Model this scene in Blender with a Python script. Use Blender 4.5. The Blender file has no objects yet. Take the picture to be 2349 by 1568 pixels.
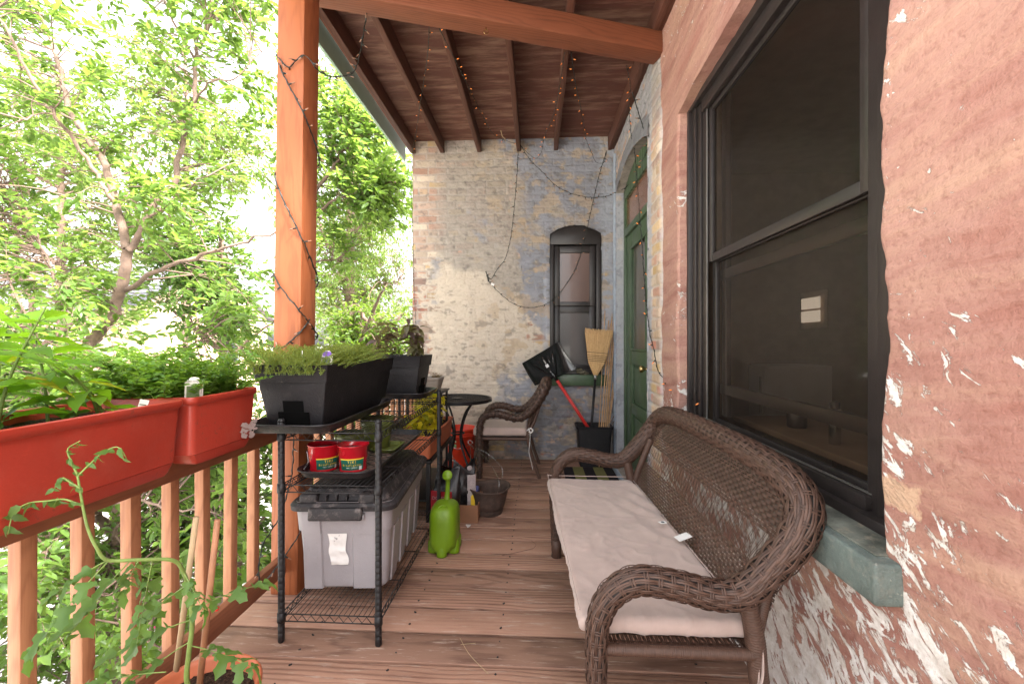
import bpy, bmesh, math, random
import numpy as np
from mathutils import Vector, Matrix, Euler
random.seed(7)
R = math.radians
SC = bpy.context.scene
COL = SC.collection
# ------------------------------------------------------------------ camera
HC = 1.25
F = 1018.0
YAW = R(3.12)
cd = bpy.data.cameras.new("camera")
cam = bpy.data.objects.new("camera", cd)
COL.objects.link(cam)
cam.location = (0, 0, HC)
cam.rotation_euler = (R(90), 0, YAW)
cd.sensor_width = 36
cd.lens = 36 * F / 2349.0
cd.shift_y = -4 / 2349.0
cd.clip_start = 0.03
cd.clip_end = 500
SC.camera = cam
# ------------------------------------------------------------------ light
SUN_EL, SUN_AZ = R(50), R(118)      # azimuth measured from +Y towards +X : behind the viewer, over the house
w = bpy.data.worlds.new("World")
SC.world = w
w.use_nodes = True
nt = w.node_tree
bg = nt.nodes["Background"]
sky = nt.nodes.new("ShaderNodeTexSky")
sky.sky_type = 'NISHITA'
sky.sun_disc = False
sky.sun_elevation = SUN_EL
sky.sun_rotation = SUN_AZ
sky.dust_density = 4.0
sky.air_density = 1.0
hs = nt.nodes.new("ShaderNodeHueSaturation")
hs.inputs['Saturation'].default_value = 0.12
nt.links.new(sky.outputs[0], hs.inputs['Color'])
nt.links.new(hs.outputs[0], bg.inputs['Color'])
bg.inputs['Strength'].default_value = 0.15
sd = bpy.data.lights.new("sun", 'SUN')
sd.energy = 5.0
sd.angle = R(12)
sd.color = (1.0, 0.95, 0.88)
sun = bpy.data.objects.new("sun", sd)
COL.objects.link(sun)
sdir = Vector((math.sin(SUN_AZ) * math.cos(SUN_EL), math.cos(SUN_AZ) * math.cos(SUN_EL), math.sin(SUN_EL)))
sun.rotation_euler = (-sdir).to_track_quat('-Z', 'Y').to_euler()
SC.view_settings.view_transform = 'Standard'
SC.view_settings.look = 'None'
SC.view_settings.exposure = 2.7
SC.view_settings.gamma = 1.0
SC.render.engine = 'CYCLES'
SC.cycles.max_bounces = 8
SC.cycles.diffuse_bounces = 5
SC.cycles.transparent_max_bounces = 12
SC.cycles.use_denoising = True
SC.cycles.sample_clamp_indirect = 6


# ------------------------------------------------------------------ mapping of a sight line to a point at depth d
def W(x, y, d):
    u = (x - 1174.5) / F
    v = (780 - y) / F
    return Vector((u * d * math.cos(YAW) - d * math.sin(YAW), u * d * math.sin(YAW) + d * math.cos(YAW), HC + v * d))


# ------------------------------------------------------------------ numpy noise
def _h(ix, iy, seed):
    n = (ix.astype(np.int64) * 374761393 + iy.astype(np.int64) * 668265263 + seed * 974634777) & 0xffffffff
    n = ((n ^ (n >> 13)) * 1274126177) & 0xffffffff
    n = n ^ (n >> 16)
    return (n & 0xffff) / 65535.0


def vnoise(x, y, seed=0):
    x = np.asarray(x, float); y = np.asarray(y, float)
    ix = np.floor(x); iy = np.floor(y)
    fx = x - ix; fy = y - iy
    fx = fx * fx * (3 - 2 * fx); fy = fy * fy * (3 - 2 * fy)
    a = _h(ix, iy, seed); b = _h(ix + 1, iy, seed); c = _h(ix, iy + 1, seed); d = _h(ix + 1, iy + 1, seed)
    return (a * (1 - fx) + b * fx) * (1 - fy) + (c * (1 - fx) + d * fx) * fy


def fbm(x, y, seed=0, o=4):
    s = 0; a = 0.5; t = 0
    for i in range(o):
        s = s + a * vnoise(x * 2 ** i, y * 2 ** i, seed + i * 17); t += a; a *= 0.5
    return s / t


def sstep(a, b, x):
    t = np.clip((x - a) / (b - a), 0, 1)
    return t * t * (3 - 2 * t)


# ------------------------------------------------------------------ naming / tagging
def tag(o, label=None, cat=None, group=None, kind=None):
    if label: o['label'] = label
    if cat: o['category'] = cat
    if group: o['group'] = group
    if kind: o['kind'] = kind
    return o


def thing(name, label, cat, loc=(0, 0, 0), group=None):
    o = bpy.data.objects.new(name, None)
    COL.objects.link(o)
    o.empty_display_size = 0.05
    o.location = loc
    return tag(o, label, cat, group)


def wpos(o):
    p = Vector((0, 0, 0))
    while o is not None:
        p += Vector(o.location); o = o.parent
    return p


def finish(name, me, mats, parent, origin=None, smooth=False):
    if not isinstance(mats, (list, tuple)): mats = [mats]
    for m in mats: me.materials.append(m)
    n = len(me.vertices)
    co = np.empty(n * 3); me.vertices.foreach_get('co', co); co = co.reshape(-1, 3)
    if parent is None:
        if origin is None:
            lo = co.min(0); hi = co.max(0)
            origin = ((lo[0] + hi[0]) / 2, (lo[1] + hi[1]) / 2, lo[2])
        org = Vector(origin); loc = org
    else:
        base = wpos(parent)
        org = base if origin is None else Vector(origin)
        loc = org - base
    co = co - np.array(org)
    me.vertices.foreach_set('co', co.ravel())
    if smooth:
        me.polygons.foreach_set('use_smooth', [True] * len(me.polygons))
    me.update()
    o = bpy.data.objects.new(name, me)
    COL.objects.link(o)
    o.parent = parent
    o.location = loc
    return o


def shade_auto(me, ang=35):
    try:
        me.polygons.foreach_set('use_smooth', [True] * len(me.polygons))
        me.set_sharp_from_angle(angle=R(ang))
    except Exception:
        pass


def np_mesh(name, verts, faces, mats, parent=None, smooth=True, col=None, uv=None, origin=None, auto=None):
    """verts (N,3), faces (M,k) all of one size"""
    verts = np.asarray(verts, float); faces = np.asarray(faces, np.int32)
    me = bpy.data.meshes.new(name)
    me.vertices.add(len(verts)); me.vertices.foreach_set('co', verts.ravel())
    M, k = faces.shape
    me.loops.add(M * k); me.loops.foreach_set('vertex_index', faces.ravel())
    me.polygons.add(M); me.polygons.foreach_set('loop_start', np.arange(0, M * k, k, dtype=np.int32))
    try: me.polygons.foreach_set('loop_total', np.full(M, k, dtype=np.int32))
    except Exception: pass
    me.update(calc_edges=True)
    if col is not None:
        at = me.color_attributes.new('Col', 'FLOAT_COLOR', 'POINT')
        c4 = np.ones((len(verts), 4)); c4[:, :3] = col
        at.data.foreach_set('color', c4.ravel())
    if uv is not None:
        ul = me.uv_layers.new(name='UVMap')
        ul.data.foreach_set('uv', np.asarray(uv)[faces.ravel()].ravel())
    o = finish(name, me, mats, parent, origin, smooth and auto is None)
    if auto: shade_auto(me, auto)
    return o


def grid_faces(nu, nv, close_u=False, close_v=False):
    a = np.arange(nu * nv).reshape(nu, nv)
    if close_u: a = np.vstack([a, a[:1]])
    if close_v: a = np.hstack([a, a[:, :1]])
    return np.stack([a[:-1, :-1], a[1:, :-1], a[1:, 1:], a[:-1, 1:]], -1).reshape(-1, 4)


def frames(path):
    p = np.asarray(path, float)
    t = np.gradient(p, axis=0)
    t /= (np.linalg.norm(t, axis=1)[:, None] + 1e-12)
    n = np.zeros_like(p); ref = np.array([0, 0, 1.0])
    if abs(t[0] @ ref) > 0.9: ref = np.array([1.0, 0, 0])
    n0 = ref - t[0] * (ref @ t[0]); n0 /= np.linalg.norm(n0); n[0] = n0
    for i in range(1, len(p)):
        v = n[i - 1] - t[i] * (n[i - 1] @ t[i]); n[i] = v / (np.linalg.norm(v) + 1e-12)
    b = np.cross(t, n)
    return p, t, n, b


def resample(path, step):
    p = np.asarray(path, float)
    d = np.r_[0, np.cumsum(np.linalg.norm(np.diff(p, axis=0), axis=1))]
    n = max(2, int(round(d[-1] / step)) + 1)
    s = np.linspace(0, d[-1], n)
    return np.stack([np.interp(s, d, p[:, i]) for i in range(p.shape[1])], -1)


def smooth_path(path, step=0.02, it=3):
    """Catmull-Rom through points, even step; works for any dimension"""
    p = np.asarray(path, float)
    q = np.vstack([2 * p[0] - p[1], p, 2 * p[-1] - p[-2]])
    out = []
    for i in range(1, len(q) - 2):
        for t in np.linspace(0, 1, 16, endpoint=False):
            a, b, c, d = q[i - 1], q[i], q[i + 1], q[i + 2]
            out.append(0.5 * ((2 * b) + (-a + c) * t + (2 * a - 5 * b + 4 * c - d) * t * t + (-a + 3 * b - 3 * c + d) * t ** 3))
    out.append(p[-1])
    return resample(np.array(out), step)


class MB:
    """collects simple shapes (world coordinates) into one mesh"""
    def __init__(s): s.v = []; s.f = []; s.m = []; s.uv = []

    def _add(s, vs, fs, mi=0, uvs=None):
        b = len(s.v)
        s.v += [tuple(x) for x in vs]
        for k, f in enumerate(fs):
            s.f.append(tuple(i + b for i in f)); s.m.append(mi)
            s.uv.append(uvs[k] if uvs else [(0, 0)] * len(f))

    def box(s, c, sz, rot=None, mi=0, shear=0):
        hx, hy, hz = sz[0] / 2, sz[1] / 2, sz[2] / 2
        loc = [Vector((x * hx, y * hy, z * hz)) for x in (-1, 1) for y in (-1, 1) for z in (-1, 1)]
        fs = [(0, 1, 3, 2), (4, 6, 7, 5), (0, 4, 5, 1), (2, 3, 7, 6), (0, 2, 6, 4), (1, 5, 7, 3)]
        ax = max(range(3), key=lambda i: sz[i])
        ou, ov = random.uniform(0, 3), random.uniform(-.04, .04)
        uvs = []
        for k, f in enumerate(fs):
            na = k // 2
            other = [i for i in range(3) if i != na and i != ax]
            o = other[0] if na != ax else [i for i in range(3) if i != ax][0]
            o2 = [i for i in range(3) if i != ax][1] if na == ax else ax
            if na == ax: uvs.append([(loc[i][o2] * 1.0 + ou, loc[i][o] + ov) for i in f])
            else: uvs.append([(loc[i][ax] + ou, loc[i][o] + ov + 0.013 * k) for i in f])
        M = Matrix.Identity(3)
        if rot is not None: M = Euler(rot).to_matrix() if not isinstance(rot, Matrix) else rot
        vs = []
        for q in loc:
            p = M @ q
            vs.append((c[0] + p.x + shear * (c[2] + p.z), c[1] + p.y, c[2] + p.z))
        s._add(vs, fs, mi, uvs); return s

    def bar(s, a, b, wd, th, mi=0, up=(0, 0, 1)):
        a = Vector(a); b = Vector(b); d = b - a; L = d.length; d.normalize()
        up = Vector(up)
        sd_ = d.cross(up)
        if sd_.length < 1e-4: sd_ = d.cross(Vector((1, 0, 0)))
        sd_.normalize(); u2 = sd_.cross(d)
        M = Matrix((d, sd_, u2)).transposed()
        return s.box((a + b) / 2, (L, wd, th), M, mi)

    def tube(s, path, r, n=8, mi=0, cap=True, flat=1.0):
        p, t, nn, b = frames(path)
        k = len(p)
        rr = np.full(k, r) if np.isscalar(r) else np.interp(np.linspace(0, 1, k), np.linspace(0, 1, len(r)), r)
        ang = np.linspace(0, 2 * math.pi, n, endpoint=False)
        ring = (nn[:, None, :] * np.cos(ang)[None, :, None] + b[:, None, :] * np.sin(ang)[None, :, None] * flat) * rr[:, None, None] + p[:, None, :]
        vs = ring.reshape(-1, 3).tolist()
        fs = grid_faces(k, n, close_v=True)[:, ::-1].tolist()
        if cap:
            fs.append(list(range(n))[::-1]); fs.append([(k - 1) * n + i for i in range(n)])
            fs[-2] = fs[-2][::-1]; fs[-1] = fs[-1][::-1]
        s._add(vs, fs, mi); return s

    def cyl(s, a, b, r, n=12, mi=0, r2=None):
        return s.tube([a, b], [r, r if r2 is None else r2], n, mi)

    def lathe(s, prof, c=(0, 0, 0), n=24, mi=0, sq=None, rot=None):
        """prof [(r,z)]; sq gives (ax,ay,power) superellipse section"""
        ang = np.linspace(0, 2 * math.pi, n, endpoint=False)
        ca, sa = np.cos(ang), np.sin(ang)
        if sq:
            ax, ay, pw = sq
            k = (np.abs(ca) ** pw + np.abs(sa) ** pw) ** (-1 / pw)
            ca, sa = ca * k * ax, sa * k * ay
        vs = [Vector((r * ca[j], r * sa[j], z)) for (r, z) in prof for j in range(n)]
        if rot is not None:
            M = Euler(rot).to_matrix() if not isinstance(rot, Matrix) else rot
            vs = [M @ v for v in vs]
        c = Vector(c); vs = [v + c for v in vs]
        k = len(prof)
        fs = grid_faces(k, n, close_v=True).tolist()
        fs = [f[::-1] for f in fs]
        if prof[0][0] > 1e-5: fs.append(list(range(n))[::-1])
        if prof[-1][0] > 1e-5: fs.append([(k - 1) * n + i for i in range(n)])
        s._add(vs, fs, mi); return s

    def prism(s, poly, z0, z1, mi=0, M=None, c=(0, 0, 0)):
        n = len(poly)
        vs = [Vector((x, y, z0)) for x, y in poly] + [Vector((x, y, z1)) for x, y in poly]
        if M is not None: vs = [M @ v for v in vs]
        c = Vector(c); vs = [v + c for v in vs]
        fs = [list(range(n))[::-1], [n + i for i in range(n)]] + [[i, (i + 1) % n, n + (i + 1) % n, n + i] for i in range(n)]
        s._add(vs, fs, mi); return s

    def quad(s, a, b, c, d, mi=0):
        s._add([a, b, c, d], [(0, 1, 2, 3)], mi, [[(0, 0), (1, 0), (1, 1), (0, 1)]]); return s

    def ball(s, c, r, n=10, mi=0, sc=(1, 1, 1)):
        vs = []
        for i in range(n // 2 + 1):
            th = math.pi * i / (n // 2)
            for j in range(n):
                ph = 2 * math.pi * j / n
                vs.append((c[0] + r * sc[0] * math.sin(th) * math.cos(ph), c[1] + r * sc[1] * math.sin(th) * math.sin(ph), c[2] + r * sc[2] * math.cos(th)))
        s._add(vs, grid_faces(n // 2 + 1, n, close_v=True).tolist(), mi); return s

    def build(s, name, mats, parent=None, smooth=False, bevel=0, auto=None, origin=None, seg=2, fixn=True):
        me = bpy.data.meshes.new(name)
        me.from_pydata(s.v, [], s.f)
        me.polygons.foreach_set('material_index', s.m)
        ul = me.uv_layers.new(name='UVMap')
        ul.data.foreach_set('uv', [c for f in s.uv for p in f for c in p])
        if bevel or fixn:
            bm = bmesh.new(); bm.from_mesh(me)
            if fixn: bmesh.ops.recalc_face_normals(bm, faces=bm.faces)
            if bevel:
                es = [e for e in bm.edges if len(e.link_faces) == 2 and e.calc_face_angle(0) > R(30)]
                bmesh.ops.bevel(bm, geom=es, offset=bevel, segments=seg, affect='EDGES', profile=0.5, clamp_overlap=True)
            bm.to_mesh(me); bm.free()
        o = finish(name, me, mats, parent, origin, smooth)
        if auto or bevel: shade_auto(me, auto or 35)
        return o


def dup(o, parent=None, loc=None, name=None):
    c = o.copy(); COL.objects.link(c)
    if parent is not None: c.parent = parent
    if loc is not None: c.location = loc
    for ch in list(o.children): dup(ch, c)
    return c


# ------------------------------------------------------------------ node helper
class G:
    def __init__(s, name):
        s.mat = bpy.data.materials.new(name); s.mat.use_nodes = True
        s.nt = s.mat.node_tree; s.nt.nodes.clear()
        s.out = s.nt.nodes.new('ShaderNodeOutputMaterial')

    def n(s, typ, ins=None, **attrs):
        nd = s.nt.nodes.new('ShaderNode' + typ)
        for k, v in attrs.items(): setattr(nd, k, v)
        for k, v in (ins or {}).items(): s.put(nd.inputs[k], v)
        return nd

    def put(s, sock, v):
        if hasattr(v, 'is_output'): s.nt.links.new(v, sock)
        elif hasattr(v, 'outputs'): s.nt.links.new(v.outputs[0], sock)
        else:
            try: sock.default_value = v
            except Exception:
                sock.default_value = tuple(v) + (1,) if len(v) == 3 else v

    def m(s, op, a, b=None, c=None, clamp=False):
        nd = s.nt.nodes.new('ShaderNodeMath'); nd.operation = op; nd.use_clamp = clamp
        for i, v in enumerate((a, b, c)):
            if v is not None: s.put(nd.inputs[i], v)
        return nd.outputs[0]

    def mix(s, f, a, b, mode='MIX'):
        nd = s.nt.nodes.new('ShaderNodeMix'); nd.data_type = 'RGBA'; nd.blend_type = mode
        s.put(nd.inputs[0], f)
        for i, v in ((6, a), (7, b)):
            if isinstance(v, tuple) and len(v) == 3: v = v + (1,)
            s.put(nd.inputs[i], v)
        return nd.outputs[2]

    def ramp(s, f, stops):
        nd = s.nt.nodes.new('ShaderNodeValToRGB'); s.put(nd.inputs[0], f)
        el = nd.color_ramp.elements
        while len(el) < len(stops): el.new(0.5)
        for e, (p, c) in zip(el, stops):
            e.position = p
            e.color = (c, c, c, 1) if np.isscalar(c) else tuple(c) + (1,)
        return nd.outputs[0]

    def scale(s, vec, sc):
        nd = s.n('Mapping'); s.put(nd.inputs['Vector'], vec); nd.inputs['Scale'].default_value = sc
        return nd.outputs[0]

    def noise(s, vec, scale, detail=4, rough=0.55, dist=0.0, col=False):
        nd = s.n('TexNoise', {'Scale': scale, 'Detail': detail, 'Roughness': rough, 'Distortion': dist})
        if vec is not None: s.put(nd.inputs['Vector'], vec)
        return nd.outputs[1 if col else 0]

    def bump(s, h, strength=0.3, dist=0.01, nrm=None):
        nd = s.n('Bump', {'Strength': strength, 'Distance': dist, 'Height': h})
        if nrm is not None: s.put(nd.inputs['Normal'], nrm)
        return nd.outputs[0]

    def pos(s): return s.n('NewGeometry').outputs['Position']
    def obj(s): return s.n('TexCoord').outputs['Object']
    def rnd(s): return s.n('NewGeometry').outputs['Random Per Island']

    def bsdf(s, color, rough=0.6, normal=None, spec=0.5, metal=0.0, emit=None, estr=0, trans=None, sub=None, sheen=0, coat=0):
        b = s.n('BsdfPrincipled')
        if isinstance(color, tuple) and len(color) == 3: color = color + (1,)
        s.put(b.inputs['Base Color'], color); s.put(b.inputs['Roughness'], rough); s.put(b.inputs['Metallic'], metal)
        s.put(b.inputs['Specular IOR Level'], spec)
        if normal is not None: s.put(b.inputs['Normal'], normal)
        if emit is not None:
            s.put(b.inputs['Emission Color'], emit + (1,)); b.inputs['Emission Strength'].default_value = estr
        if sheen: b.inputs['Sheen Weight'].default_value = sheen
        if coat: b.inputs['Coat Weight'].default_value = coat
        if trans is not None:
            t = s.n('BsdfTranslucent'); s.put(t.inputs[0], trans[1] if not isinstance(trans[1], tuple) else trans[1] + (1,))
            mx = s.n('MixShader'); mx.inputs[0].default_value = trans[0]
            s.nt.links.new(b.outputs[0], mx.inputs[1]); s.nt.links.new(t.outputs[0], mx.inputs[2])
            s.nt.links.new(mx.outputs[0], s.out.inputs[0])
        else:
            s.nt.links.new(b.outputs[0], s.out.inputs[0])
        return s.mat


def plain(name, c, rough=0.5, var=0.15, sc=8.0, bump=0.05, metal=0.0, spec=0.5, fine=150.0, dirt=None, coat=0, speck=None):
    """paint/plastic with gentle mottling, fine grain and an optional dirt colour"""
    g = G(name); p = g.pos()
    n1 = g.noise(p, sc, 5, 0.6)
    lo = tuple(max(0, x * (1 - var)) for x in c); hi = tuple(min(1, x * (1 + var)) for x in c)
    col = g.mix(g.ramp(n1, [(0.3, 0), (0.7, 1)]), lo, hi)
    if dirt:
        d = g.ramp(g.noise(p, sc * 1.7, 6, 0.7), [(0.52, 0), (0.72, 1)])
        col = g.mix(g.m('MULTIPLY', d, dirt[1]), col, dirt[0])
    if speck:   # soil splashes and scuffs: (colour, amount, threshold)
        s1 = g.noise(p, 75.0, 4, 0.75); s2 = g.noise(p, 6.0, 4, 0.6)
        k = g.m('ADD', s1, g.m('MULTIPLY', g.m('SUBTRACT', s2, 0.5), 0.5))
        col = g.mix(g.m('MULTIPLY', g.ramp(k, [(speck[2], 0), (speck[2] + 0.05, 1)]), speck[1]), col, speck[0])
        sc2 = g.noise(g.n('Mapping', {'Vector': p, 'Rotation': (0.5, 0.3, 0.2), 'Scale': (30, 30, 260)}).outputs[0], 1.0, 4, 0.7)
        col = g.mix(g.m('MULTIPLY', g.ramp(sc2, [(0.64, 0), (0.72, 1)]), speck[1] * 0.6), col, tuple(min(1, x * 2.2 + .02) for x in c))
    n2 = g.noise(p, fine, 2)
    rr = g.m('ADD', g.m('MULTIPLY', n1, 0.25), rough - 0.12)
    return g.bsdf(col, rr, g.bump(n2, 0.3, bump * 0.02), spec, metal, coat=coat)


def wood(name, light, dark, freq=220.0, rough=0.6, wear=None, contrast=0.7, bump=0.4, knots=True, pale=None, ringw=0.55, fibw=1.1, rp=2.2, vary=0.36, sel=False):
    g = G(name)
    uvn = g.n('UVMap'); uv = uvn.outputs[0]
    sp = g.n('SeparateXYZ', {0: uv})
    u, v = sp.outputs[0], sp.outputs[1]
    rn = g.rnd()
    # growth rings cut lengthwise: length of (v, slope*u) distorted
    low = g.noise(g.n('CombineXYZ', {0: g.m('MULTIPLY', u, 1.6), 1: g.m('MULTIPLY', v, 9.0), 2: g.m('MULTIPLY', rn, 37.0)}).outputs[0], 1.0, 3, 0.5)
    cu = g.m('ADD', g.m('MULTIPLY', g.m('SUBTRACT', u, g.m('MULTIPLY', rn, 3.0)), 0.045), g.m('MULTIPLY', low, 0.10))
    cv = g.m('ADD', g.m('ADD', v, g.m('MULTIPLY', g.m('SUBTRACT', rn, 0.5), 0.12)), g.m('MULTIPLY', low, 0.05))
    ln = g.n('VectorMath', {0: g.n('CombineXYZ', {0: cu, 1: cv, 2: 0.0}).outputs[0]}, operation='LENGTH').outputs['Value']
    ring = g.m('SINE', g.m('MULTIPLY', ln, freq * 2.5))
    ring = g.m('ADD', g.m('MULTIPLY', ring, 0.5), 0.5)
    ring = g.m('POWER', ring, rp)
    if sel: ring = g.m('MULTIPLY', ring, g.ramp(g.m('FRACT', g.m('MULTIPLY', rn, 13.7)), [(0.35, 0.25), (0.6, 1.0)]))
    fib = g.noise(g.n('CombineXYZ', {0: g.m('MULTIPLY', u, 7.0), 1: g.m('MULTIPLY', v, 420.0), 2: g.m('MULTIPLY', rn, 11.0)}).outputs[0], 1.0, 3, 0.7)
    blot = g.noise(g.n('CombineXYZ', {0: g.m('MULTIPLY', u, 2.5), 1: g.m('MULTIPLY', v, 14.0), 2: g.m('MULTIPLY', rn, 23.0)}).outputs[0], 1.0, 5, 0.65)
    f = g.m('ADD', g.m('MULTIPLY', ring, ringw * contrast), g.m('MULTIPLY', g.m('SUBTRACT', fib, 0.5), fibw * contrast))
    f = g.m('ADD', f, g.m('MULTIPLY', g.m('SUBTRACT', blot, 0.5), 1.3), clamp=True)
    col = g.mix(f, light, dark)
    shade = g.m('ADD', 1.0 - vary / 2, g.m('MULTIPLY', rn, vary))
    hsv = g.n('HueSaturation', {'Value': shade, 'Color': col})
    col = hsv.outputs[0]
    if pale:
        pm = g.ramp(g.m('ADD', blot, g.m('MULTIPLY', g.m('SUBTRACT', fib, 0.5), 0.35)), [(0.45, 0), (0.66, 1)])
        col = g.mix(g.m('MULTIPLY', pm, pale[1]), col, pale[0])
    if wear:
        wm = g.ramp(g.noise(g.n('CombineXYZ', {0: g.m('MULTIPLY', u, 6.0), 1: g.m('MULTIPLY', v, 60.0), 2: rn}).outputs[0], 1.0, 6, 0.75), [(0.56, 0), (0.66, 1)])
        col = g.mix(g.m('MULTIPLY', wm, wear[1]), col, wear[0])
    if knots:
        vo = g.n('TexVoronoi', {'Vector': g.n('CombineXYZ', {0: g.m('MULTIPLY', u, 2.2), 1: g.m('MULTIPLY', v, 7.0), 2: g.m('MULTIPLY', rn, 9.0)}).outputs[0], 'Scale': 1.0})
        kn = g.ramp(vo.outputs['Distance'], [(0.04, 1), (0.09, 0)])
        col = g.mix(g.m('MULTIPLY', kn, 0.75), col, tuple(x * 0.35 for x in dark))
    h = g.m('ADD', g.m('MULTIPLY', ring, -0.5), g.m('MULTIPLY', fib, 0.6))
    return g.bsdf(col, rough, g.bump(h, bump, 0.002), 0.35)


def leafmat(name, c1, c2, tr=0.45, rough=0.45, c3=None, p3=0.06):
    g = G(name); r = g.rnd()
    col = g.mix(r, c1, c2)
    if c3:
        r2 = g.m('FRACT', g.m('MULTIPLY', r, 47.3))
        col = g.mix(g.m('LESS_THAN', r2, p3), col, c3)
    n = g.noise(g.pos(), 40.0, 2)
    col = g.mix(g.m('MULTIPLY', n, 0.35), col, tuple(x * 0.6 for x in c1))
    tc = g.mix(0.5, col, (min(1, c2[0] * 2.2), min(1, c2[1] * 2.0), c2[2] * 0.8))
    return g.bsdf(col, rough, None, 0.4, trans=(tr, tc))


# ================================================================== MATERIALS
M = {}
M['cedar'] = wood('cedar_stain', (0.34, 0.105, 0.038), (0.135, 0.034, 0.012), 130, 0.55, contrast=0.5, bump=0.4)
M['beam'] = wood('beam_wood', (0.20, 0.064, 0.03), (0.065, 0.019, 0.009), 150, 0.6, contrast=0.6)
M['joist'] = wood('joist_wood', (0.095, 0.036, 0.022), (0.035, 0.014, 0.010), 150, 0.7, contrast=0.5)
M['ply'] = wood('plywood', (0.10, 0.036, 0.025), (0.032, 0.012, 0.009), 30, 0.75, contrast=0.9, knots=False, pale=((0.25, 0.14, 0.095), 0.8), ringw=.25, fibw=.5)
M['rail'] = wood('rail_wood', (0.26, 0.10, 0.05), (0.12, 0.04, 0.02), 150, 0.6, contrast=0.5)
M['baluster'] = wood('baluster_wood', (0.42, 0.19, 0.095), (0.19, 0.065, 0.03), 200, 0.6, contrast=0.6)
M['deck'] = wood('deck_wood', (0.33, 0.185, 0.128), (0.078, 0.030, 0.019), 110, 0.7, contrast=0.85, wear=((0.52, 0.42, 0.35), 0.6), bump=0.9, ringw=.62, fibw=.75, rp=2.6, vary=.5, sel=True)
M['dark'] = plain('near_black', (0.012, 0.012, 0.013), 0.7)
M['frame'] = plain('dark_bronze_paint', (0.024, 0.019, 0.018), 0.38, 0.2, 20, 0.05)
M['greenpaint'] = plain('green_paint', (0.050, 0.085, 0.042), 0.4, 0.2, 14, 0.1, dirt=((0.16, 0.17, 0.12), 0.25))
M['sillgreen'] = plain('weathered_green_stone', (0.10, 0.125, 0.113), 0.6, 0.3, 12, 0.6, dirt=((0.22, 0.215, 0.18), 0.6), speck=((0.35, 0.34, 0.30), 0.6, 0.66))
M['silltop'] = plain('weathered_sill_top', (0.13, 0.135, 0.11), 0.75, 0.5, 14, 0.6, dirt=((0.3, 0.25, 0.18), 0.8))
M['fascia'] = plain('sage_painted_fascia', (0.27, 0.37, 0.28), 0.5, 0.1, 8, 0.05)
M['stone'] = plain('grey_limestone', (0.27, 0.23, 0.20), 0.8, 0.3, 12, 0.5, dirt=((0.12, 0.11, 0.10), 0.6))
M['bluepaint'] = plain('pale_blue_paint', (0.30, 0.34, 0.40), 0.7, 0.15, 12, 0.4, dirt=((0.16, 0.16, 0.16), 0.5))


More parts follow.
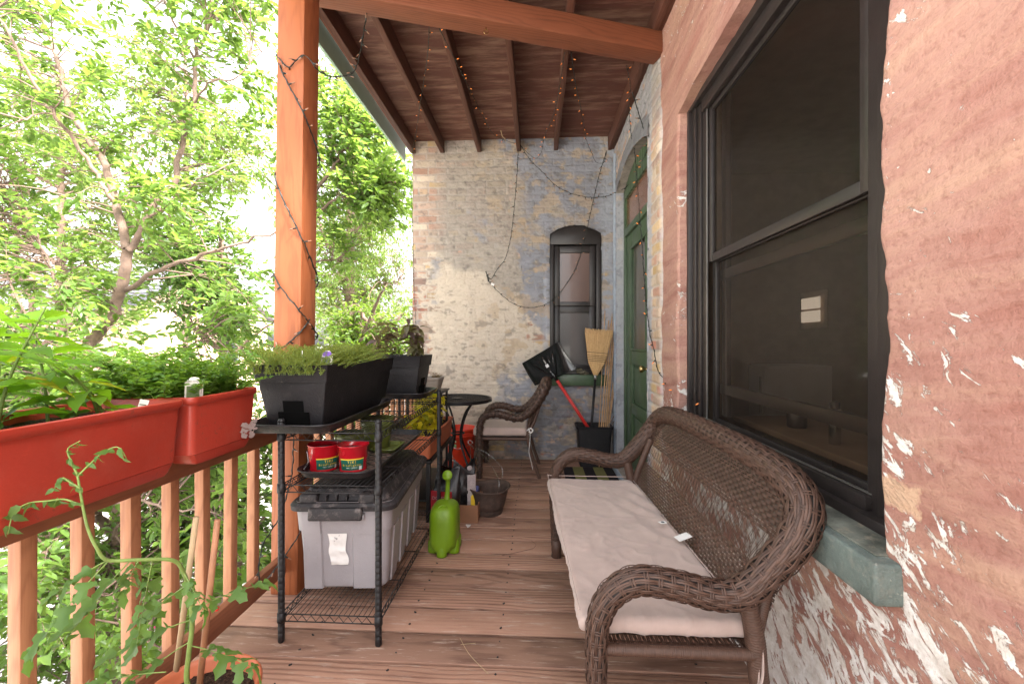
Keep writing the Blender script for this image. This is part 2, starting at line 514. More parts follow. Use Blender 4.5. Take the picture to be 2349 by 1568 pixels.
def red_wall_mat():
    g = G('red_painted_stone'); p = g.obj()
    sp = g.n('SeparateXYZ', {0: g.pos()}); z = sp.outputs[2]; y = sp.outputs[1]
    pw = g.pos()
    q = g.n('Mapping', {'Vector': pw, 'Rotation': (R(5), 0, 0)}).outputs[0]
    st = g.n('Mapping', {'Vector': q, 'Scale': (1, 1.1, 8)}).outputs[0]
    big = g.noise(pw, 1.8, 5, 0.6)
    streak = g.noise(st, 1.9, 6, 0.62, 0.5)
    fine = g.noise(pw, 60.0, 5, 0.7)
    c = g.mix(g.ramp(big, [(0.3, 0), (0.7, 1)]), (0.35, 0.17, 0.135), (0.46, 0.265, 0.215))
    c = g.mix(g.m('MULTIPLY', g.ramp(streak, [(0.46, 0), (0.66, 1)]), 0.65), c, (0.50, 0.31, 0.22))
    c = g.mix(g.m('MULTIPLY', g.ramp(streak, [(0.32, 1), (0.46, 0)]), 0.5), c, (0.27, 0.10, 0.075))
    c = g.mix(g.m('MULTIPLY', g.ramp(fine, [(0.35, 1), (0.5, 0)]), 0.42), c, (0.22, 0.09, 0.065))
    # flaked paint: chips of white primer, denser towards the foot of the wall
    qm = g.n('Mapping', {'Vector': pw, 'Rotation': (R(-38), 0, 0)}).outputs[0]
    cm = g.n('Mapping', {'Vector': qm, 'Scale': (1, 1.0, 2.4)}).outputs[0]
    chip = g.noise(cm, 10.0, 9, 0.72, 0.6)
    patch = g.noise(pw, 2.2, 3, 0.5)
    dens = g.n('MapRange', {'Value': z, 'From Min': 0.3, 'From Max': 1.45, 'To Min': 0.13, 'To Max': -0.055}).outputs[0]
    f = g.m('ADD', g.m('ADD', chip, dens), g.m('MULTIPLY', g.m('SUBTRACT', patch, 0.5), 0.34))
    cmask = g.ramp(f, [(0.592, 0), (0.602, 1)])
    # small isolated specks everywhere
    vo = g.noise(g.n('Mapping', {'Vector': pw, 'Scale': (1, 1, 1.7)}).outputs[0], 24.0, 4, 0.6, 0.3)
    smask = g.ramp(g.m('ADD', vo, g.m('MULTIPLY', g.m('SUBTRACT', patch, 0.5), 0.30)), [(0.705, 0), (0.72, 1)])
    smask = g.m('MULTIPLY', smask, 0.9)
    mask = g.m('MAXIMUM', cmask, smask)
    wc = g.mix(g.ramp(g.noise(pw, 25.0, 5, 0.7), [(0.35, 0), (0.65, 1)]), (0.60, 0.54, 0.48), (0.86, 0.83, 0.80))
    c = g.mix(mask, c, wc)
    # one bare brick where the paint has come away beside the window
    wn = g.m('MULTIPLY', g.m('SUBTRACT', g.noise(pw, 30.0, 4, 0.7), 0.5), 0.05)
    dy = g.m('ABSOLUTE', g.m('SUBTRACT', y, 1.035)); dz = g.m('ABSOLUTE', g.m('SUBTRACT', z, 0.905))
    bd = g.m('MAXIMUM', g.m('SUBTRACT', dy, 0.05), g.m('SUBTRACT', dz, 0.030))
    bare = g.ramp(g.m('ADD', g.m('ADD', bd, wn), 0.5), [(0.498, 1), (0.503, 0)])
    c = g.mix(bare, c, g.mix(fine, (0.50, 0.30, 0.19), (0.66, 0.46, 0.33)))
    h = g.m('ADD', g.m('ADD', g.m('MULTIPLY', streak, 1.0), g.m('MULTIPLY', fine, 0.40)), g.m('MULTIPLY', mask, -0.25))
    return g.bsdf(c, 0.62, g.bump(h, 0.85, 0.014), 0.35)


M['red'] = red_wall_mat()


def attr_wall_mat(name):
    g = G(name)
    a = g.n('Attribute', attribute_name='Col')
    pw = g.pos()
    n = g.noise(pw, 45.0, 6, 0.7)
    n2 = g.noise(pw, 9.0, 6, 0.7)
    c = g.mix(g.m('MULTIPLY', g.ramp(n, [(0.3, 1), (0.5, 0)]), 0.28), a.outputs['Color'], (0.14, 0.12, 0.105))
    c = g.mix(g.m('MULTIPLY', g.ramp(n2, [(0.55, 0), (0.75, 1)]), 0.22), c, (0.55, 0.50, 0.44))
    hsv = g.n('HueSaturation', {'Value': 1.0, 'Saturation': 1.0, 'Color': c})
    return g.bsdf(hsv.outputs[0], 0.75, g.bump(g.m('ADD', n, g.m('MULTIPLY', n2, 2.0)), 0.6, 0.008), 0.25)


M['brick'] = attr_wall_mat('painted_brick')

# ================================================================== BRICK WALL COLOURING
XR = 0.815       # plane of the house wall on the right
YB = 4.68        # plane of the far brick wall


def brick_field(s, z, seed=0, bh=0.0735, bl=0.208):
    """brick pattern on wall coordinate s (along) and z. returns height, colour, mortar mask, id"""
    ws = s + 0.030 * (fbm(s * 9, z * 9, seed + 3) - 0.5)
    wz = z + 0.030 * (fbm(s * 5, z * 9, seed + 5) - 0.5)
    row = np.floor(wz / bh)
    off = np.where(row % 2 == 0, 0.0, 0.5) + 0.18 * _h(row, row * 0, seed + 9)
    header = (row % 6 == 2)
    L = np.where(header, bl * 0.5, bl)
    cx = ws / L + off
    colm = np.floor(cx)
    fx = (cx - colm) * L; fz = wz - row * bh
    dm = np.minimum(np.minimum(fx, L - fx), np.minimum(fz, bh - fz))
    r1 = _h(row, colm, seed + 21); r2 = _h(row, colm, seed + 33); r3 = _h(row, colm, seed + 41)
    jw = 0.006 + 0.008 * fbm(s * 14, z * 14, seed + 7)
    br = sstep(jw * 0.5, jw * 1.2, dm)
    pal = np.array([(0.43, 0.30, 0.20), (0.40, 0.235, 0.17), (0.44, 0.31, 0.24), (0.36, 0.27, 0.21), (0.50, 0.40, 0.31), (0.47, 0.32, 0.16), (0.33, 0.22, 0.18)])
    idx = (r1 * 6.999).astype(int)
    c = pal[idx] * (0.8 + 0.4 * r2)[..., None]
    red = ((r3 > 0.90) & (z < 1.75))[..., None]
    c = np.where(red, np.array([0.36, 0.155, 0.11]) * (0.8 + 0.4 * r2)[..., None], c)
    mort = np.array([0.40, 0.33, 0.28]) * (0.85 + 0.3 * fbm(s * 20, z * 20, seed + 50))[..., None]
    c = mort * (1 - br[..., None]) + c * br[..., None]
    return br, c, r1, r2, r3


def mixc(c, col, a):
    a = np.clip(a, 0, 1)[..., None]
    return c * (1 - a) + np.array(col) * a


def back_colour(s, z):
    br, c, r1, r2, r3 = brick_field(s, z, 1)
    n1 = fbm(s * 3.2, z * 3.2, 60, 5); n2 = fbm(s * 11, z * 16, 70, 5); n3 = fbm(s * 30, z * 60, 80, 4); n4 = fbm(s * 1.6, z * 1.6, 90, 3)
    u = (s + 1.32) / 2.14                     # 0 left edge .. 1 corner
    # cream wash : lower two thirds, left of the window
    cream = sstep(2.5, 1.7, z + 0.5 * (n1 - 0.5)) * sstep(0.95, 0.55, u + 0.3 * (n4 - .5)) * sstep(0.0, 0.16, u + 0.2 * (n1 - 0.5)) * sstep(0.15, 0.75, z + 0.4 * (n4 - 0.5) + (1 - u) * 0.3)
    cov = sstep(0.80 - 0.62 * cream, 0.88 - 0.62 * cream, n2 * 0.62 + n3 * 0.28 + 0.18 * r2)
    creamc = np.array([0.54, 0.455, 0.365]) * (0.86 + 0.3 * n2)[..., None]
    c = c * (1 - (cov * (cream > 0.02))[..., None]) + creamc * (cov * (cream > 0.02))[..., None]
    # old plaster, grey brown, upper area
    up = sstep(0.36, 0.56, n1 * 0.5 + 0.5 * sstep(1.5, 2.4, z + 0.6 * (u - 0.3))) * sstep(0.04, 0.2, u)
    pl = sstep(0.34 - 0.25 * up, 0.52 - 0.25 * up, n2) * np.clip(up + .25 * sstep(.1, .4, u), 0, 1)
    c = c * (1 - 0.85 * pl[..., None]) + (np.array([0.29, 0.258, 0.225]) * (0.75 + 0.5 * n3)[..., None]) * 0.85 * pl[..., None]
    # blue grey wash : diagonal patches and the right side
    bl = sstep(0.44, 0.60, 0.65 * fbm(s * 2.6 + z * 1.1, z * 2.4, 101, 5) + 0.34 * sstep(0.15, 0.9, u) + 0.06 * (z < 0.9))
    cov2 = sstep(0.62 - 0.34 * bl, 0.74 - 0.34 * bl, 0.7 * n2 + 0.3 * n3) * bl
    blue = np.array([0.20, 0.215, 0.26]) * (0.75 + 0.55 * n2)[..., None]
    c = c * (1 - 0.8 * cov2[..., None]) + blue * 0.8 * cov2[..., None]
    # pale blue strip beside the window and at the corner
    st = sstep(0.90, 0.97, u + 0.02 * n2) * sstep(0.35, 0.6, n2 + 0.2)
    c = mixc(c, (0.36, 0.38, 0.42), 0.55 * st)
    st2 = sstep(0.05, 0.0, np.abs(s - 0.10)) * (z < 1.9) * sstep(0.3, 0.55, n2 + 0.1)
    c = mixc(c, (0.36, 0.38, 0.43), 0.6 * st2)
    # tan and ochre flakes where the paint has gone
    fl = sstep(0.60, 0.68, fbm(s * 7, z * 10, 131, 4)) * sstep(0.3, 0.6, u + 0.1)
    c = mixc(c, (0.40, 0.29, 0.18), 0.55 * fl)
    # darker grey patches towards the foot of the wall, more to the right
    ft = sstep(0.95, 0.1, z + 0.5 * (n1 - 0.5)) * sstep(0.15, 0.6, u)
    c = mixc(c, (0.14, 0.135, 0.14), 0.55 * ft * sstep(0.35, 0.6, n2))
    fp = sstep(0.60, 0.66, fbm(s * 8, z * 9, 151, 4)) * (z < 1.0)
    c = mixc(c, (0.42, 0.36, 0.30), 0.5 * fp)
    # dark pits
    c = mixc(c, (0.13, 0.115, 0.105), 0.45 * sstep(0.66, 0.74, fbm(s * 16, z * 26, 171, 3)))
    h = 0.0035 * br + 0.014 * (n2 - 0.5) + 0.006 * (n3 - .5) + 0.02 * (n1 - 0.5)
    return c, h


def arch(x, x0, x1, z0, rise):
    t = (x - (x0 + x1) / 2) / ((x1 - x0) / 2)
    return z0 + rise * (1 - t * t)


def wobble(t, seed, amp, f=6.0):
    return amp * 2 * (fbm(np.asarray(t, float) * f, np.asarray(t, float) * 0 + seed, seed, 4) - 0.5)


house = thing('brick_house', 'painted brick and red stone house enclosing the porch on the right and far end', 'house', (XR, YB, 0))

# ---- far wall
BWX0, BWX1, BWZ0, BWZ1, BWR = 0.142, 0.682, 0.875, 2.37, 0.085


def back_wall():
    xs = np.arange(-1.32, XR + 0.03, 0.0075); zs = np.arange(-0.25, 3.45, 0.0075)
    X, Z = np.meshgrid(xs, zs, indexing='ij')
    c, h = back_colour(X, Z)
    V = np.stack([X, YB - h, Z], -1).reshape(-1, 3)
    # rounded crumbling outer edge
    e = np.clip((X.reshape(-1) + 1.32) / 0.03, 0, 1)
    V[:, 1] += 0.012 * (1 - e) ** 2
    V[:, 0] += np.where(X.reshape(-1) < -1.315, 0.012 * (fbm(Z * 14, Z * 0, 5) - 0.5).reshape(-1) * 2, 0)
    Fc = grid_faces(len(xs), len(zs))
    ctr = V[Fc].mean(1)
    inside = (ctr[:, 0] > BWX0 + wobble(ctr[:, 2], 3, 0.006, 14)) & (ctr[:, 0] < BWX1 + wobble(ctr[:, 2], 4, 0.006, 14)) & (ctr[:, 2] > BWZ0) & (ctr[:, 2] < arch(ctr[:, 0], BWX0, BWX1, BWZ1, BWR) + wobble(ctr[:, 0], 5, 0.008, 16))
    Fc = Fc[~inside][:, ::-1]
    np_mesh('wall', V, Fc, M['brick'], house, True, c.reshape(-1, 3), origin=(0, YB, 0))
    # outer return of the wall (its thickness, seen from the side) and opening reveals
    ys = np.arange(YB - 0.0, YB + 0.36, 0.015)
    Y, Z = np.meshgrid(ys, zs, indexing='ij')
    _, cc, *_r = brick_field(Y, Z, 9)
    n = fbm(Y * 20, Z * 20, 8)
    V = np.stack([-1.32 + 0.012 * (n - 0.5), Y, Z], -1).reshape(-1, 3)
    np_mesh('wall', V, grid_faces(len(ys), len(zs)), M['brick'], house, True, cc.reshape(-1, 3), origin=(-1.32, YB, 0))
    mb = MB()
    d0, d1 = YB - 0.004, YB + 0.16
    mb.quad((BWX1 + .006, d0, BWZ0), (BWX1 + .006, d1, BWZ0), (BWX1 + .006, d1, BWZ1), (BWX1 + .006, d0, BWZ1))
    mb.quad((BWX0 - .006, d0, BWZ0), (BWX0 - .006, d0, BWZ1), (BWX0 - .006, d1, BWZ1), (BWX0 - .006, d1, BWZ0))
    k = 16
    for i in range(k):
        a = BWX0 + (BWX1 - BWX0) * i / k; b = BWX0 + (BWX1 - BWX0) * (i + 1) / k
        za = arch(a, BWX0, BWX1, BWZ1, BWR) + .006; zb = arch(b, BWX0, BWX1, BWZ1, BWR) + .006
        mb.quad((a, d0, za), (b, d0, zb), (b, d1, zb), (a, d1, za))
    mb.build('window_reveal', M['frame'], house, fixn=False)


back_wall()


def arched_board(mb, x0, x1, z0, zt, rise, y0, y1, ax0, ax1, azt, k=16):
    """head board filling from straight underside z0 to the arch"""
    pts = [(x0, z0)] + [(x1, z0)]
    top = [(x1 + (x0 - x1) * i / k) for i in range(k + 1)]
    poly = pts + [(x, float(arch(x, ax0, ax1, azt, rise))) for x in top]
    Mx = Matrix(((1, 0, 0), (0, 0, 1), (0, 1, 0)))
    mb.prism(poly, y0, y1, 0, Mx)


def glassmat(name, base, rough, tr, spec=0.6, tint=(0.5, 0.42, 0.36)):
    """insect screen over glass : part see-through, part dull dark mesh"""
    g = G(name)
    b = g.n('BsdfPrincipled'); g.put(b.inputs['Base Color'], base); b.inputs['Roughness'].default_value = rough
    b.inputs['Specular IOR Level'].default_value = spec
    n = g.noise(g.pos(), 5.0, 4, 0.6)
    fl = g.noise(g.n('Mapping', {'Vector': g.pos(), 'Scale': (200, 200, 6)}).outputs[0], 3.0, 2)
    g.put(b.inputs['Base Color'], g.mix(g.m('MULTIPLY', g.m('ADD', n, fl), 0.5), tuple(x * 0.7 for x in base), tuple(x * 1.3 for x in base)))
    g.put(b.inputs['Coat Weight'], 0.45); b.inputs['Coat Roughness'].default_value = 0.04
    t = g.n('BsdfTransparent'); g.put(t.inputs[0], tint + (1,))
    mx = g.n('MixShader'); mx.inputs[0].default_value = tr
    g.nt.links.new(b.outputs[0], mx.inputs[1]); g.nt.links.new(t.outputs[0], mx.inputs[2]); g.nt.links.new(mx.outputs[0], g.out.inputs[0])
    return g.mat


M['screen'] = glassmat('insect_screen_glass', (0.026, 0.019, 0.015), 0.4, 0.62, tint=(0.75, 0.66, 0.58))
M['pane_brown'] = glassmat('brown_reflecting_pane', (0.11, 0.06, 0.045), 0.2, 0.05)
M['pane_dark'] = glassmat('dark_screen_pane', (0.045, 0.036, 0.034), 0.4, 0.1)
M['pane_door'] = glassmat('door_screen_pane', (0.085, 0.075, 0.06), 0.3, 0.08)
M['pane_transom'] = glassmat('transom_pane', (0.19, 0.075, 0.038), 0.25, 0.03)

# ---- narrow window in the far wall
yb = YB
fr = MB()
X0, X1 = BWX0, BWX1
fr.box(((X0 + X0 + .045) / 2, yb + .05, (BWZ0 + 2.32) / 2), (.045, .05, 2.32 - BWZ0))
fr.box(((X1 - .05 + X1) / 2, yb + .05, (BWZ0 + 2.32) / 2), (.05, .05, 2.32 - BWZ0))
arched_board(fr, X0 + .002, X1 - .002, 2.26, BWZ1 - .002, BWR - .004, yb + .022, yb + .078, X0, X1, BWZ1)
fr.box(((X0 + X1) / 2, yb + .055, BWZ0 + .035), (X1 - X0 - .1, .06, .07))
wf = fr.build('window', M['frame'], house, bevel=.003, origin=((X0 + X1) / 2, yb, BWZ0))
for (z0, z1, nm, yy) in ((1.615, 2.25, 'upper_sash', .085), (.94, 1.615, 'lower_sash', .11)):
    s_ = MB()
    a, b = X0 + .05, X1 - .055
    s_.box((a + .03, yb + yy, (z0 + z1) / 2), (.06, .03, z1 - z0)); s_.box((b - .03, yb + yy, (z0 + z1) / 2), (.06, .03, z1 - z0))
    s_.box(((a + b) / 2, yb + yy - .002, z0 + .022), (b - a - .118, .03, .045)); s_.box(((a + b) / 2, yb + yy - .002, z1 - .035), (b - a - .118, .03, .07))
    s_.build('sash', M['frame'], wf, bevel=.003)
    MB().quad((a + .05, yb + yy + .006, z0 + .02), (b - .05, yb + yy + .006, z0 + .02), (b - .05, yb + yy + .006, z1 - .03), (a + .05, yb + yy + .006, z1 - .03)).build('pane', M['pane_brown'] if nm[0] == 'u' else M['pane_dark'], wf, fixn=False)
MB().box(((X0 + X1) / 2, yb + .20, 1.65), (.62, .02, 1.7)).build('dark_backing', M['dark'], wf)  # added black board stands in for the darkness behind the panes
MB().box(((X0 + X1) / 2 + .0, yb + .02, .835), (X1 - X0 + .1, .15, .115)).build('sill', M['greenpaint'], wf, bevel=.006)

# ---- house wall on the right, beyond the red part : unpainted strip, blue arch, door
def side_patch(yfn0, yfn1, z0, z1fn, colfn, seed, res=.008, x=XR, name='wall', mat=None, z0fn=None, jag=True):
    zs = np.arange(0, 1 + 1e-6, 1.0 / max(2, int((z1fn - z0) / res)))
    Zl = z0 + zs * (z1fn - z0)
    us = np.linspace(0, 1, max(3, int(abs(yfn1(z0) - yfn0(z0)) / res)))
    U, Z = np.meshgrid(us, Zl, indexing='ij')
    Y = yfn0(Z) * (1 - U) + yfn1(Z) * U
    c, h = colfn(Y, Z)
    V = np.stack([x - h, Y, Z], -1).reshape(-1, 3)
    o = np_mesh(name, V, grid_faces(len(us), len(Zl)), mat or M['brick'], house, True, None if c is None else c.reshape(-1, 3), origin=(x, YB, 0))
    return o


red_edge = lambda z: 2.93 + wobble(z, 33, 0.016, 5)


def strip_colour(y, z):
    br, c, r1, r2, r3 = brick_field(y * 1.02, z, 15)
    c = c * 1.25
    n2 = fbm(y * 14, z * 14, 25, 5); n1 = fbm(y * 4, z * 4, 26, 4)
    t = (y - 2.93) / 0.33
    blue = sstep(0.62, 0.8, t + 0.35 * (n2 - 0.5))
    c = mixc(c, (0.52, 0.40, 0.29), 0.5 * sstep(0.4, 0.6, n2))
    c = mixc(c, (0.36, 0.36, 0.39), 0.85 * blue)
    edge = sstep(0.16, 0.05, t + 0.12 * (n2 - 0.5))
    c = mixc(c, (0.50, 0.48, 0.50), 0.6 * edge)
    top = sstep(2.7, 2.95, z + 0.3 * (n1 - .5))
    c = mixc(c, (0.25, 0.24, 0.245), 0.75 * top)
    return c, 0.008 * br + 0.014 * (n2 - 0.5) - 0.03 * sstep(.06, -.02, y - red_edge(z))


def far_colour(y, z):
    br, c, r1, r2, r3 = brick_field(y, z, 12)
    n2 = fbm(y * 12, z * 12, 125, 5); n1 = fbm(y * 3, z * 3, 126, 4); n3 = fbm(y * 40, z * 40, 127, 3)
    cov = sstep(0.30, 0.42, n2)
    base = np.array([0.27, 0.27, 0.29]) * (0.7 + 0.65 * n2)[..., None]
    c = c * (1 - 0.85 * cov[..., None]) + base * 0.85 * cov[..., None]
    c = mixc(c, (0.40, 0.42, 0.46), 0.5 * sstep(4.53, 4.6, y) * (z < 2.6))
    c = mixc(c, (0.10, 0.10, 0.10), 0.6 * sstep(0.58, 0.66, n3 * 0.4 + n2 * 0.6))
    return c, 0.008 * br + 0.016 * (n2 - 0.5)


DY0, DY1, DZ, DRISE = 3.26, 4.50, 2.72, 0.13
e_near = lambda z: DY0 + wobble(z, 31, 0.022, 5) + wobble(z, 36, 0.01, 22)
e_far = lambda z: DY1 + wobble(z, 32, 0.008, 8)
red_edge = lambda z: 2.93 + wobble(z, 33, 0.016, 5)
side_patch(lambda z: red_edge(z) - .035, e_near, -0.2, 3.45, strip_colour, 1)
side_patch(e_far, lambda z: YB + 0.01 + 0 * z, -0.2, 3.45, far_colour, 2)
# above the door arch
us = np.linspace(0, 1, 150); vs = np.linspace(0, 1, 90)
U, Vv = np.meshgrid(us, vs, indexing='ij')
Yb = DY0 - .03 + (DY1 - DY0 + .04) * U
zb = arch(Yb, DY0, DY1, DZ, DRISE) + wobble(Yb, 34, 0.012, 12)
Zb = zb * (1 - Vv) + 3.45 * Vv
c, h = far_colour(Yb, Zb)
n = fbm(Yb * 10, Zb * 10, 61, 4)
ring = sstep(0.17, 0.13, Zb - zb)                    # darker blue voussoir ring
c = mixc(c, (0.13, 0.135, 0.15), 0.7 * ring)
h = h * 0.7 + 0.012 * ring
np_mesh('wall', np.stack([XR - h, Yb, Zb], -1).reshape(-1, 3), grid_faces(150, 90), M['brick'], house, True, c.reshape(-1, 3), origin=(XR, YB, 0))
# reveals of the door opening
zs = np.linspace(0, 2.85, 300); xs = np.linspace(XR - .012, XR + .09, 12)
Xr, Zr = np.meshgrid(xs, zs, indexing='ij')
for fn, sgn in ((e_far, 1), (e_near, -1)):
    Yr = fn(Zr) + 0.006 * (fbm(Xr * 30, Zr * 12, 77) - 0.5)
    cc, _h2 = far_colour(Xr + 5, Zr)
    if sgn > 0: cc = mixc(cc, (0.42, 0.44, 0.48), 0.35 + 0 * Zr)
    np_mesh('wall', np.stack([Xr, Yr, Zr], -1).reshape(-1, 3), grid_faces(12, 300), M['brick'], house, True, cc.reshape(-1, 3), origin=(XR, YB, 0))
mb = MB()
for i in range(24):
    a = DY0 - .03 + (DY1 - DY0 + .04) * i / 24; b = DY0 - .03 + (DY1 - DY0 + .04) * (i + 1) / 24
    za, zc = float(arch(a, DY0, DY1, DZ, DRISE)), float(arch(b, DY0, DY1, DZ, DRISE))
    mb.quad((XR - .012, a, za + .004), (XR - .012, b, zc + .004), (XR + .1, b, zc + .004), (XR + .1, a, za + .004))
mb.build('arch_soffit', M['stone'], house, fixn=False)

# door (one part of the house, with its own pieces)
XD = XR + 0.065
df = MB()
df.box((XD + .02, 3.40, 1.36), (.05, .10, 2.72)); df.box((XD + .02, 4.475, 1.36), (.05, .06, 2.72))
for i in range(14):
    a = 3.25 + 1.26 * i / 14; b = 3.25 + 1.26 * (i + 1) / 14; mY = (a + b) / 2
    zt = float(arch(mY, DY0, DY1, DZ, DRISE)) + .004
    df.box((XD + .022, mY, (2.64 + zt) / 2 + .01), (.05, b - a + .0005, zt - 2.64 + .02))
df.box((XD + .018, 3.948, 2.30), (.056, .994, .07))
dfo = df.build('door_frame', M['greenpaint'], house, bevel=.003)
MB().quad((XD + .02, 3.44, 2.33), (XD + .02, 4.46, 2.33), (XD + .02, 4.46, 2.66), (XD + .02, 3.44, 2.66)).build('transom', M['pane_transom'], house, fixn=False)
dr = MB()
y0, y1 = 3.452, 4.442
gy0, gy1 = 3.66, 4.20
dr.box((XD + .03, (y0 + gy0) / 2, 1.16), (.04, gy0 - y0, 2.2)); dr.box((XD + .03, (y1 + gy1) / 2, 1.16), (.04, y1 - gy1, 2.2))
dr.box((XD + .03, (gy0 + gy1) / 2, 2.19), (.04, gy1 - gy0 - .001, .14)); dr.box((XD + .03, (gy0 + gy1) / 2, 1.09), (.04, gy1 - gy0 - .001, .12))
dr.box((XD + .03, (gy0 + gy1) / 2, .62), (.04, gy1 - gy0 - .001, .10)); dr.box((XD + .03, (gy0 + gy1) / 2, .15), (.04, gy1 - gy0 - .001, .18))
dr.box((XD + .042, (gy0 + gy1) / 2, .6), (.012, gy1 - gy0, 1.0))
for z0, z1 in ((.26, .55), (.69, 1.01)):
    dr.box((XD + .034, (gy0 + gy1) / 2, (z0 + z1) / 2), (.02, gy1 - gy0 - .07, z1 - z0 - .02))
dr.box((XD + .012, (gy0 + gy1) / 2, 1.165), (.02, gy1 - gy0 + .04, .02))
for yy in (gy0 - .008, gy1 + .008): dr.box((XD + .012, yy, 1.64), (.02, .016, .93))
dr.box((XD + .012, (gy0 + gy1) / 2, 2.112), (.02, gy1 - gy0 + .04, .02))
door = dr.build('door', M['greenpaint'], house, bevel=.004)
MB().quad((XD + .03, gy0, 1.14), (XD + .03, gy1, 1.14), (XD + .03, gy1, 2.13), (XD + .03, gy0, 2.13)).build('pane', M['pane_door'], door, fixn=False)
M['brass'] = plain('brass', (0.5, 0.36, 0.16), 0.28, 0.1, metal=1.0)
kb = MB()
kb.lathe([(.028, 0), (.028, .006), (.012, .01), (.011, .03), (.024, .04), (.029, .055), (.022, .068), (0.001, .072)], (XD + .01, 3.585, 1.02), 20, rot=(0, R(-90), 0))
kb.build('knob', M['brass'], door, smooth=True)
# stone threshold with pale blue riser
MB().box((.825, 3.93, .03), (.15, 1.36, .075)).build('threshold', M['stone'], house, bevel=.006)
MB().box((.745, 3.93, .028), (.012, 1.365, .07)).build('threshold_riser', M['bluepaint'], house, bevel=.002)
MB().box((XR - .012, 4.59, 1.55), (.03, .07, 3.2)).build('corner_pipe', M['bluepaint'], house, bevel=.012, seg=3)

# ---- red part with the big window
RY0, RY1, RZ0, RZ1 = 1.095, 2.62, 0.66, 2.56
n_edge = lambda z: RY0 + wobble(z, 41, 0.016, 4) + wobble(z, 46, 0.006, 20)
f_edge = lambda z: RY1 + wobble(z, 42, 0.007, 4)
t_edge = lambda y: RZ1 + 0.03 * (1 - ((y - 1.86) / .76) ** 2) + wobble(y, 43, 0.008, 8)


def red_h(Y, Z):
    n = fbm(Y * 2.2, Z * 6, 200, 5); m = fbm(Y * 9, Z * 20, 201, 4); b = fbm(Y * 1.0, Z * 1.2, 202, 3)
    return 0.022 * (n - 0.5) + 0.008 * (m - 0.5) + 0.03 * (b - 0.5)


def red_patch(Y, Z):
    # round the masonry towards the opening
    h = red_h(Y, Z)
    d = np.minimum(np.abs(Y - n_edge(Z)), np.abs(Y - f_edge(Z)))
    r = np.where((Z > RZ0) & (Z < RZ1), 0.012 * (1 - np.clip(d / 0.02, 0, 1)) ** 2, 0)
    V = np.stack([XR - h + r, Y, Z], -1).reshape(-1, 3)
    np_mesh('wall', V, grid_faces(*Y.shape), M['red'], house, True, origin=(XR, YB, 0))


def lin(a, b, n): return np.linspace(a, b, n)


U, Z = np.meshgrid(lin(0, 1, 260), lin(-.2, 4.2, 440), indexing='ij')
red_patch(-1.2 + U ** 0.5 * (n_edge(Z) + 1.2), Z)
U, Z = np.meshgrid(lin(0, 1, 40), lin(-.2, 4.2, 440), indexing='ij')
red_patch(f_edge(Z) * (1 - U) + red_edge(Z) * U, Z)
U, T = np.meshgrid(lin(0, 1, 150), lin(0, 1, 120), indexing='ij')
Yt = RY0 - .03 + U * (RY1 - RY0 + .05)
red_patch(Yt, t_edge(Yt) * (1 - T) + 4.2 * T)
red_patch(Yt, -.2 + T * (RZ0 + .2 + 0.01))
# reveals
zs = lin(RZ0, 2.62, 300)
X_, Z_ = np.meshgrid(lin(XR - .01, XR + .07, 10), zs, indexing='ij')
for fn in (f_edge, n_edge):
    u_ = (X_ - X_.min()) / (X_.max() - X_.min()); ye_ = fn(Z_)
    Y_ = ye_ + .004 * (fbm(X_ * 40, Z_ * 20, 210) - .5) * np.minimum(1, u_ * 4)
    xs_ = XR - red_h(ye_, Z_) + .012
    X_ = xs_ * (1 - u_) + (XR + .07) * u_
    np_mesh('wall', np.stack([X_, Y_, Z_], -1).reshape(-1, 3), grid_faces(*X_.shape), M['red'], house, True, origin=(XR, YB, 0))
X_, Y_ = np.meshgrid(lin(0, 1, 10), lin(RY0 - .03, RY1 + .02, 150), indexing='ij')
X_ = (XR - red_h(Y_, t_edge(Y_)) + .001) * (1 - X_) + (XR + .07) * X_
np_mesh('wall', np.stack([X_, Y_, t_edge(Y_) + .001], -1).reshape(-1, 3), grid_faces(*X_.shape), M['red'], house, True, origin=(XR, YB, 0))
# window assembly
win = MB()
XF = XR + .055
zt = 2.585
win.box((XF + .035, RY1 + .005, 1.66), (.07, .07, 1.92)); win.box((XF + .035, RY0 - .005, 1.66), (.07, .07, 1.92))
win.box((XF + .035, 1.86, 2.60), (.068, 1.45, .10)); win.box((XF + .035, 1.86, .755), (.068, 1.45, .06))
wino = win.build('window', M['frame'], house, bevel=.003, origin=(XF, 1.86, .7))
j = MB()     # inner jamb, stepped grooves
for k, (xx, wd) in enumerate(((.080, .052), (.092, .10), (.104, .15))):
    j.box((XR + xx, RY1 - .03 - wd / 2, 1.66), (.012, wd, 1.80)); j.box((XR + xx, RY0 + .03 + wd / 2, 1.66), (.012, wd, 1.80))
j.box((XR + .095, 1.86, 2.52), (.03, 1.2, .07)); j.box((XR + .095, 1.86, .80), (.03, 1.2, .05))
j.build('jamb', M['frame'], wino, bevel=.002)
ya, yb2 = 1.28, 2.43
XS = XR + .118
for (z0, z1, xo) in ((1.665, 2.50, 0.0), (.80, 1.70, .022)):
    s_ = MB()
    for yy in (ya + .02, yb2 - .02): s_.box((XS + xo, yy, (z0 + z1) / 2), (.022, .042, z1 - z0))
    s_.box((XS + xo + .001, (ya + yb2) / 2, z0 + .02), (.02, yb2 - ya - .083, .042)); s_.box((XS + xo + .001, (ya + yb2) / 2, z1 - .02), (.02, yb2 - ya - .083, .04))
    s_.build('sash', M['frame'], wino, bevel=.003)
    MB().quad((XS + xo + .004, ya, z0), (XS + xo + .004, yb2, z0), (XS + xo + .004, yb2, z1), (XS + xo + .004, ya, z1)).build('pane', M['screen'], wino, fixn=False)
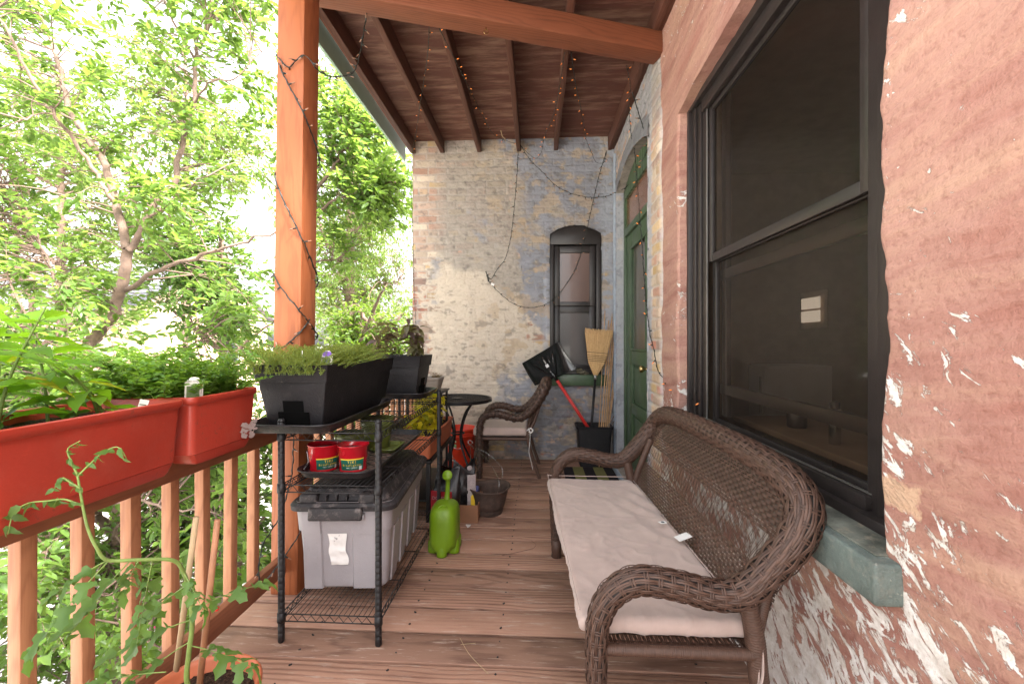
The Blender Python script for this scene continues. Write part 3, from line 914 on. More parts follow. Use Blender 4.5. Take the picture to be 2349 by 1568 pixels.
# a second rail behind the screen (inner sash) and bright metal track lines
s_ = MB()
s_.box((XS + .07, 1.86, .99), (.03, 1.2, .05)); s_.box((XS + .07, 1.86, 1.60), (.03, 1.2, .05)); s_.box((XS + .07, 2.40, 1.7), (.03, .05, 1.7))
s_.build('inner_sash', M['frame'], wino, bevel=.003)
M['alu'] = plain('dull_aluminium', (0.35, 0.33, 0.31), 0.35, 0.1, metal=0.8)
s_ = MB()
s_.box((XR + .096, 2.425, 1.66), (.006, .005, 1.74)); s_.box((XR + .096, 1.86, 2.497), (.006, 1.2, .005)); s_.box((XR + .1, 1.86, .83), (.008, 1.2, .004))
s_.build('track', M['alu'], wino)
# sill of green painted stone
sl = MB()
sl.box((XR + .0, 1.865, .705), (.13, 1.68, .095))
so = sl.build('sill', [M['sillgreen']], wino, bevel=.009, seg=3)
MB().box((XR + .02, 1.865, .7545), (.11, 1.60, .006)).build('sill_top', M['silltop'], wino, bevel=.002)

# dim room behind the window
rm = MB()
x0, x1, y0, y1, z0, z1 = XS + .12, 4.6, -.6, 5.6, -.05, 3.3
M['room'] = plain('dim_room_wall', (0.30, 0.22, 0.16), 0.9)
for c, s in (((x1, 2.5, 1.6), (.04, 6.2, 3.4)), (((x0 + x1) / 2, y0, 1.6), (x1 - x0, .04, 3.4)), (((x0 + x1) / 2, y1, 1.6), (x1 - x0, .04, 3.4)),
             (((x0 + x1) / 2, 2.5, z0), (x1 - x0, 6.2, .04)), (((x0 + x1) / 2, 2.5, z1), (x1 - x0, 6.2, .04)),
             ((XS + .11, .2, 1.6), (.02, 1.8, 3.4)), ((XS + .11, 4.15, 1.6), (.02, 3.1, 3.4)), ((XS + .11, 1.86, .3), (.02, 1.6, .9)), ((XS + .11, 1.86, 3.0), (.02, 1.6, .8))):
    rm.box(c, s)
rm.build('room', M['room'], house)


def emis(name, c, s):
    g = G(name); e = g.n('Emission', {'Color': c + (1,), 'Strength': s})
    g.nt.links.new(e.outputs[0], g.out.inputs[0]); return g.mat


M['daylit'] = emis('daylit_far_window', (0.9, 0.82, 0.70), 0.13)
M['white'] = plain('white_enamel', (0.75, 0.74, 0.72), 0.4, 0.05)


def at_x(px, py, X):
    """point where the sight line meets the plane x = X"""
    a = W(px, py, 1.0); o = Vector((0, 0, HC)); d = a - o
    return o + d * (X / d.x)


p1 = at_x(1838, 740, 2.9); p2 = at_x(1882, 679, 2.9)
fw = MB()
for k in range(2):
    za = p1.z + (p2.z - p1.z) * (0.0 if k == 0 else .54); zb_ = p1.z + (p2.z - p1.z) * (.46 if k == 0 else 1)
    fw.box((4.55, 6.0, 0), (.001, .001, .001)) if False else None
    fw.quad((2.9, p1.y, za), (2.9, p2.y, za), (2.9, p2.y, zb_), (2.9, p1.y, zb_))
fwo = tag(fw.build('lit_window', M['daylit'], None, fixn=False), 'small bright two-pane window glowing inside the dim room seen through the big window', 'window')
MB().box((2.95, (p1.y + p2.y) / 2, (p1.z + p2.z) / 2), (.04, abs(p2.y - p1.y) + .14, p2.z - p1.z + .14)).build('window_casing', M['room'], fwo)
fp1 = at_x(1722, 870, 2.2); fp2 = at_x(1760, 738, 2.2)
fr_ = thing('refrigerator', 'pale upright fridge standing in the dim room behind the big window', 'fridge', ((fp1.x + .3), (fp1.y + fp2.y) / 2, -.03))
wd_ = abs(fp1.y - fp2.y)
yc_ = (fp1.y + fp2.y) / 2
MB().box((2.5, yc_, .5), (.6, wd_, 1.02)).build('cabinet', M['white'], fr_, bevel=.01)
MB().box((2.19, yc_, .55), (.03, wd_ - .01, .9)).build('door', M['white'], fr_, bevel=.01)
MB().cyl((2.16, yc_ - wd_ * .35, .55), (2.16, yc_ - wd_ * .35, .9), .01).build('handle', M['alu'], fr_)
cnt = thing('kitchen_table', 'dark table behind the window with jars on it', 'table', (1.5, 1.9, -.03))
MB().box((1.45, 1.9, .80), (.62, 1.5, .03)).build('tabletop', M['room'], cnt, bevel=.005)
for sx in (1.2, 1.72):
    for sy in (1.22, 2.58): MB().box((sx, sy, .38), (.05, .05, .8)).build('leg', M['room'], cnt, bevel=.004)
M['steel'] = plain('steel', (0.55, 0.55, 0.56), 0.25, 0.1, metal=1.0)
tb = at_x(1915, 1040, 1.25); tt = at_x(1915, 975, 1.25)
t_ = thing('flask', 'tall shiny cylindrical flask behind the lower window pane', 'flask', (tb.x, tb.y, .815))
MB().lathe([(.02, 0), (.022, .005), (.022, .14), (.018, .15)], (tb.x, tb.y, .815), 20).build('body', M['steel'], t_, smooth=True)
MB().lathe([(.018, .15), (.019, .152), (.019, .175), (.005, .18)], (tb.x, tb.y, .815), 20).build('lid', M['frame'], t_, smooth=True)
tb = at_x(1828, 1020, 1.3)
t_ = thing('glass_jar', 'small squat jar with a bail lid behind the lower window pane', 'jar', (tb.x, tb.y, .815))
MB().lathe([(.04, 0), (.045, .01), (.045, .07), (.03, .085)], (tb.x, tb.y, .815), 20).build('body', M['pane_dark'], t_, smooth=True)
MB().lathe([(.032, .085), (.034, .088), (.034, .098), (.005, .102)], (tb.x, tb.y, .815), 20).build('lid', M['steel'], t_, smooth=True)

# ================================================================== DECK, ROOF, RAILING
pitch = 0.1795
dk = MB()
yk = -1.35
k = 0
while yk < YB - 0.02:
    y1_ = min(yk + pitch - 0.0135, YB - .012)
    xa = -1.42
    if k % 3 == 5: pass
    dk.box(((xa + XR + .01) / 2, (yk + y1_) / 2, -.019 + random.uniform(-.0015, .0015)), (XR + .01 - xa, y1_ - yk, .038))
    yk += pitch; k += 1
dko = dk.build('deck', M['deck'], None, bevel=.0035, origin=(0, 2, 0))
tag(dko, kind='structure')
nl = MB()
for i in range(k):
    yy = -1.35 + i * pitch + pitch * .5
    for xx in (-.95, -.56, -.15, .25, .62):
        for dy in (-.045, .045):
            nl.cyl((xx + random.uniform(-.01, .01), yy + dy + random.uniform(-.008, .008), .0008), (xx, yy + dy, .0022), .0035, 6)
nlo = nl.build('deck_nail', M['dark'], dko)
tag(nlo, kind='stuff')
fx = MB()
MB().box((-.30, 1.66, -.058), (2.2, 6.0, .008)).build('gap_dark_sheet', M['dark'], dko)  # black sheet added below the boards so the gaps read as shade
for xx in (-1.30, -.5, .3): fx.box((xx, 1.66, -.135), (.04, 6.0, .19))
fx.box((-1.435, 1.66, -.12), (.035, 6.05, .22))
roof = thing('porch_roof', 'dark stained timber porch ceiling with open joists and plywood above', 'porch roof', (-.25, YB, 3.24))
sub = thing('deck_frame', 'dark timber joists carrying the deck boards at the porch edge', 'deck frame', (-1.3, 1.6, -.25))
fx.build('joist', M['joist'], sub)
for yy in (-1.2, 4.5): MB().box((-1.30, yy, -1.72), (.14, .14, 2.98)).build('support_post', M['cedar'], sub)

# unseen rest of the house, roof and walls added to block the sun
MB().box((3.4, 2.4, 4.30), (5.3, 7.4, .16)).build('roof', M['stone'], house, bevel=.01)
MB().box((5.95, 2.4, .5), (.2, 7.4, 7.4)).build('wall', M['red'], house)
MB().box((3.4, -1.23, .5), (4.9, .2, 7.4)).build('wall', M['red'], house)
MB().box((3.4, 6.0, .5), (4.9, .2, 7.4)).build('wall', M['red'], house)
MB().box((.92, 3.9, 3.85), (.16, 1.9, .86)).build('wall', M['red'], house)
MB().box((-.25, YB + .18, 3.85), (2.14, .34, .86)).build('wall', M['red'], house)
pl = MB()
yy = 2.05
for a, b in ((1.62, 2.83), (2.834, 4.05), (4.054, YB + .05)):
    pl.box((-.27, (a + b) / 2, 3.38 + .0), (2.2, b - a, .016))
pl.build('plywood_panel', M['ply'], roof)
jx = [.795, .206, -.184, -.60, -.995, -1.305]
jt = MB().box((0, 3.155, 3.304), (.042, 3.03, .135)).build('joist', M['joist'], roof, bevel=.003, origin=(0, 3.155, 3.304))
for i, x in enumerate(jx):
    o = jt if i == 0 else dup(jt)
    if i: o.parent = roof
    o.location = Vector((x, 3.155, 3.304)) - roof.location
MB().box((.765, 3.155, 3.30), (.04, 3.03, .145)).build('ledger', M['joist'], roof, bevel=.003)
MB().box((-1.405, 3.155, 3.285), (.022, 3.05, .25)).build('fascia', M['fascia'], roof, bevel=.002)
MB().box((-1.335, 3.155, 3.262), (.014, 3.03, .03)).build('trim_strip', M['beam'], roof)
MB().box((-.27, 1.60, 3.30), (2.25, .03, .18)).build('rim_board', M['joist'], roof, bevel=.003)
# main beam, laid askew from the post to the wall
ba = Vector((-1.33, 2.30, 3.168)); bb = Vector((.81, 2.97, 3.168))
bm_ = MB().bar(ba, bb, .14, .135, 0).build('beam', M['beam'], roof, bevel=.006, seg=3)
dv = (bb - ba).normalized(); sdv = Vector((-dv.y, dv.x, 0))
hk = MB()
e0 = ba + dv * 1.08 - sdv * .01 + Vector((0, 0, -.07))
hk.cyl(e0 + Vector((0, 0, .01)), e0 - Vector((0, 0, .012)), .003, 6)
hk.tube([e0 + dv * (.013 * math.sin(a)) + Vector((0, 0, -.025 - .013 * -math.cos(a) * -1)) for a in np.linspace(0, 2 * math.pi, 14)], .0025, 6)
hk.build('eye_hook', M['brass'], roof)
MB().bar(ba + sdv * .125 + Vector((0, 0, .04)), bb + sdv * .125 + Vector((0, 0, .04)) - dv * .02, .04, .058, 0).build('blocking', M['joist'], roof, bevel=.002)

po = MB()
po.box((-1.236 - .014 * .0, 2.185, 1.55), (.135, .148, 3.095), shear=.013)
post = po.build('porch_post', M['cedar'], None, bevel=.004, seg=2)
tag(post, 'orange stained square timber post wound with string lights, carrying the roof beam', 'post')

XRAIL = -1.24


def railing(ya, yb, label):
    t = thing('railing', label, 'railing', (XRAIL, (ya + yb) / 2, .1), 'timber railing runs')
    L = yb - ya; yc = (ya + yb) / 2
    MB().box((XRAIL, yc, .82), (.036, L, .092)).build('top_rail', M['rail'], t, bevel=.003)
    MB().box((XRAIL, yc, .155), (.036, L, .088)).build('bottom_rail', M['rail'], t, bevel=.003)
    b0 = None
    y = 1.017 + .019 - .15 * 20
    while y < yb - .03:
        if y > ya + .03:
            if b0 is None:
                b0 = MB().box((XRAIL - .037, y, .48), (.036, .038, .76)).build('baluster', M['baluster'], t, bevel=.003, origin=(XRAIL - .037, y, .1)); o = b0
            else:
                o = dup(b0, t)
            o.location = Vector((XRAIL - .037, y, .1)) - t.location
            o.rotation_euler = (random.uniform(-.006, .006), random.uniform(-.006, .006), random.uniform(-.03, .03))
        y += .15
    return t


railing(-.30, 2.105, 'near run of timber railing with square balusters below the orange planters')
railing(2.262, YB - .01, 'far run of timber railing seen behind the wire shelf, beyond the post')

# ================================================================== WICKER FURNITURE
def wickermat(name, c1, c2):
    g = G(name); r = g.rnd()
    n = g.noise(g.obj(), 60.0, 4, 0.7)
    col = g.mix(g.m('ADD', g.m('MULTIPLY', r, 0.6), g.m('MULTIPLY', g.ramp(n, [(0.3, 0), (0.7, 1)]), 0.5), clamp=True), c1, c2)
    return g.bsdf(col, 0.48, g.bump(g.noise(g.obj(), 400.0, 2), 0.3, 0.001), 0.38)


M['wicker'] = wickermat('brown_resin_wicker', (0.040, 0.021, 0.015), (0.110, 0.060, 0.042))
M['wickdark'] = plain('wicker_core', (0.018, 0.012, 0.010), 0.7)


def fabricmat(name, c):
    g = G(name); p = g.obj()
    wv = g.m('MULTIPLY', g.m('SINE', g.m('MULTIPLY', g.n('SeparateXYZ', {0: p}).outputs[0], 3600.0)), g.m('SINE', g.m('MULTIPLY', g.n('SeparateXYZ', {0: p}).outputs[1], 3600.0)))
    sl = g.noise(g.n('Mapping', {'Vector': p, 'Scale': (260, 14, 30)}).outputs[0], 1.0, 3, 0.6)
    n = g.noise(p, 7.0, 5, 0.6)
    st = g.ramp(g.noise(p, 4.5, 5, 0.7, 0.5), [(0.55, 0), (0.75, 1)])
    col = g.mix(g.ramp(n, [(0.3, 0), (0.7, 1)]), tuple(x * .86 for x in c), tuple(min(1, x * 1.1) for x in c))
    col = g.mix(g.m('MULTIPLY', sl, 0.25), col, tuple(x * .75 for x in c))
    col = g.mix(g.m('MULTIPLY', st, 0.25), col, (c[0] * .8, c[1] * .68, c[2] * .6))
    return g.bsdf(col, 0.9, g.bump(g.m('ADD', g.m('MULTIPLY', wv, 0.2), sl), 0.25, 0.002), 0.15, sheen=0.2)


M['cushion'] = fabricmat('pale_linen', (0.47, 0.36, 0.32))


def wicker_tube(path, r, pairs=12, pitch_=0.030, step=0.006, amp=0.0045, sq=1.0, phase=0.0):
    """woven sleeve : long strand pairs passing over and under cross strands; returns list of (V,F)"""
    p = smooth_path(path, step)
    p, t, n, b = frames(p)
    k = len(p)
    rr = np.interp(np.linspace(0, 1, k), np.linspace(0, 1, len(r)), r)
    s = np.arange(k) * step
    VV = []; FF = []; off = 0

    def addgrid(P):
        nonlocal off
        a, c_, _ = P.shape
        VV.append(P.reshape(-1, 3)); FF.append(grid_faces(a, c_) + off); off += a * c_
    # core
    ang = np.linspace(0, 2 * math.pi, 13)
    P = p[:, None] + (n[:, None] * np.cos(ang)[None, :, None] + b[:, None] * np.sin(ang)[None, :, None] * sq) * (rr * 0.90)[:, None, None]
    core = (P.reshape(-1, 3), grid_faces(k, 13))
    for j in range(pairs):
        for q in (-1, 1):
            th = 2 * math.pi * (j + .5 * .48 * q) / pairs + 0.10 * np.sin(s * 9 + j)
            hw = 2 * math.pi / pairs * 0.215
            z = np.sin(math.pi * s / pitch_ + j * math.pi + phase)
            # slower top, quick dive
            z = np.sign(z) * np.abs(z) ** 0.6
            rad = rr + amp * z
            P = []
            for d, e in ((-1, -0.0010), (0, 0.0007), (1, -0.0010)):
                a = th + d * hw
                P.append(p + (n * np.cos(a)[:, None] + b * np.sin(a)[:, None] * sq) * (rad + e)[:, None])
            addgrid(np.stack(P, 1))
    # cross strands (double)
    m = int(s[-1] / pitch_)
    ang = np.linspace(0, 2 * math.pi, 25)
    for i in range(m + 1):
        for dq in (-.0035, .0035):
            s0 = (i + .5) * pitch_ + dq
            if s0 >= s[-1] - .003: continue
            i0 = int(s0 / step); f = s0 / step - i0
            c0 = p[i0] * (1 - f) + p[i0 + 1] * f
            rad = rr[i0] + 0.0005
            dirs = n[i0][None] * np.cos(ang)[:, None] + b[i0][None] * np.sin(ang)[:, None] * sq
            P = []
            for e, h in ((-.0026, -0.0012), (0, 0.0008), (.0026, -0.0012)):
                P.append(c0 + dirs * (rad - .0008 + h) + t[i0] * e)
            addgrid(np.stack(P, 1)[:, ::-1])
    return np.vstack(VV), np.vstack(FF), core


def wicker_part(name, parent, *a, **k):
    V, Fc, core = wicker_tube(*a, **k)
    o = np_mesh(name, np.vstack([V, core[0]]), np.vstack([Fc, core[1] + len(V)]), [M['wicker'], M['wickdark']], parent, True)
    mi = np.r_[np.zeros(len(Fc), np.int32), np.ones(len(core[1]), np.int32)]
    o.data.polygons.foreach_set('material_index', mi)
    return o


def wrapped(name, parent, path, r, pitch_=0.006, n=12, step=0.0015, mat=None):
    """tube wound with a flat strand"""
    p = smooth_path(path, step)
    p, t, nn, b = frames(p)
    k = len(p)
    rr = np.interp(np.linspace(0, 1, k), np.linspace(0, 1, len(r)), r) if not np.isscalar(r) else np.full(k, r)
    s = np.arange(k) * step
    ang = np.linspace(0, 2 * math.pi, n, endpoint=False)
    tw = (s[:, None] / pitch_ + ang[None] / (2 * math.pi)) % 1.0
    rad = rr[:, None] * (1 + 0.075 * (np.sin(math.pi * tw) ** 0.6 - 1))
    P = p[:, None] + (nn[:, None] * np.cos(ang)[None, :, None] + b[:, None] * np.sin(ang)[None, :, None]) * rad[..., None]
    return np_mesh(name, P.reshape(-1, 3), grid_faces(k, n, close_v=True)[:, ::-1], mat or M['wicker'], parent, True)


def woven_panel(name, parent, surf, rows, row_iv, pitch_=0.02, step=0.004, amp=0.0022, half=0.0046, stakes=True, parity0=0):
    """surf(u,v)->(x,y,z) arrays and normal; rows list of v (m), row_iv(v)->(u0,u1). rows weave over stakes at each pitch"""
    VV = []; FF = []; off = 0
    for i, v in enumerate(rows):
        u0, u1 = row_iv(v)
        if u1 - u0 < .03: continue
        u = np.arange(u0, u1, step)
        for q in (-.5, .5):
            vv = v + q * half * 1.02
            z = np.sin(math.pi * u / pitch_ + (i + parity0) * math.pi)
            z = np.sign(z) * np.abs(z) ** 0.7 * amp
            P = []
            for d, e in ((-1, -.0006), (0, .0006), (1, -.0006)):
                c, nrm = surf(u, np.full_like(u, vv + d * half * .47))
                P.append(c + nrm * (z + e)[:, None])
            P = np.stack(P, 1)
            VV.append(P.reshape(-1, 3)); FF.append(grid_faces(len(u), 3) + off); off += P.shape[0] * 3
    if stakes:
        v0, v1 = rows[0] - half, rows[-1] + half
        vs_ = np.arange(v0, v1, .01)
        lo = min(row_iv(v)[0] for v in rows); hi = max(row_iv(v)[1] for v in rows)
        ks = np.arange(math.ceil(lo / pitch_), hi / pitch_)
        for kk in ks:
            uu = (kk) * pitch_ + pitch_ * .5
            ok = np.array([row_iv(v)[0] < uu < row_iv(v)[1] for v in vs_])
            va = vs_[ok]
            if len(va) < 2: continue
            P = []
            for d in (-.0028, .0028):
                c, nrm = surf(np.full_like(va, uu + d), va)
                P.append(c)
            P = np.stack(P, 1)
            VV.append(P.reshape(-1, 3)); FF.append(grid_faces(len(va), 2) + off); off += len(va) * 2
    return np_mesh(name, np.vstack(VV), np.vstack(FF), M['wicker'], parent, True)


def rounded_slab(name, parent, mat, lo, hi, r, res, disp, smooth=True, taper=None):
    lo = np.array(lo, float); hi = np.array(hi, float); c = (lo + hi) / 2; h = (hi - lo) / 2
    V = []; Fc = []; off = 0
    for ax in range(3):
        a, b = [i for i in range(3) if i != ax]
        na = max(6, int(2 * h[a] / res)); nb = max(6, int(2 * h[b] / res))
        ta = np.linspace(-1, 1, na); tb_ = np.linspace(-1, 1, nb)
        A, B = np.meshgrid(ta, tb_, indexing='ij')
        for sg in (-1, 1):
            P = np.zeros(A.shape + (3,)); P[..., ax] = sg * h[ax]; P[..., a] = A * h[a]; P[..., b] = B * h[b]
            f = grid_faces(na, nb)
            flip = (sg > 0) != (ax != 1)
            V.append(P.reshape(-1, 3)); Fc.append((f[:, ::-1] if flip else f) + off); off += na * nb
    V = np.vstack(V); Fc = np.vstack(Fc)
    q = np.clip(V, -(h - r), h - r)
    d = V - q; L = np.linalg.norm(d, axis=1)[:, None]; d = d / np.maximum(L, 1e-9)
    P = q + d * r
    P = P + c
    if disp is not None: P = disp(P, d)
    key = np.round(P, 5)
    _u, idx, inv = np.unique(key, axis=0, return_index=True, return_inverse=True)
    inv = np.asarray(inv).reshape(-1)
    o = np_mesh(name, P[idx], inv[Fc], mat, parent, smooth)
    return o


def wrinkle(seed, amp=.006, f=(7, 5)):
    def fn(P, d):
        x, y = P[:, 0] * f[0], P[:, 1] * f[1]
        a = fbm(x * 1.2 + y * .4, y * 1.2, seed, 4); b = fbm(x * 2.1 - y * .8, y * 2.8 + x, seed + 9, 4)
        ridge = 1 - np.abs(2 * b - 1) * 2.0
        hgt = amp * (1.2 * (a - 0.5) + 0.9 * np.maximum(ridge - 0.45, 0) ** 1.5)
        return P + d * hgt[:, None]
    return fn


# ---------------------------------------------------------------- loveseat
SY0, SY1 = 1.235, 2.575
SYM = (SY0 + SY1) / 2


def sx(x, y): return x - .045 * (y - SY0)      # the seat stands slightly askew to the wall


half = [(.178, 0, 0), (.168, 0, .25), (.166, 0, .42), (.178, 0, .50), (.215, 0, .56), (.28, 0, .592), (.38, 0, .582), (.48, 0, .560), (.56, 0, .570), (.635, 0, .640),
        (.70, .0, .722), (.738, .03, .792), (.748, .12, .840), (.745, .27, .863), (.738, .45, .874)]
near = [(x, SY0 + y, z) for x, y, z in half]
far = [(x, SY1 - y, z) for x, y, z in half][::-1]
spath = [(sx(x, y), y, z) for x, y, z in near + [(.733, SYM, .878)] + far]
rl = [.029, .030, .033, .037, .041, .043, .043, .044, .047, .050, .053, .055, .053, .050, .048, .047]
rl = rl + rl[:-1][::-1]
sofa = thing('wicker_loveseat', 'brown woven wicker loveseat with a long pale seat cushion against the red wall', 'loveseat', (.42, SYM, 0))
# radii are per control point: map to arc length
sp_ = smooth_path(spath, .006)
cp = np.array(spath); sd2 = np.r_[0, np.cumsum(np.linalg.norm(np.diff(cp, axis=0), axis=1))]
rs = np.interp(np.linspace(0, sd2[-1], 80), sd2, rl)
wicker_part('arm_and_back_rim', sofa, spath, rs * .88, 19, .034, .006, .0027)
for yy in (SY0, SY1):
    MB().cyl((sx(.178, yy), yy, 0), (sx(.176, yy), yy, .10), .027, 14, r2=.030).build('foot', M['wicker'], sofa, smooth=True)


def xb(z): return .595 + .31 * (z - .40) + .02 * math.sin(math.pi * (z - .4) / .5) if np.isscalar(z) else .595 + .31 * (z - .40) + .02 * np.sin(np.pi * (z - .4) / .5)


def sofa_surf(u, v):
    x = xb(v) - .045 * (u - SY0)
    nrm = np.tile(np.array([-.955, -.04, .295]), (len(u), 1))
    nrm = nrm / np.linalg.norm(nrm, axis=1)[:, None]
    return np.stack([x, u, v], -1), nrm


# boundary from the rim path
rim = np.array([(y, z) for x, y, z in spath if z > .55 and x > .5])


def sofa_iv(v):
    if v < .60: return SY0 + .02, SY1 - .02
    top = .875
    t = min(1, max(0, (v - .60) / (top - .60)))
    ins = .01 + .42 * t ** 5
    return SY0 + .01 + ins, SY1 - .01 - ins


rows_low = list(np.arange(.40, .575, .0112))
rows_up = list(np.arange(.675, .862, .0112))
woven_panel('lower_weave', sofa, sofa_surf, rows_low, sofa_iv, .021)
woven_panel('upper_weave', sofa, sofa_surf, rows_up, sofa_iv, .021)
# open band : crossing stakes between the two woven fields
lb = MB()
VV = []; FF = []; off = 0
u = SY0 + .05
i = 0
vs_ = np.linspace(.57, .68, 10)
while u < SY1 - .05:
    for sgn, dz in ((1, .0025), (-1, -.0025)):
        for dd in (-.0033, .0033):
            uu = u + dd + sgn * .020 * (np.linspace(-1, 1, 10)) * (1 + .3 * math.sin(i * 2.1)) + random.uniform(-.002, .002)
            P = []
            for e in (-.0014, .0014):
                c_, n_ = sofa_surf(uu + e, vs_)
                P.append(c_ + n_ * (dz + .003 * math.sin(i + sgn)))
            P = np.stack(P, 1); VV.append(P.reshape(-1, 3)); FF.append(grid_faces(10, 2) + off); off += 20
    u += .029; i += 1
np_mesh('open_lattice', np.vstack(VV), np.vstack(FF), M['wicker'], sofa, True)
# frame posts beside the back, rear legs, seat rails
for yy, sg in ((SY0 + .03, 1), (SY1 - .03, -1)):
    wrapped('back_post', sofa, [(sx(.60, yy), yy, .38), (sx(.635, yy), yy + sg * .01, .52), (sx(.70, yy), yy + sg * .03, .70)], .018)
    yl = yy - sg * .01
    wrapped('rear_leg', sofa, [(sx(.575, yl), yl, .56), (sx(.60, yl), yl, .44), (sx(.615, yl), yl, .30), (sx(.655, yl), yl, .12), (sx(.70, yl), yl, 0)], [.024, .027, .027, .025, .024], .0075)
wrapped('seat_rail', sofa, [(sx(.17, SY0), SY0 + .012, .392), (sx(.40, SY0), SY0 + .012, .392), (sx(.60, SY0), SY0 + .012, .392)], .0165)
wrapped('seat_rail', sofa, [(sx(.17, SY1), SY1 - .012, .392), (sx(.60, SY1), SY1 - .012, .392)], .0165)
wrapped('seat_rail', sofa, [(sx(.165, SY0), SY0 + .02, .392), (sx(.165, SYM), SYM, .392), (sx(.165, SY1), SY1 - .02, .392)], .0165)
wrapped('seat_rail', sofa, [(sx(.60, SY0), SY0 + .02, .392), (sx(.60, SY1), SY1 - .02, .392)], .0165)
wrapped('stretcher', sofa, [(sx(.18, SY0), SY0, .17), (sx(.18, SYM), SYM, .17), (sx(.18, SY1), SY1, .17)], .010) if False else None


def seat_surf(u, v):
    return np.stack([sx(v, u), u, np.full_like(u, .398)], -1), np.tile(np.array([0, 0, 1.0]), (len(u), 1))


woven_panel('seat_deck', sofa, seat_surf, list(np.arange(.19, .60, .012)), lambda v: (SY0 + .02, SY1 - .02), .03, .008)


def cush(P, d):
    P = wrinkle(5, .010, (4.5, 3.6))(P, d)
    y = (P[:, 1] - SYM) / ((SY1 - SY0) / 2)
    top = sstep(.40, .46, P[:, 2])
    crown = .006 * (1 - y ** 2) * top
    P[:, 2] += crown + .010 * top * fbm(P[:, 0] * 3, P[:, 1] * 3, 77, 3) - .006 * top
    # diagonal drag wrinkles
    w_ = np.sin((P[:, 0] * 1.2 + P[:, 1] * .55) * 46 + 6 * fbm(P[:, 0] * 5, P[:, 1] * 5, 88, 3))
    m_ = sstep(.52, .70, fbm(P[:, 0] * 3.5, P[:, 1] * 2.6, 99, 3))
    P[:, 2] += .0040 * w_ * m_ * top
    P[:, 0] -= .045 * (P[:, 1] - SY0)
    P[:, 0] += .006 * np.sin(P[:, 1] * 9) * (1 - top)
    return P


cush_o = rounded_slab('seat_cushion', None, M['cushion'], (.125, SY0 + .035, .412), (.605, SY1 - .02, .462), .023, .008, cush)
tag(cush_o, 'long pale pink-beige seat cushion lying wrinkled on the wicker loveseat', 'cushion')
pp = MB()
for yy_, zz in ((SY0 + .032, .0),):
    pass
loop = [(.128, SY0 + .035 + .02), (.128, SYM), (.128, SY1 - .04), (.15, SY1 - .021), (.36, SY1 - .020), (.58, SY1 - .021)]
pp.tube([(sx(a, b) - 0.001, b, .474) for a, b in smooth_path([(x, y, 0) for x, y in loop], .03)[:, :2]], .0022, 6)
pp.tube([(sx(x, SYM) * 0 + sx(.604, y), y, .462) for x, y in [(0, SY0 + .06), (0, SYM), (0, SY1 - .04)]], .0022, 6)
pp.build('piping', M['cushion'], cush_o, smooth=True)
M['label'] = plain('white_fabric_label', (0.72, 0.70, 0.68), 0.7, 0.06)
M['ink'] = plain('dark_ink', (0.03, 0.03, 0.06), 0.6)
# white tags at the back edge
t_ = MB()
a = at_y = Vector((sx(.565, 1.80), 1.80, .492))
t_.box((sx(.585, 1.735), 1.735, .497), (.055, .040, .0015), (0, R(-14), R(15)))
t_.build('care_label', M['label'], cush_o)
t_ = MB(); t_.box((sx(.555, 1.88), 1.88, .4925), (.030, .022, .0016), (0, 0, R(18))); lab = t_.build('brand_label', M['label'], cush_o)
t_ = MB(); t_.lathe([(.001, 0), (.0075, .0006), (.001, .0012)], (sx(.555, 1.88), 1.88, .4932), 14); t_.build('label_print', M['ink'], lab)
tie = MB()
for q, (dx, dy, L_) in enumerate(((0, 0, .24), (.006, -.012, .25))):
    pts = [(sx(.60, SY0) + dx * .3, SY0 + .04, .455), (.604 + dx, SY0 + .02 + dy, .43), (.600 + dx, SY0 + .0 + dy, .36), (.598 - dx, SY0 - .004 + dy, .30), (.604 + dx, SY0 + .002 + dy, .24), (.598 + dx, SY0 + dy, .455 - L_)]
    tie.tube(smooth_path(pts, .01), .0055, 6, flat=.35)
tie.build('tie', M['cushion'], cush_o, smooth=True)

# ---------------------------------------------------------------- armchair
CY0, CY1 = 4.00, 4.52
CYM = (CY0 + CY1) / 2
ch = thing('wicker_armchair', 'brown wicker armchair with a pale square cushion beside the round metal table', 'armchair', (-.25, CYM, 0))
half = [(-.515, 0, 0), (-.51, 0, .25), (-.512, 0, .42), (-.495, 0, .52), (-.44, 0, .572), (-.34, 0, .582), (-.20, 0, .548), (-.11, 0, .563), (-.02, .01, .645), (.045, .03, .74), (.085, .09, .815), (.098, .17, .848)]
cpth = [(x, CY0 + y, z) for x, y, z in half] + [(.10, CYM, .855)] + [(x, CY1 - y, z) for x, y, z in half[::-1]]
rc = [.024, .025, .028, .031, .033, .034, .034, .035, .038, .042, .045, .044, .043]; rc = rc + rc[:-1][::-1]
cp = np.array(cpth); sd2 = np.r_[0, np.cumsum(np.linalg.norm(np.diff(cp, axis=0), axis=1))]
wicker_part('arm_and_back_rim', ch, cpth, np.interp(np.linspace(0, sd2[-1], 60), sd2, rc), 9, .032, .0065, .0058)


def ch_surf(u, v):
    x = -.085 + .38 * (v - .40) + .025 * np.sin(np.pi * (u - CY0) / (CY1 - CY0))
    nrm = np.tile(np.array([-.935, 0, .355]), (len(u), 1))
    return np.stack([x, u, v], -1), nrm


def ch_iv(v):
    t = min(1, max(0, (v - .55) / (.85 - .55)))
    ins = .02 + .20 * t ** 3
    return CY0 + ins, CY1 - ins


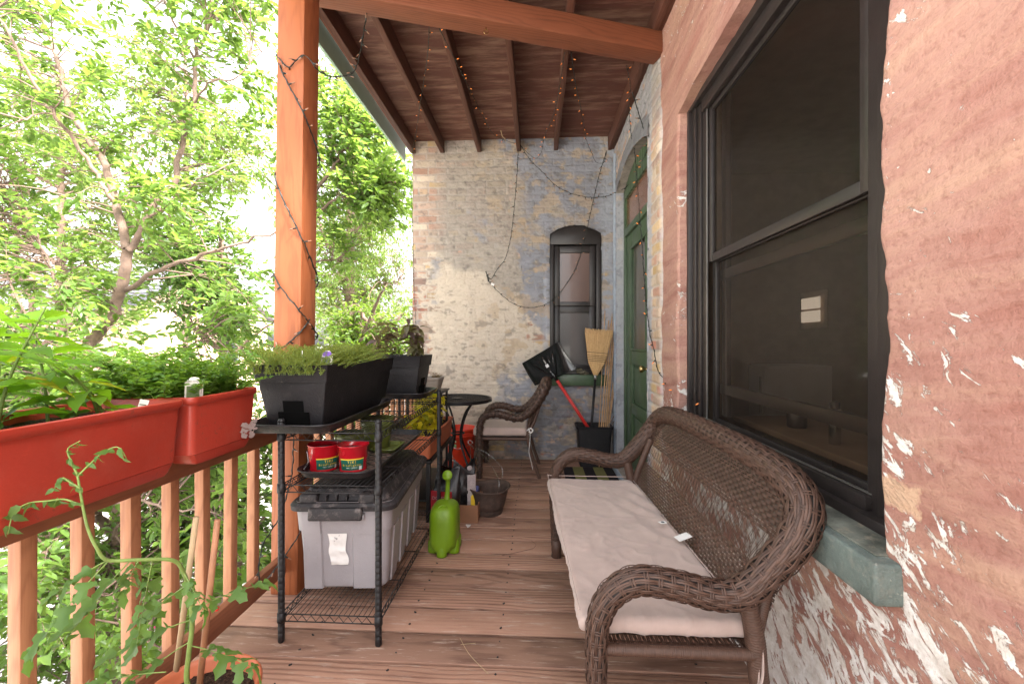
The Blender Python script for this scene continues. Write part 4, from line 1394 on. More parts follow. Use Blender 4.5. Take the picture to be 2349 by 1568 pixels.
woven_panel('back_weave', ch, ch_surf, list(np.arange(.41, .84, .0112)), ch_iv, .02)
for yy, sg in ((CY0 + .02, 1), (CY1 - .02, -1)):
    wrapped('rear_leg', ch, [(.045, yy + sg * .03, .70), (-.015, yy + sg * .01, .52), (-.075, yy, .37), (-.03, yy, .18), (.03, yy, 0)], .015, .006)
    wrapped('seat_rail', ch, [(-.51, yy, .355), (-.28, yy, .355), (-.08, yy, .355)], .015)
    wrapped('back_post', ch, [(-.10, yy + sg * .03, .36), (-.03, yy + sg * .045, .58), (.03, yy + sg * .06, .74)], .011)
wrapped('seat_rail', ch, [(-.51, CY0 + .02, .355), (-.51, CY1 - .02, .355)], .015)
wrapped('seat_rail', ch, [(-.08, CY0 + .02, .355), (-.08, CY1 - .02, .355)], .015)
MB().box((-.295, CYM, .362), (.43, CY1 - CY0 - .05, .012)).build('seat_deck', M['wickdark'], ch)
cc = rounded_slab('chair_cushion', None, M['cushion'], (-.575, CY0 + .03, .375), (-.085, CY1 - .03, .452), .024, .014, wrinkle(31, .006, (6, 6)))
tag(cc, 'square pale beige cushion on the seat of the wicker armchair', 'cushion')
tie = MB()
tie.tube(smooth_path([(-.085, CY0 + .03, .43), (-.06, CY0 - .0, .44), (-.055, CY0 - .02, .36), (-.065, CY0 - .022, .25), (-.045, CY0 - .02, .16), (-.03, CY0 - .02, .09)], .015), .005, 6, flat=.35)
tie.tube(smooth_path([(-.085, CY0 + .03, .43), (-.05, CY0 + .01, .455), (-.03, CY0 - .01, .44), (-.05, CY0 - .02, .42), (-.065, CY0, .43)], .01), .006, 6)
tie.build('tie', M['label'], cc, smooth=True)

# ---------------------------------------------------------------- round mesh table
M['blackmetal'] = plain('black_powder_coat', (0.009, 0.008, 0.009), 0.45, 0.25, 30, 0.2, spec=.4, dirt=((0.06, 0.05, 0.045), 0.25))
tc = Vector((-.72, 4.04, 0)); TZ = .715
tbl = thing('round_table', 'small round black metal mesh bistro table in front of the far wall', 'table', (tc.x, tc.y, 0))
RT = .305
mb = MB()
n_ = 64
ring = [(tc.x + RT * math.cos(a), tc.y + RT * math.sin(a), TZ) for a in np.linspace(0, 2 * math.pi, n_ + 1)]
mb.tube(ring, .009, 8, cap=False)
ring = [(tc.x + (RT + .003) * math.cos(a), tc.y + (RT + .003) * math.sin(a), TZ - .014) for a in np.linspace(0, 2 * math.pi, n_ + 1)]
mb.tube(ring, .009, 8, cap=False)
mb.build('table_rim', M['blackmetal'], tbl, smooth=True)
mm = MB()
for sgn in (1, -1):
    dirv = Vector((math.cos(R(30) * sgn), math.sin(R(30) * sgn), 0)); pv = Vector((-dirv.y, dirv.x, 0))
    for i in range(-27, 28):
        o = i * .011
        hl = math.sqrt(max(0, RT * RT - o * o))
        if hl < .02: continue
        mb_c = Vector((tc.x, tc.y, TZ - .002 + .001 * sgn)) + pv * o
        mm.bar(mb_c - dirv * hl, mb_c + dirv * hl, .0033, .0016)
mm.build('mesh_top', M['blackmetal'], tbl, fixn=False)
mb = MB(); mb.lathe([(.001, 0), (.05, .002), (.052, .006), (.02, .006)], (tc.x, tc.y, TZ), 24); mb.build('parasol_cap', M['blackmetal'], tbl, smooth=True)
for q in range(4):
    a = R(45 + 90 * q)
    dx, dy = math.cos(a), math.sin(a)
    pts = [(tc.x + dx * .23, tc.y + dy * .23, TZ - .015), (tc.x + dx * .12, tc.y + dy * .12, .60), (tc.x + dx * .05, tc.y + dy * .05, .44), (tc.x + dx * .06, tc.y + dy * .06, .30), (tc.x + dx * .17, tc.y + dy * .17, .11), (tc.x + dx * .27, tc.y + dy * .27, .009)]
    MB().tube(smooth_path(pts, .02), .0095, 8).build('leg', M['blackmetal'], tbl, smooth=True)
mb = MB(); mb.tube([(tc.x + .058 * math.cos(a), tc.y + .058 * math.sin(a), .40) for a in np.linspace(0, 2 * math.pi, 25)], .007, 8, cap=False)
mb.build('brace_ring', M['blackmetal'], tbl, smooth=True)

# ---------------------------------------------------------------- wire shelf
SXL, SXR, SYN, SYF = -1.055, -.645, 1.785, 2.915
sh = thing('wire_shelf', 'black wire shelving unit with grooved posts holding planters, candles and a storage bin', 'shelf', ((SXL + SXR) / 2, (SYN + SYF) / 2, 0))
HP = .925
prof = [(.010, 0), (.0135, .006)]
z = .02
while z < HP - .02:
    prof += [(.0134, z), (.0134, z + .0225), (.0122, z + .0235), (.0134, z + .0245)]; z += .0255
prof += [(.0145, HP - .01), (.010, HP)]
pb = MB().lathe(prof, (0, 0, 0), 14).build('post', M['blackmetal'], sh, smooth=True, origin=(0, 0, 0))
for i, (x, y) in enumerate(((SXL, SYN), (SXR, SYN), (SXL, SYF), (SXR, SYF))):
    o = pb if i == 0 else dup(pb, sh)
    o.location = Vector((x, y, 0)) - sh.location
for li, zz in enumerate((.118, .652, .868)):
    mb = MB()
    for dz in (0, -.030):
        for a, b in (((SXL, SYN), (SXR, SYN)), ((SXL, SYF), (SXR, SYF)), ((SXL, SYN), (SXL, SYF)), ((SXR, SYN), (SXR, SYF))):
            mb.tube([(a[0], a[1], zz + dz), (b[0], b[1], zz + dz)], .0028, 6)
    for a, b in (((SXL, SYN), (SXR, SYN)), ((SXL, SYF), (SXR, SYF)), ((SXL, SYN), (SXL, SYF)), ((SXR, SYN), (SXR, SYF))):
        L_ = math.dist(a, b); k_ = int(L_ / .022)
        pts = []
        for i in range(k_ + 1):
            t = .03 / L_ + (1 - .06 / L_) * i / k_
            pts.append((a[0] + (b[0] - a[0]) * t, a[1] + (b[1] - a[1]) * t, zz - (.003 if i % 2 else .027)))
        mb.tube(pts, .0019, 5)
    n_ = 20
    for i in range(1, n_):
        x = SXL + (SXR - SXL) * i / n_
        mb.tube([(x, SYN, zz + .003), (x, SYF, zz + .003)], .0015, 5)
    for y in (SYN + .28, (SYN + SYF) / 2, SYF - .28):
        mb.tube([(SXL, y, zz), (SXR, y, zz)], .0028, 6)
    for x in (SXL, SXR):
        for y in (SYN, SYF): mb.lathe([(.0150, zz - .034), (.0172, zz - .030), (.0158, zz + .006)], (x, y, 0), 12)
    mb.build('wire_tier', M['blackmetal'], sh, smooth=True)

# ================================================================== PLANTERS, TRAYS, BIN, CANDLES
M['terra'] = plain('terracotta_red_plastic', (0.34, 0.034, 0.019), 0.42, 0.12, 6, 0.1, dirt=((0.40, 0.09, 0.06), 0.3), coat=0.1, speck=((0.10, 0.05, 0.035), 0.5, 0.66))
M['orangeplastic'] = plain('terracotta_orange_plastic', (0.48, 0.13, 0.055), 0.5, 0.12, 6, 0.1, dirt=((0.3, 0.14, 0.09), 0.4))
M['blackplastic'] = plain('black_planter_plastic', (0.012, 0.011, 0.013), 0.5, 0.25, 10, 0.35, spec=.35, speck=((0.16, 0.12, 0.10), 0.4, 0.68), dirt=((0.05, 0.043, 0.042), 0.3))
M['trayplastic'] = plain('black_tray_plastic', (0.015, 0.014, 0.016), 0.45, 0.25, 12, 0.3, dirt=((0.14, 0.10, 0.085), 0.55))
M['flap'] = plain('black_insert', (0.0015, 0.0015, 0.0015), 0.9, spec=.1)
M['greyplastic'] = plain('grey_bin_plastic', (0.30, 0.28, 0.295), 0.5, 0.08, 5, 0.12, speck=((0.16, 0.13, 0.12), 0.35, 0.66))
M['lidplastic'] = plain('dusty_black_lid', (0.020, 0.017, 0.019), 0.6, 0.3, 14, 0.3, dirt=((0.20, 0.165, 0.155), 0.85))
M['whiteflake'] = plain('white_flaking_paint', (0.42, 0.34, 0.32), 0.8, 0.1)
M['redcan'] = plain('glossy_red_pail', (0.45, 0.008, 0.018), 0.22, 0.1, coat=0.5)
M['wax'] = plain('grey_wax', (0.14, 0.09, 0.08), 0.5)
M['labgreen'] = plain('dark_green_label', (0.004, 0.095, 0.07), 0.35)
M['labyellow'] = plain('yellow_print', (0.80, 0.52, 0.03), 0.4)
M['labwhite'] = plain('white_print', (0.7, 0.72, 0.7), 0.4)
M['lime'] = plain('lime_plastic', (0.135, 0.24, 0.004), 0.45, 0.12, 6, 0.2, speck=((0.07, 0.09, 0.02), 0.4, 0.66))
M['olive'] = plain('olive_plastic', (0.09, 0.11, 0.02), 0.35, 0.15, dirt=((0.09, 0.08, 0.04), 0.5))


def soilmat():
    g = G('potting_soil'); p = g.pos()
    n = g.noise(p, 90.0, 5, 0.75); v = g.n('TexVoronoi', {'Vector': p, 'Scale': 160.0})
    c = g.ramp(n, [(0.3, (0.012, 0.008, 0.006)), (0.55, (0.06, 0.035, 0.022)), (0.75, (0.22, 0.14, 0.09))])
    return g.bsdf(c, 0.95, g.bump(g.m('ADD', n, v.outputs[0]), 1.0, 0.01), 0.2)


M['soil'] = soilmat()


def rrect(hx, hy, r, n=5):
    pts = []
    for cx, cy, a0 in ((hx - r, hy - r, 0), (-hx + r, hy - r, 90), (-hx + r, -hy + r, 180), (hx - r, -hy + r, 270)):
        for i in range(n + 1):
            a = R(a0 + 90 * i / n); pts.append((cx + r * math.cos(a), cy + r * math.sin(a)))
    return pts


def loft(mb, secs, c, mi=0, cap0=True, cap1=False, M_=None, n=5):
    """secs: list of (hx,hy,r,z)"""
    rings = [rrect(hx, hy, r, n) for hx, hy, r, z in secs]
    k = len(rings[0]); vs = []
    for (hx, hy, r, z), rg in zip(secs, rings):
        for x, y in rg:
            v = Vector((x, y, z))
            if M_ is not None: v = M_ @ v
            vs.append(v + Vector(c))
    fs = grid_faces(len(secs), k, close_v=True)[:, ::-1].tolist()
    if cap0: fs.append(list(range(k))[::-1])
    if cap1: fs.append([(len(secs) - 1) * k + i for i in range(k)])
    mb._add(vs, fs, mi)


def soil_sheet(parent, cx, cy, hx, hy, z, seed=1, amp=.012, rot=0):
    xs = np.linspace(-hx, hx, max(8, int(hx * 2 / .012))); ys = np.linspace(-hy, hy, max(8, int(hy * 2 / .012)))
    X, Y = np.meshgrid(xs, ys, indexing='ij')
    Z = z + amp * (fbm(X * 25, Y * 25, seed, 4) - .5) * 2 + .01 * fbm(X * 5, Y * 5, seed + 3)
    ca, sa = math.cos(rot), math.sin(rot)
    V = np.stack([cx + X * ca - Y * sa, cy + X * sa + Y * ca, Z], -1).reshape(-1, 3)
    return np_mesh('soil', V, grid_faces(*X.shape), M['soil'], parent, True)


def trough(name, label, cat, mat, cx, cy, hx, hy, z0, H, rim=.012, taper=.82, group=None, seed=1, soilz=.8, band=None, rimr=.006, cr=.02):
    """tapering window box with a rolled rim, inner wall and soil. hx, hy at the rim"""
    t = thing(name, label, cat, (cx, cy, z0), group)
    mb = MB()
    bx, by = hx - (1 - taper) * min(hx, hy), hy - (1 - taper) * min(hx, hy)
    r = cr
    secs = [(bx - .006, by - .006, r, 0), (bx, by, r, .006)]
    for k in range(1, 7):
        f = k / 7
        secs.append((bx + (hx - rim - bx) * f, by + (hy - rim - by) * f, r, .006 + (H - .03 - .006) * f))
    if band:
        secs = [s_ for s_ in secs if s_[3] < H - band]
        f = (H - band) / H
        a, b = bx + (hx - rim - bx) * f, by + (hy - rim - by) * f
        secs += [(a, b, r, H - band), (a + .010, b + .010, r, H - band + .001), (hx - .002, hy - .002, r, H - .003), (hx, hy, r, H), (hx - .006, hy - .006, r, H), (hx - .012, hy - .012, r, H - .03), (hx - .03, hy - .03, r, H * .6)]
    else:
        secs += [(hx - rim, hy - rim, r, H - .028), (hx - .003, hy - .003, r + .008, H - .022), (hx, hy, r + .01, H - .012), (hx - .001, hy - .001, r + .01, H - .003), (hx - .006, hy - .006, r, H), (hx - .014, hy - .014, r, H - .002), (hx - .020, hy - .020, r, H - .02), (hx - .034, hy - .034, r * .8, H * .55)]
    loft(mb, secs, (cx, cy, z0))
    mb.build('trough', mat, t, auto=40)
    soil_sheet(t, cx, cy, hx - .022, hy - .022, z0 + H * soilz, seed)
    return t


# railing boxes: notched under-side that straddles the rail
def railbox(ya, yb, label, seed):
    cx = XRAIL + .0; cy = (ya + yb) / 2
    t = trough('railing_planter', label, 'planter', M['terra'], cx, cy, .140, (yb - ya) / 2, .868, .197, .010, .86, 'red railing planters', seed, .80)
    for sx_ in (-1, 1):
        mb = MB()
        loft(mb, [(.041, (yb - ya) / 2 - .05, .012, 0), (.044, (yb - ya) / 2 - .04, .014, .008), (.0475, (yb - ya) / 2 - .022, .016, .034)], (cx + sx_ * .072, cy, .838))
        mb.build('straddling_foot', M['terra'], t, auto=40)
    mb = MB()
    for zz in (.955, 1.0): mb.box((cx + .1275 + (zz - .955) * .05 * 0, cy, zz), (.0015, yb - ya - .07, .0018))
    mb.build('ridge', M['terra'], t) if False else None
    return t


pA = railbox(.63, 1.345, 'red rectangular planter on the near railing holding broad leaved plants', 3)
pB = railbox(1.365, 1.715, 'red rectangular planter on the railing full of bushy green herbs, next to the post', 4)
# flaking white patch on planter B
bits = MB()
random.seed(3)
for k in range(26):
    y = 1.655 + random.uniform(-.04, .05); z = .905 + random.uniform(-.03, .03)
    a = random.uniform(-.9, .6); l = random.uniform(.004, .012)
    x = XRAIL + .1245 + (z - .868) * .06
    pts = []
    n_ = 8
    for i in range(n_):
        q = 2 * math.pi * i / n_; rr = l * random.uniform(.4, 1.2) * (1 + 1.6 * abs(math.cos(q - a)) ** 3)
        pts.append((x + .0015 + random.uniform(0, .001), y + rr * math.cos(q), z + rr * math.sin(q) * .8))
    bits._add(pts, [tuple(range(n_))])
bits.build('paint_flake', M['whiteflake'], pB, fixn=False)


def plant_tag(name, label, c, wd, ht, rotz, top_col, pic_col, lean=0.0, dome=True, lines=None, border=(0.8, 0.76, 0.7)):
    t = thing(name, label, 'plant tag', c)
    Mx = Matrix.Rotation(rotz, 3, 'Z') @ Matrix.Rotation(lean, 3, 'Y')

    def P(u, v, o): return Vector(c) + Mx @ Vector((u, -o, v))
    def sheet(poly, o, m, nm):
        mb = MB(); n_ = len(poly)
        f = [P(u, v, o) for u, v in poly]; b = [P(u, v, o - .0008) for u, v in poly]
        mb._add(f + b, [tuple(range(n_)), tuple(range(2 * n_ - 1, n_ - 1, -1))] + [(i, (i + 1) % n_, n_ + (i + 1) % n_, n_ + i) for i in range(n_)])
        return mb.build(nm, m, t)
    hw = wd / 2
    top = [(hw * math.cos(a) * .62, ht + .010 * math.sin(a) * 1.0) for a in np.linspace(0, math.pi, 8)] if dome else []
    poly = [(-hw, -.04), (hw, -.04), (hw, ht - .004)] + top + [(-hw, ht - .004)]
    sheet(poly, 0, border_mat, 'card')
    if top_col:
        m1 = plain('tag_header', top_col, .4); sheet([(-hw * .8, ht - .016), (hw * .8, ht - .016), (hw * .8, ht - .004), (hw * .5, ht + .005), (-hw * .5, ht + .005), (-hw * .8, ht - .004)], .0016, m1, 'header')
    m2 = plain('tag_picture', pic_col, .5, .35, 160.0)
    sheet([(-hw * .8, .004), (hw * .62, .004), (hw * .62, ht - .02), (-hw * .8, ht - .02)], .0012, m2, 'picture')
    return t, P


border_mat = plain('tag_card', (0.72, 0.68, 0.62), 0.4)


def text_obj(s, size, loc, rot, mat, parent, name='lettering', ext=.0003):
    cu = bpy.data.curves.new(name, 'FONT'); cu.body = s; cu.size = size; cu.extrude = ext; cu.align_x = 'CENTER'; cu.align_y = 'CENTER'
    o = bpy.data.objects.new(name, cu); COL.objects.link(o)
    dg = bpy.context.evaluated_depsgraph_get(); dg.update()
    me = bpy.data.meshes.new_from_object(o.evaluated_get(dg)); bpy.data.objects.remove(o)
    me.materials.clear(); me.materials.append(mat)
    o = bpy.data.objects.new(name, me); COL.objects.link(o)
    o.matrix_world = Matrix.Translation(loc) @ (rot.to_4x4() if isinstance(rot, Matrix) else Euler(rot).to_matrix().to_4x4())
    if parent is not None:
        b = wpos(parent); o.parent = parent; o.location = Vector(loc) - b
    return o


# tags in the planters
def face_cam(p): return math.atan2(p[0], p[1]) * -1.0
c = (-1.137, 1.415, 1.050)
t_, P = plant_tag('plant_tag', 'cream plant tag with a leaf picture in the herb planter beside the railing', c, .050, .068, .62, None, (0.10, 0.15, 0.04), 0.03)
mr = plain('tag_red', (0.6, 0.03, 0.05), .4)
rotm = Matrix.Rotation(.62, 3, 'Z') @ Matrix.Rotation(.03, 3, 'Y') @ Matrix.Rotation(R(90), 3, 'X')
text_obj('Italian Oregano', .0068, P(0, .064, .0016), rotm, M['ink'], t_)
text_obj('Origanum', .0045, P(.020, .03, .0016), rotm @ Matrix.Rotation(R(90), 3, 'Z'), M['ink'], t_)
MB().box(P(0, .004, .0014), (.044, .0012, .005), (0, 0, .62)).build('red_stripe', mr, t_)
c = (-1.165, 1.255, 1.056)
t_, P = plant_tag('plant_tag', 'small dark green and white plant tag at the rim of the near red planter', c, .022, .022, .7, None, (0.02, 0.09, 0.04), 0.25, False)
c = (-.905, 1.865, 1.125)
t_, P = plant_tag('plant_tag', 'white plant tag with a purple domed top in the black planter', c, .046, .072, .15, (0.25, 0.12, 0.55), (0.16, 0.20, 0.16), 0.10)
c = W(693, 832, 1.9)
st = MB().box((c.x, c.y, 1.16), (.003, .0015, .09), (0, .02, 0)).build('plant_stake', border_mat, None)
tag(st, 'thin white stick label standing edge-on in the feathery herb by the post', 'plant stake')

# black troughs on the top tier
tz = .872


def tray(name, label, cx, cy, hx, hy, z0, mat, hh=.022, flare=.014, rot=0, lattice=False, group=None, wav=.0):
    t = thing(name, label, 'tray', (cx, cy, z0), group)
    mb = MB(); Mx = Matrix.Rotation(rot, 3, 'Z')
    r = min(.075, hx * .45)
    loft(mb, [(hx - flare, hy - flare, r * .8, 0), (hx - .004, hy - .004, r, hh - .006), (hx, hy, r, hh - .004), (hx + .004, hy + .004, r, hh - .001), (hx + .003, hy + .003, r, hh + .002), (hx - .004, hy - .004, r, hh + .002), (hx - .008, hy - .008, r, hh - .004), (hx - flare - .003, hy - flare - .003, r * .8, .003)], (cx, cy, z0), 0, True, True, Mx, 8)
    mb.build('tray_body', mat, t, auto=50)
    if lattice:
        lt = MB()
        for sg in (1, -1):
            k = -hy * 2
            while k < hy * 2:
                a = Vector((-hx + .03, k - sg * (hx - .03) * .9, .0045)); b = Vector((hx - .03, k + sg * (hx - .03) * .9, .0045))
                # clip in y
                if not (max(a.y, b.y) < -hy + .03 or min(a.y, b.y) > hy - .03):
                    d = b - a
                    t0 = 0; t1 = 1
                    for lim in (-hy + .025, hy - .025):
                        if abs(d.y) > 1e-6:
                            tt = (lim - a.y) / d.y
                            if lim < 0:
                                if d.y > 0: t0 = max(t0, tt)
                                else: t1 = min(t1, tt)
                            else:
                                if d.y > 0: t1 = min(t1, tt)
                                else: t0 = max(t0, tt)
                    if t1 - t0 > .05:
                        lt.bar(Mx @ (a + d * t0) + Vector((cx, cy, z0)), Mx @ (a + d * t1) + Vector((cx, cy, z0)), .004, .003)
                k += .058
        lt.build('raised_lattice', M['dark'], t)
    return t


M['traydusty'] = plain('dusty_tray_floor', (0.13, 0.085, 0.065), 0.7, 0.35, 18, 0.3, dirt=((0.05, 0.035, 0.03), 0.5))
tray('drip_tray', 'long black drip tray with rounded corners under the feathery herb planter', -1.015, 2.15, .185, .425, tz, M['trayplastic'], .036, .02, 0)
tray('drip_tray', 'black drip tray under the purple basil planter at the far end of the shelf', -1.06, 2.97, .355, .20, tz + .002, M['trayplastic'], .036, .02, 0)


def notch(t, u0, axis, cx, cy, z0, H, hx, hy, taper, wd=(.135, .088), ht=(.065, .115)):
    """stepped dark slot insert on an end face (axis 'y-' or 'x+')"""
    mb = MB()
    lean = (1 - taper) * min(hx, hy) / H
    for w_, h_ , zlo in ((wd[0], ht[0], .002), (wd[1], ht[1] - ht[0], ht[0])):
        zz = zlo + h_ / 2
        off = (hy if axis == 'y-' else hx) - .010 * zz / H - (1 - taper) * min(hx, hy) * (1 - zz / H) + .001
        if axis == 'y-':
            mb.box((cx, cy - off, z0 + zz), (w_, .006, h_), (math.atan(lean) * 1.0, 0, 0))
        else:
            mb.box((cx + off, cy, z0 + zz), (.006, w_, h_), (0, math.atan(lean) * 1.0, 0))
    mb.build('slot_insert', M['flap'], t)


b1 = trough('trough_planter', 'long black plastic trough of feathery green herb on the shelf beside the post', 'planter', M['blackplastic'], -1.03, 2.235, .165, .435, tz + .006, .268, .010, .72, 'black trough planters', 11, .84, band=.075, cr=.007)
notch(b1, 0, 'y-', -1.03, 2.235, tz + .006, .268, .165, .435, .72)
b2 = trough('trough_planter', 'black plastic trough of purple basil set crosswise at the far end of the shelf', 'planter', M['blackplastic'], -1.075, 2.985, .335, .165, tz + .008, .268, .010, .72, 'black trough planters', 12, .86, band=.075, cr=.007)
notch(b2, 0, 'x+', -1.075, 2.985, tz + .008, .268, .335, .165, .72)
# middle tier tray, candles, pots
tz2 = .657
mt = tray('drip_tray', 'wide black tray with a diamond pattern floor under the red candles', -.875, 2.30, .172, .455, tz2, M['trayplastic'], .030, .018, 0, lattice=True)
fl = MB(); loft(fl, [(.148, .43, .05, 0), (.148, .43, .05, .0008)], (-.875, 2.30, tz2 + .0035), 0, True, True); fl.build('dusty_floor', M['traydusty'], mt)


def pail(label, cx, cy, z0, r, H, mat, lab_ang, wick=True, lean=0):
    t = thing('candle_pail', label, 'candle', (cx, cy, z0), 'red candle pails')
    mb = MB()
    prof = [(r * .83, 0), (r * .86, .002), (r * .865, .010), (r * .84, .013), (r * .85, .018), (r * .985, H - .006), (r * 1.02, H - .005), (r * 1.03, H - .001), (r * 1.01, H), (r * .975, H - .002), (r * .95, H - .025)]
    mb.lathe(prof, (cx, cy, z0), 40); mb.build('pail', mat, t, smooth=True)
    MB().lathe([(r * .95, 0), (r * .6, .001), (.001, -.002)], (cx, cy, z0 + H - .024), 30).build('wax', M['wax'], t, smooth=True)
    # wrap-round label
    def ring(a0, a1, zA, zB, off, m, nm):
        n_ = 24; VV = []
        for i in range(n_ + 1):
            a = a0 + (a1 - a0) * i / n_
            for z in (zA, zB):
                rr = r * (.85 + (.985 - .85) * (z - .018) / (H - .024)) + off
                VV.append((cx + rr * math.cos(a), cy + rr * math.sin(a), z0 + z))
        return np_mesh(nm, VV, grid_faces(n_ + 1, 2)[:, ::-1], m, t, True)
    ring(lab_ang - .85, lab_ang + .85, .006, .060, .0008, M['labgreen'], 'label')
    ring(lab_ang - .85, lab_ang + .85, .058, .063, .0012, M['labyellow'], 'label_band')
    ring(lab_ang + .50, lab_ang + .72, .008, .028, .0013, M['labwhite'], 'label_panel')
    def word(s_, size, z, m, da=0):
        rr = r * (.85 + (.985 - .85) * (z - .018) / (H - .024)) + .0016
        adv = size * .62; n_ = len(s_); tot = adv * n_
        cu_objs = []
        for i, chh in enumerate(s_):
            if chh == ' ': continue
            a = lab_ang + da + ((i + .5) * adv - tot / 2) / rr
            p = Vector((cx + rr * math.cos(a), cy + rr * math.sin(a), z0 + z))
            Rm = Matrix.Rotation(a + math.pi / 2, 3, 'Z') @ Matrix.Rotation(R(90), 3, 'X')
            cu_objs.append((chh, p, Rm, size))
        # one mesh for the word
        V_ = []; F_ = []
        for chh, p, Rm, sz_ in cu_objs:
            o = text_obj(chh, sz_, (0, 0, 0), (0, 0, 0), m, None)
            me = o.data; b0 = len(V_)
            V_ += [tuple(Rm @ v.co + p) for v in me.vertices]
            F_ += [tuple(b0 + i for i in f.vertices) for f in me.polygons]
            bpy.data.objects.remove(o)
        w_ = MB(); w_._add(V_, F_); w_.build('lettering', m, t, fixn=False)
    word('TIKI', .016, .048, M['labyellow'])
    word('BiteFighter', .0125, .034, M['labyellow'])
    word('WAX CANDLE', .0075, .0225, M['labwhite'])
    word('NET WT 17 OZ', .005, .0135, M['labyellow']) if False else None
    if wick:
        h = MB()
        h.tube(smooth_path([(cx + r * 1.02 * math.cos(lab_ang - 2.0), cy + r * 1.02 * math.sin(lab_ang - 2.0), z0 + .085), (cx + r * 1.2 * math.cos(lab_ang - 1.2), cy + r * 1.2 * math.sin(lab_ang - 1.2), z0 + .05), (cx + r * 1.5 * math.cos(lab_ang - 1.3), cy + r * 1.5 * math.sin(lab_ang - 1.3), z0 + .016)], .01), .0012, 5)
        h.build('bail_handle', M['steel'], t)
    return t


pail('red candle pail with its green label turned right and a loose wire handle', -.972, 1.985, tz2 + .004, .070, .118, M['redcan'], R(-45), True)
pail('red candle pail with its green and yellow label facing the camera', -.835, 1.985, tz2 + .004, .070, .118, M['redcan'], R(-72), False)
for (px, py, r_, h_, lb) in ((-.945, 2.20, .068, .125, 'olive green glass pot behind the left red candle'), (-.875, 2.40, .085, .165, 'larger olive green pot behind the two red candles')):
    t_ = thing('glazed_pot', lb, 'pot', (px, py, tz2 + .004), 'olive green pots')
    MB().lathe([(r_ * .7, 0), (r_ * .75, .004), (r_ * .95, h_ * .6), (r_ * .97, h_ * .72), (r_ * 1.03, h_ * .74), (r_ * 1.05, h_), (r_ * .98, h_), (r_ * .95, h_ * .8), (.001, h_ * .78)], (px, py, tz2 + .004), 36).build('pot', M['olive'], t_, smooth=True)
    MB().lathe([(.001, .0), (r_ * .93, 0.001)], (px, py, tz2 + .004 + h_ * .80), 30).build('soil', M['soil'], t_)
tray('saucer', 'small olive plastic saucer beside the green pots', -.80, 2.36, .065, .10, tz2 + .006, M['olive'], .018, .012)

# ---------------------------------------------------------------- storage bin on the bottom tier
BZ = .123
bc = Vector((-.895, 2.345, BZ)); br_ = Matrix.Rotation(R(4.0), 3, 'Z')
tote = thing('storage_bin', 'large grey plastic storage bin with a dusty black lid on the bottom wire tier', 'storage bin', bc)
bm_ = MB()
hx0, hy0, hx1, hy1, HB = .188, .372, .213, .402, .405
n_z = 10
secs = [(hx0 - .012, hy0 - .012, .035, 0), (hx0 - .003, hy0 - .003, .04, .010)]
for k in range(1, n_z + 1):
    f = k / n_z
    e = 0.0 if f < .66 else .0065
    secs.append((hx0 + (hx1 - hx0) * f + e, hy0 + (hy1 - hy0) * f + e, .045, .010 + (HB - .010) * f))
    if abs(f - .6) < .01: secs.append((hx0 + (hx1 - hx0) * .655, hy0 + (hy1 - hy0) * .655, .045, .010 + (HB - .01) * .655)); secs.append((hx0 + (hx1 - hx0) * .66 + .0065, hy0 + (hy1 - hy0) * .66 + .0065, .045, .010 + (HB - .01) * .662))
loft(bm_, secs, bc, 0, True, False, br_, 8)
bm_.build('bin_body', M['greyplastic'], tote, auto=30)
# vertical pilasters on the near end and the long side


def on_end(u, v, o):   # near end face (local -y)
    f = v / HB
    return bc + br_ @ Vector((u, -(hy0 + (hy1 - hy0) * f + o), v))


def on_side(u, v, o):
    f = v / HB
    return bc + br_ @ Vector((hx0 + (hx1 - hx0) * f + o, u, v))


def pil(fn, u0, u1, v0, v1, o, bevel=.006):
    rb = MB()
    n_ = 6; pts = []
    A = [fn(u0 - bevel, v0, 0), fn(u0, v0, o), fn(u1, v0, o), fn(u1 + bevel, v0, 0)]
    B = [fn(u0 - bevel, v1, 0), fn(u0, v1, o), fn(u1, v1, o), fn(u1 + bevel, v1, 0)]
    rb._add(A + B, [(0, 1, 5, 4), (1, 2, 6, 5), (2, 3, 7, 6), (4, 5, 6, 7), (3, 2, 1, 0)])
    rb.build('rib', M['greyplastic'], tote, fixn=True)


pil(on_end, -.175, -.098, .004, .26, .007); pil(on_end, .045, .16, .004, .26, .007)
pil(on_end, -.175, -.098, .262, .38, .014); pil(on_end, .045, .16, .262, .38, .014)
for u in (-.26, -.09, .08, .25): pil(on_side, u - .045, u + .045, .004, .26, .007)
hb = MB()
hb.bar(on_end(-.135, HB - .062, .032), on_end(.105, HB - .062, .032), .010, .022)
hb.bar(on_end(-.135, HB - .05, .018), on_end(.105, HB - .05, .018), .03, .006)
hb.build('handle', M['greyplastic'], tote, bevel=.003)
# lid
lm = MB()
L0 = HB - .055
def lidsec(hx, hy, r, z): return (hx, hy, r, z)
loft(lm, [(hx1 + .016, hy1 + .016, .055, L0 + .018), (hx1 + .026, hy1 + .026, .06, L0 + .020), (hx1 + .028, hy1 + .028, .06, L0 + .040), (hx1 + .018, hy1 + .018, .055, L0 + .052), (hx1 - .012, hy1 - .012, .05, L0 + .056), (hx1 - .028, hy1 - .028, .045, L0 + .085), (hx1 - .04, hy1 - .04, .04, L0 + .10), (hx1 - .09, hy1 - .09, .03, L0 + .102)], bc, 0, True, True, br_, 8)
lid = lm.build('lid', M['lidplastic'], tote, auto=40)
lt = MB()
poly = [(-.105, -.06), (-.095, -hy1 * 0 - .0)]
lt.box(bc + br_ @ Vector((-.018, -(hy1 + .034), L0 + .012)), (.235, .028, .055), br_ @ Matrix.Rotation(R(-8), 3, 'X'))
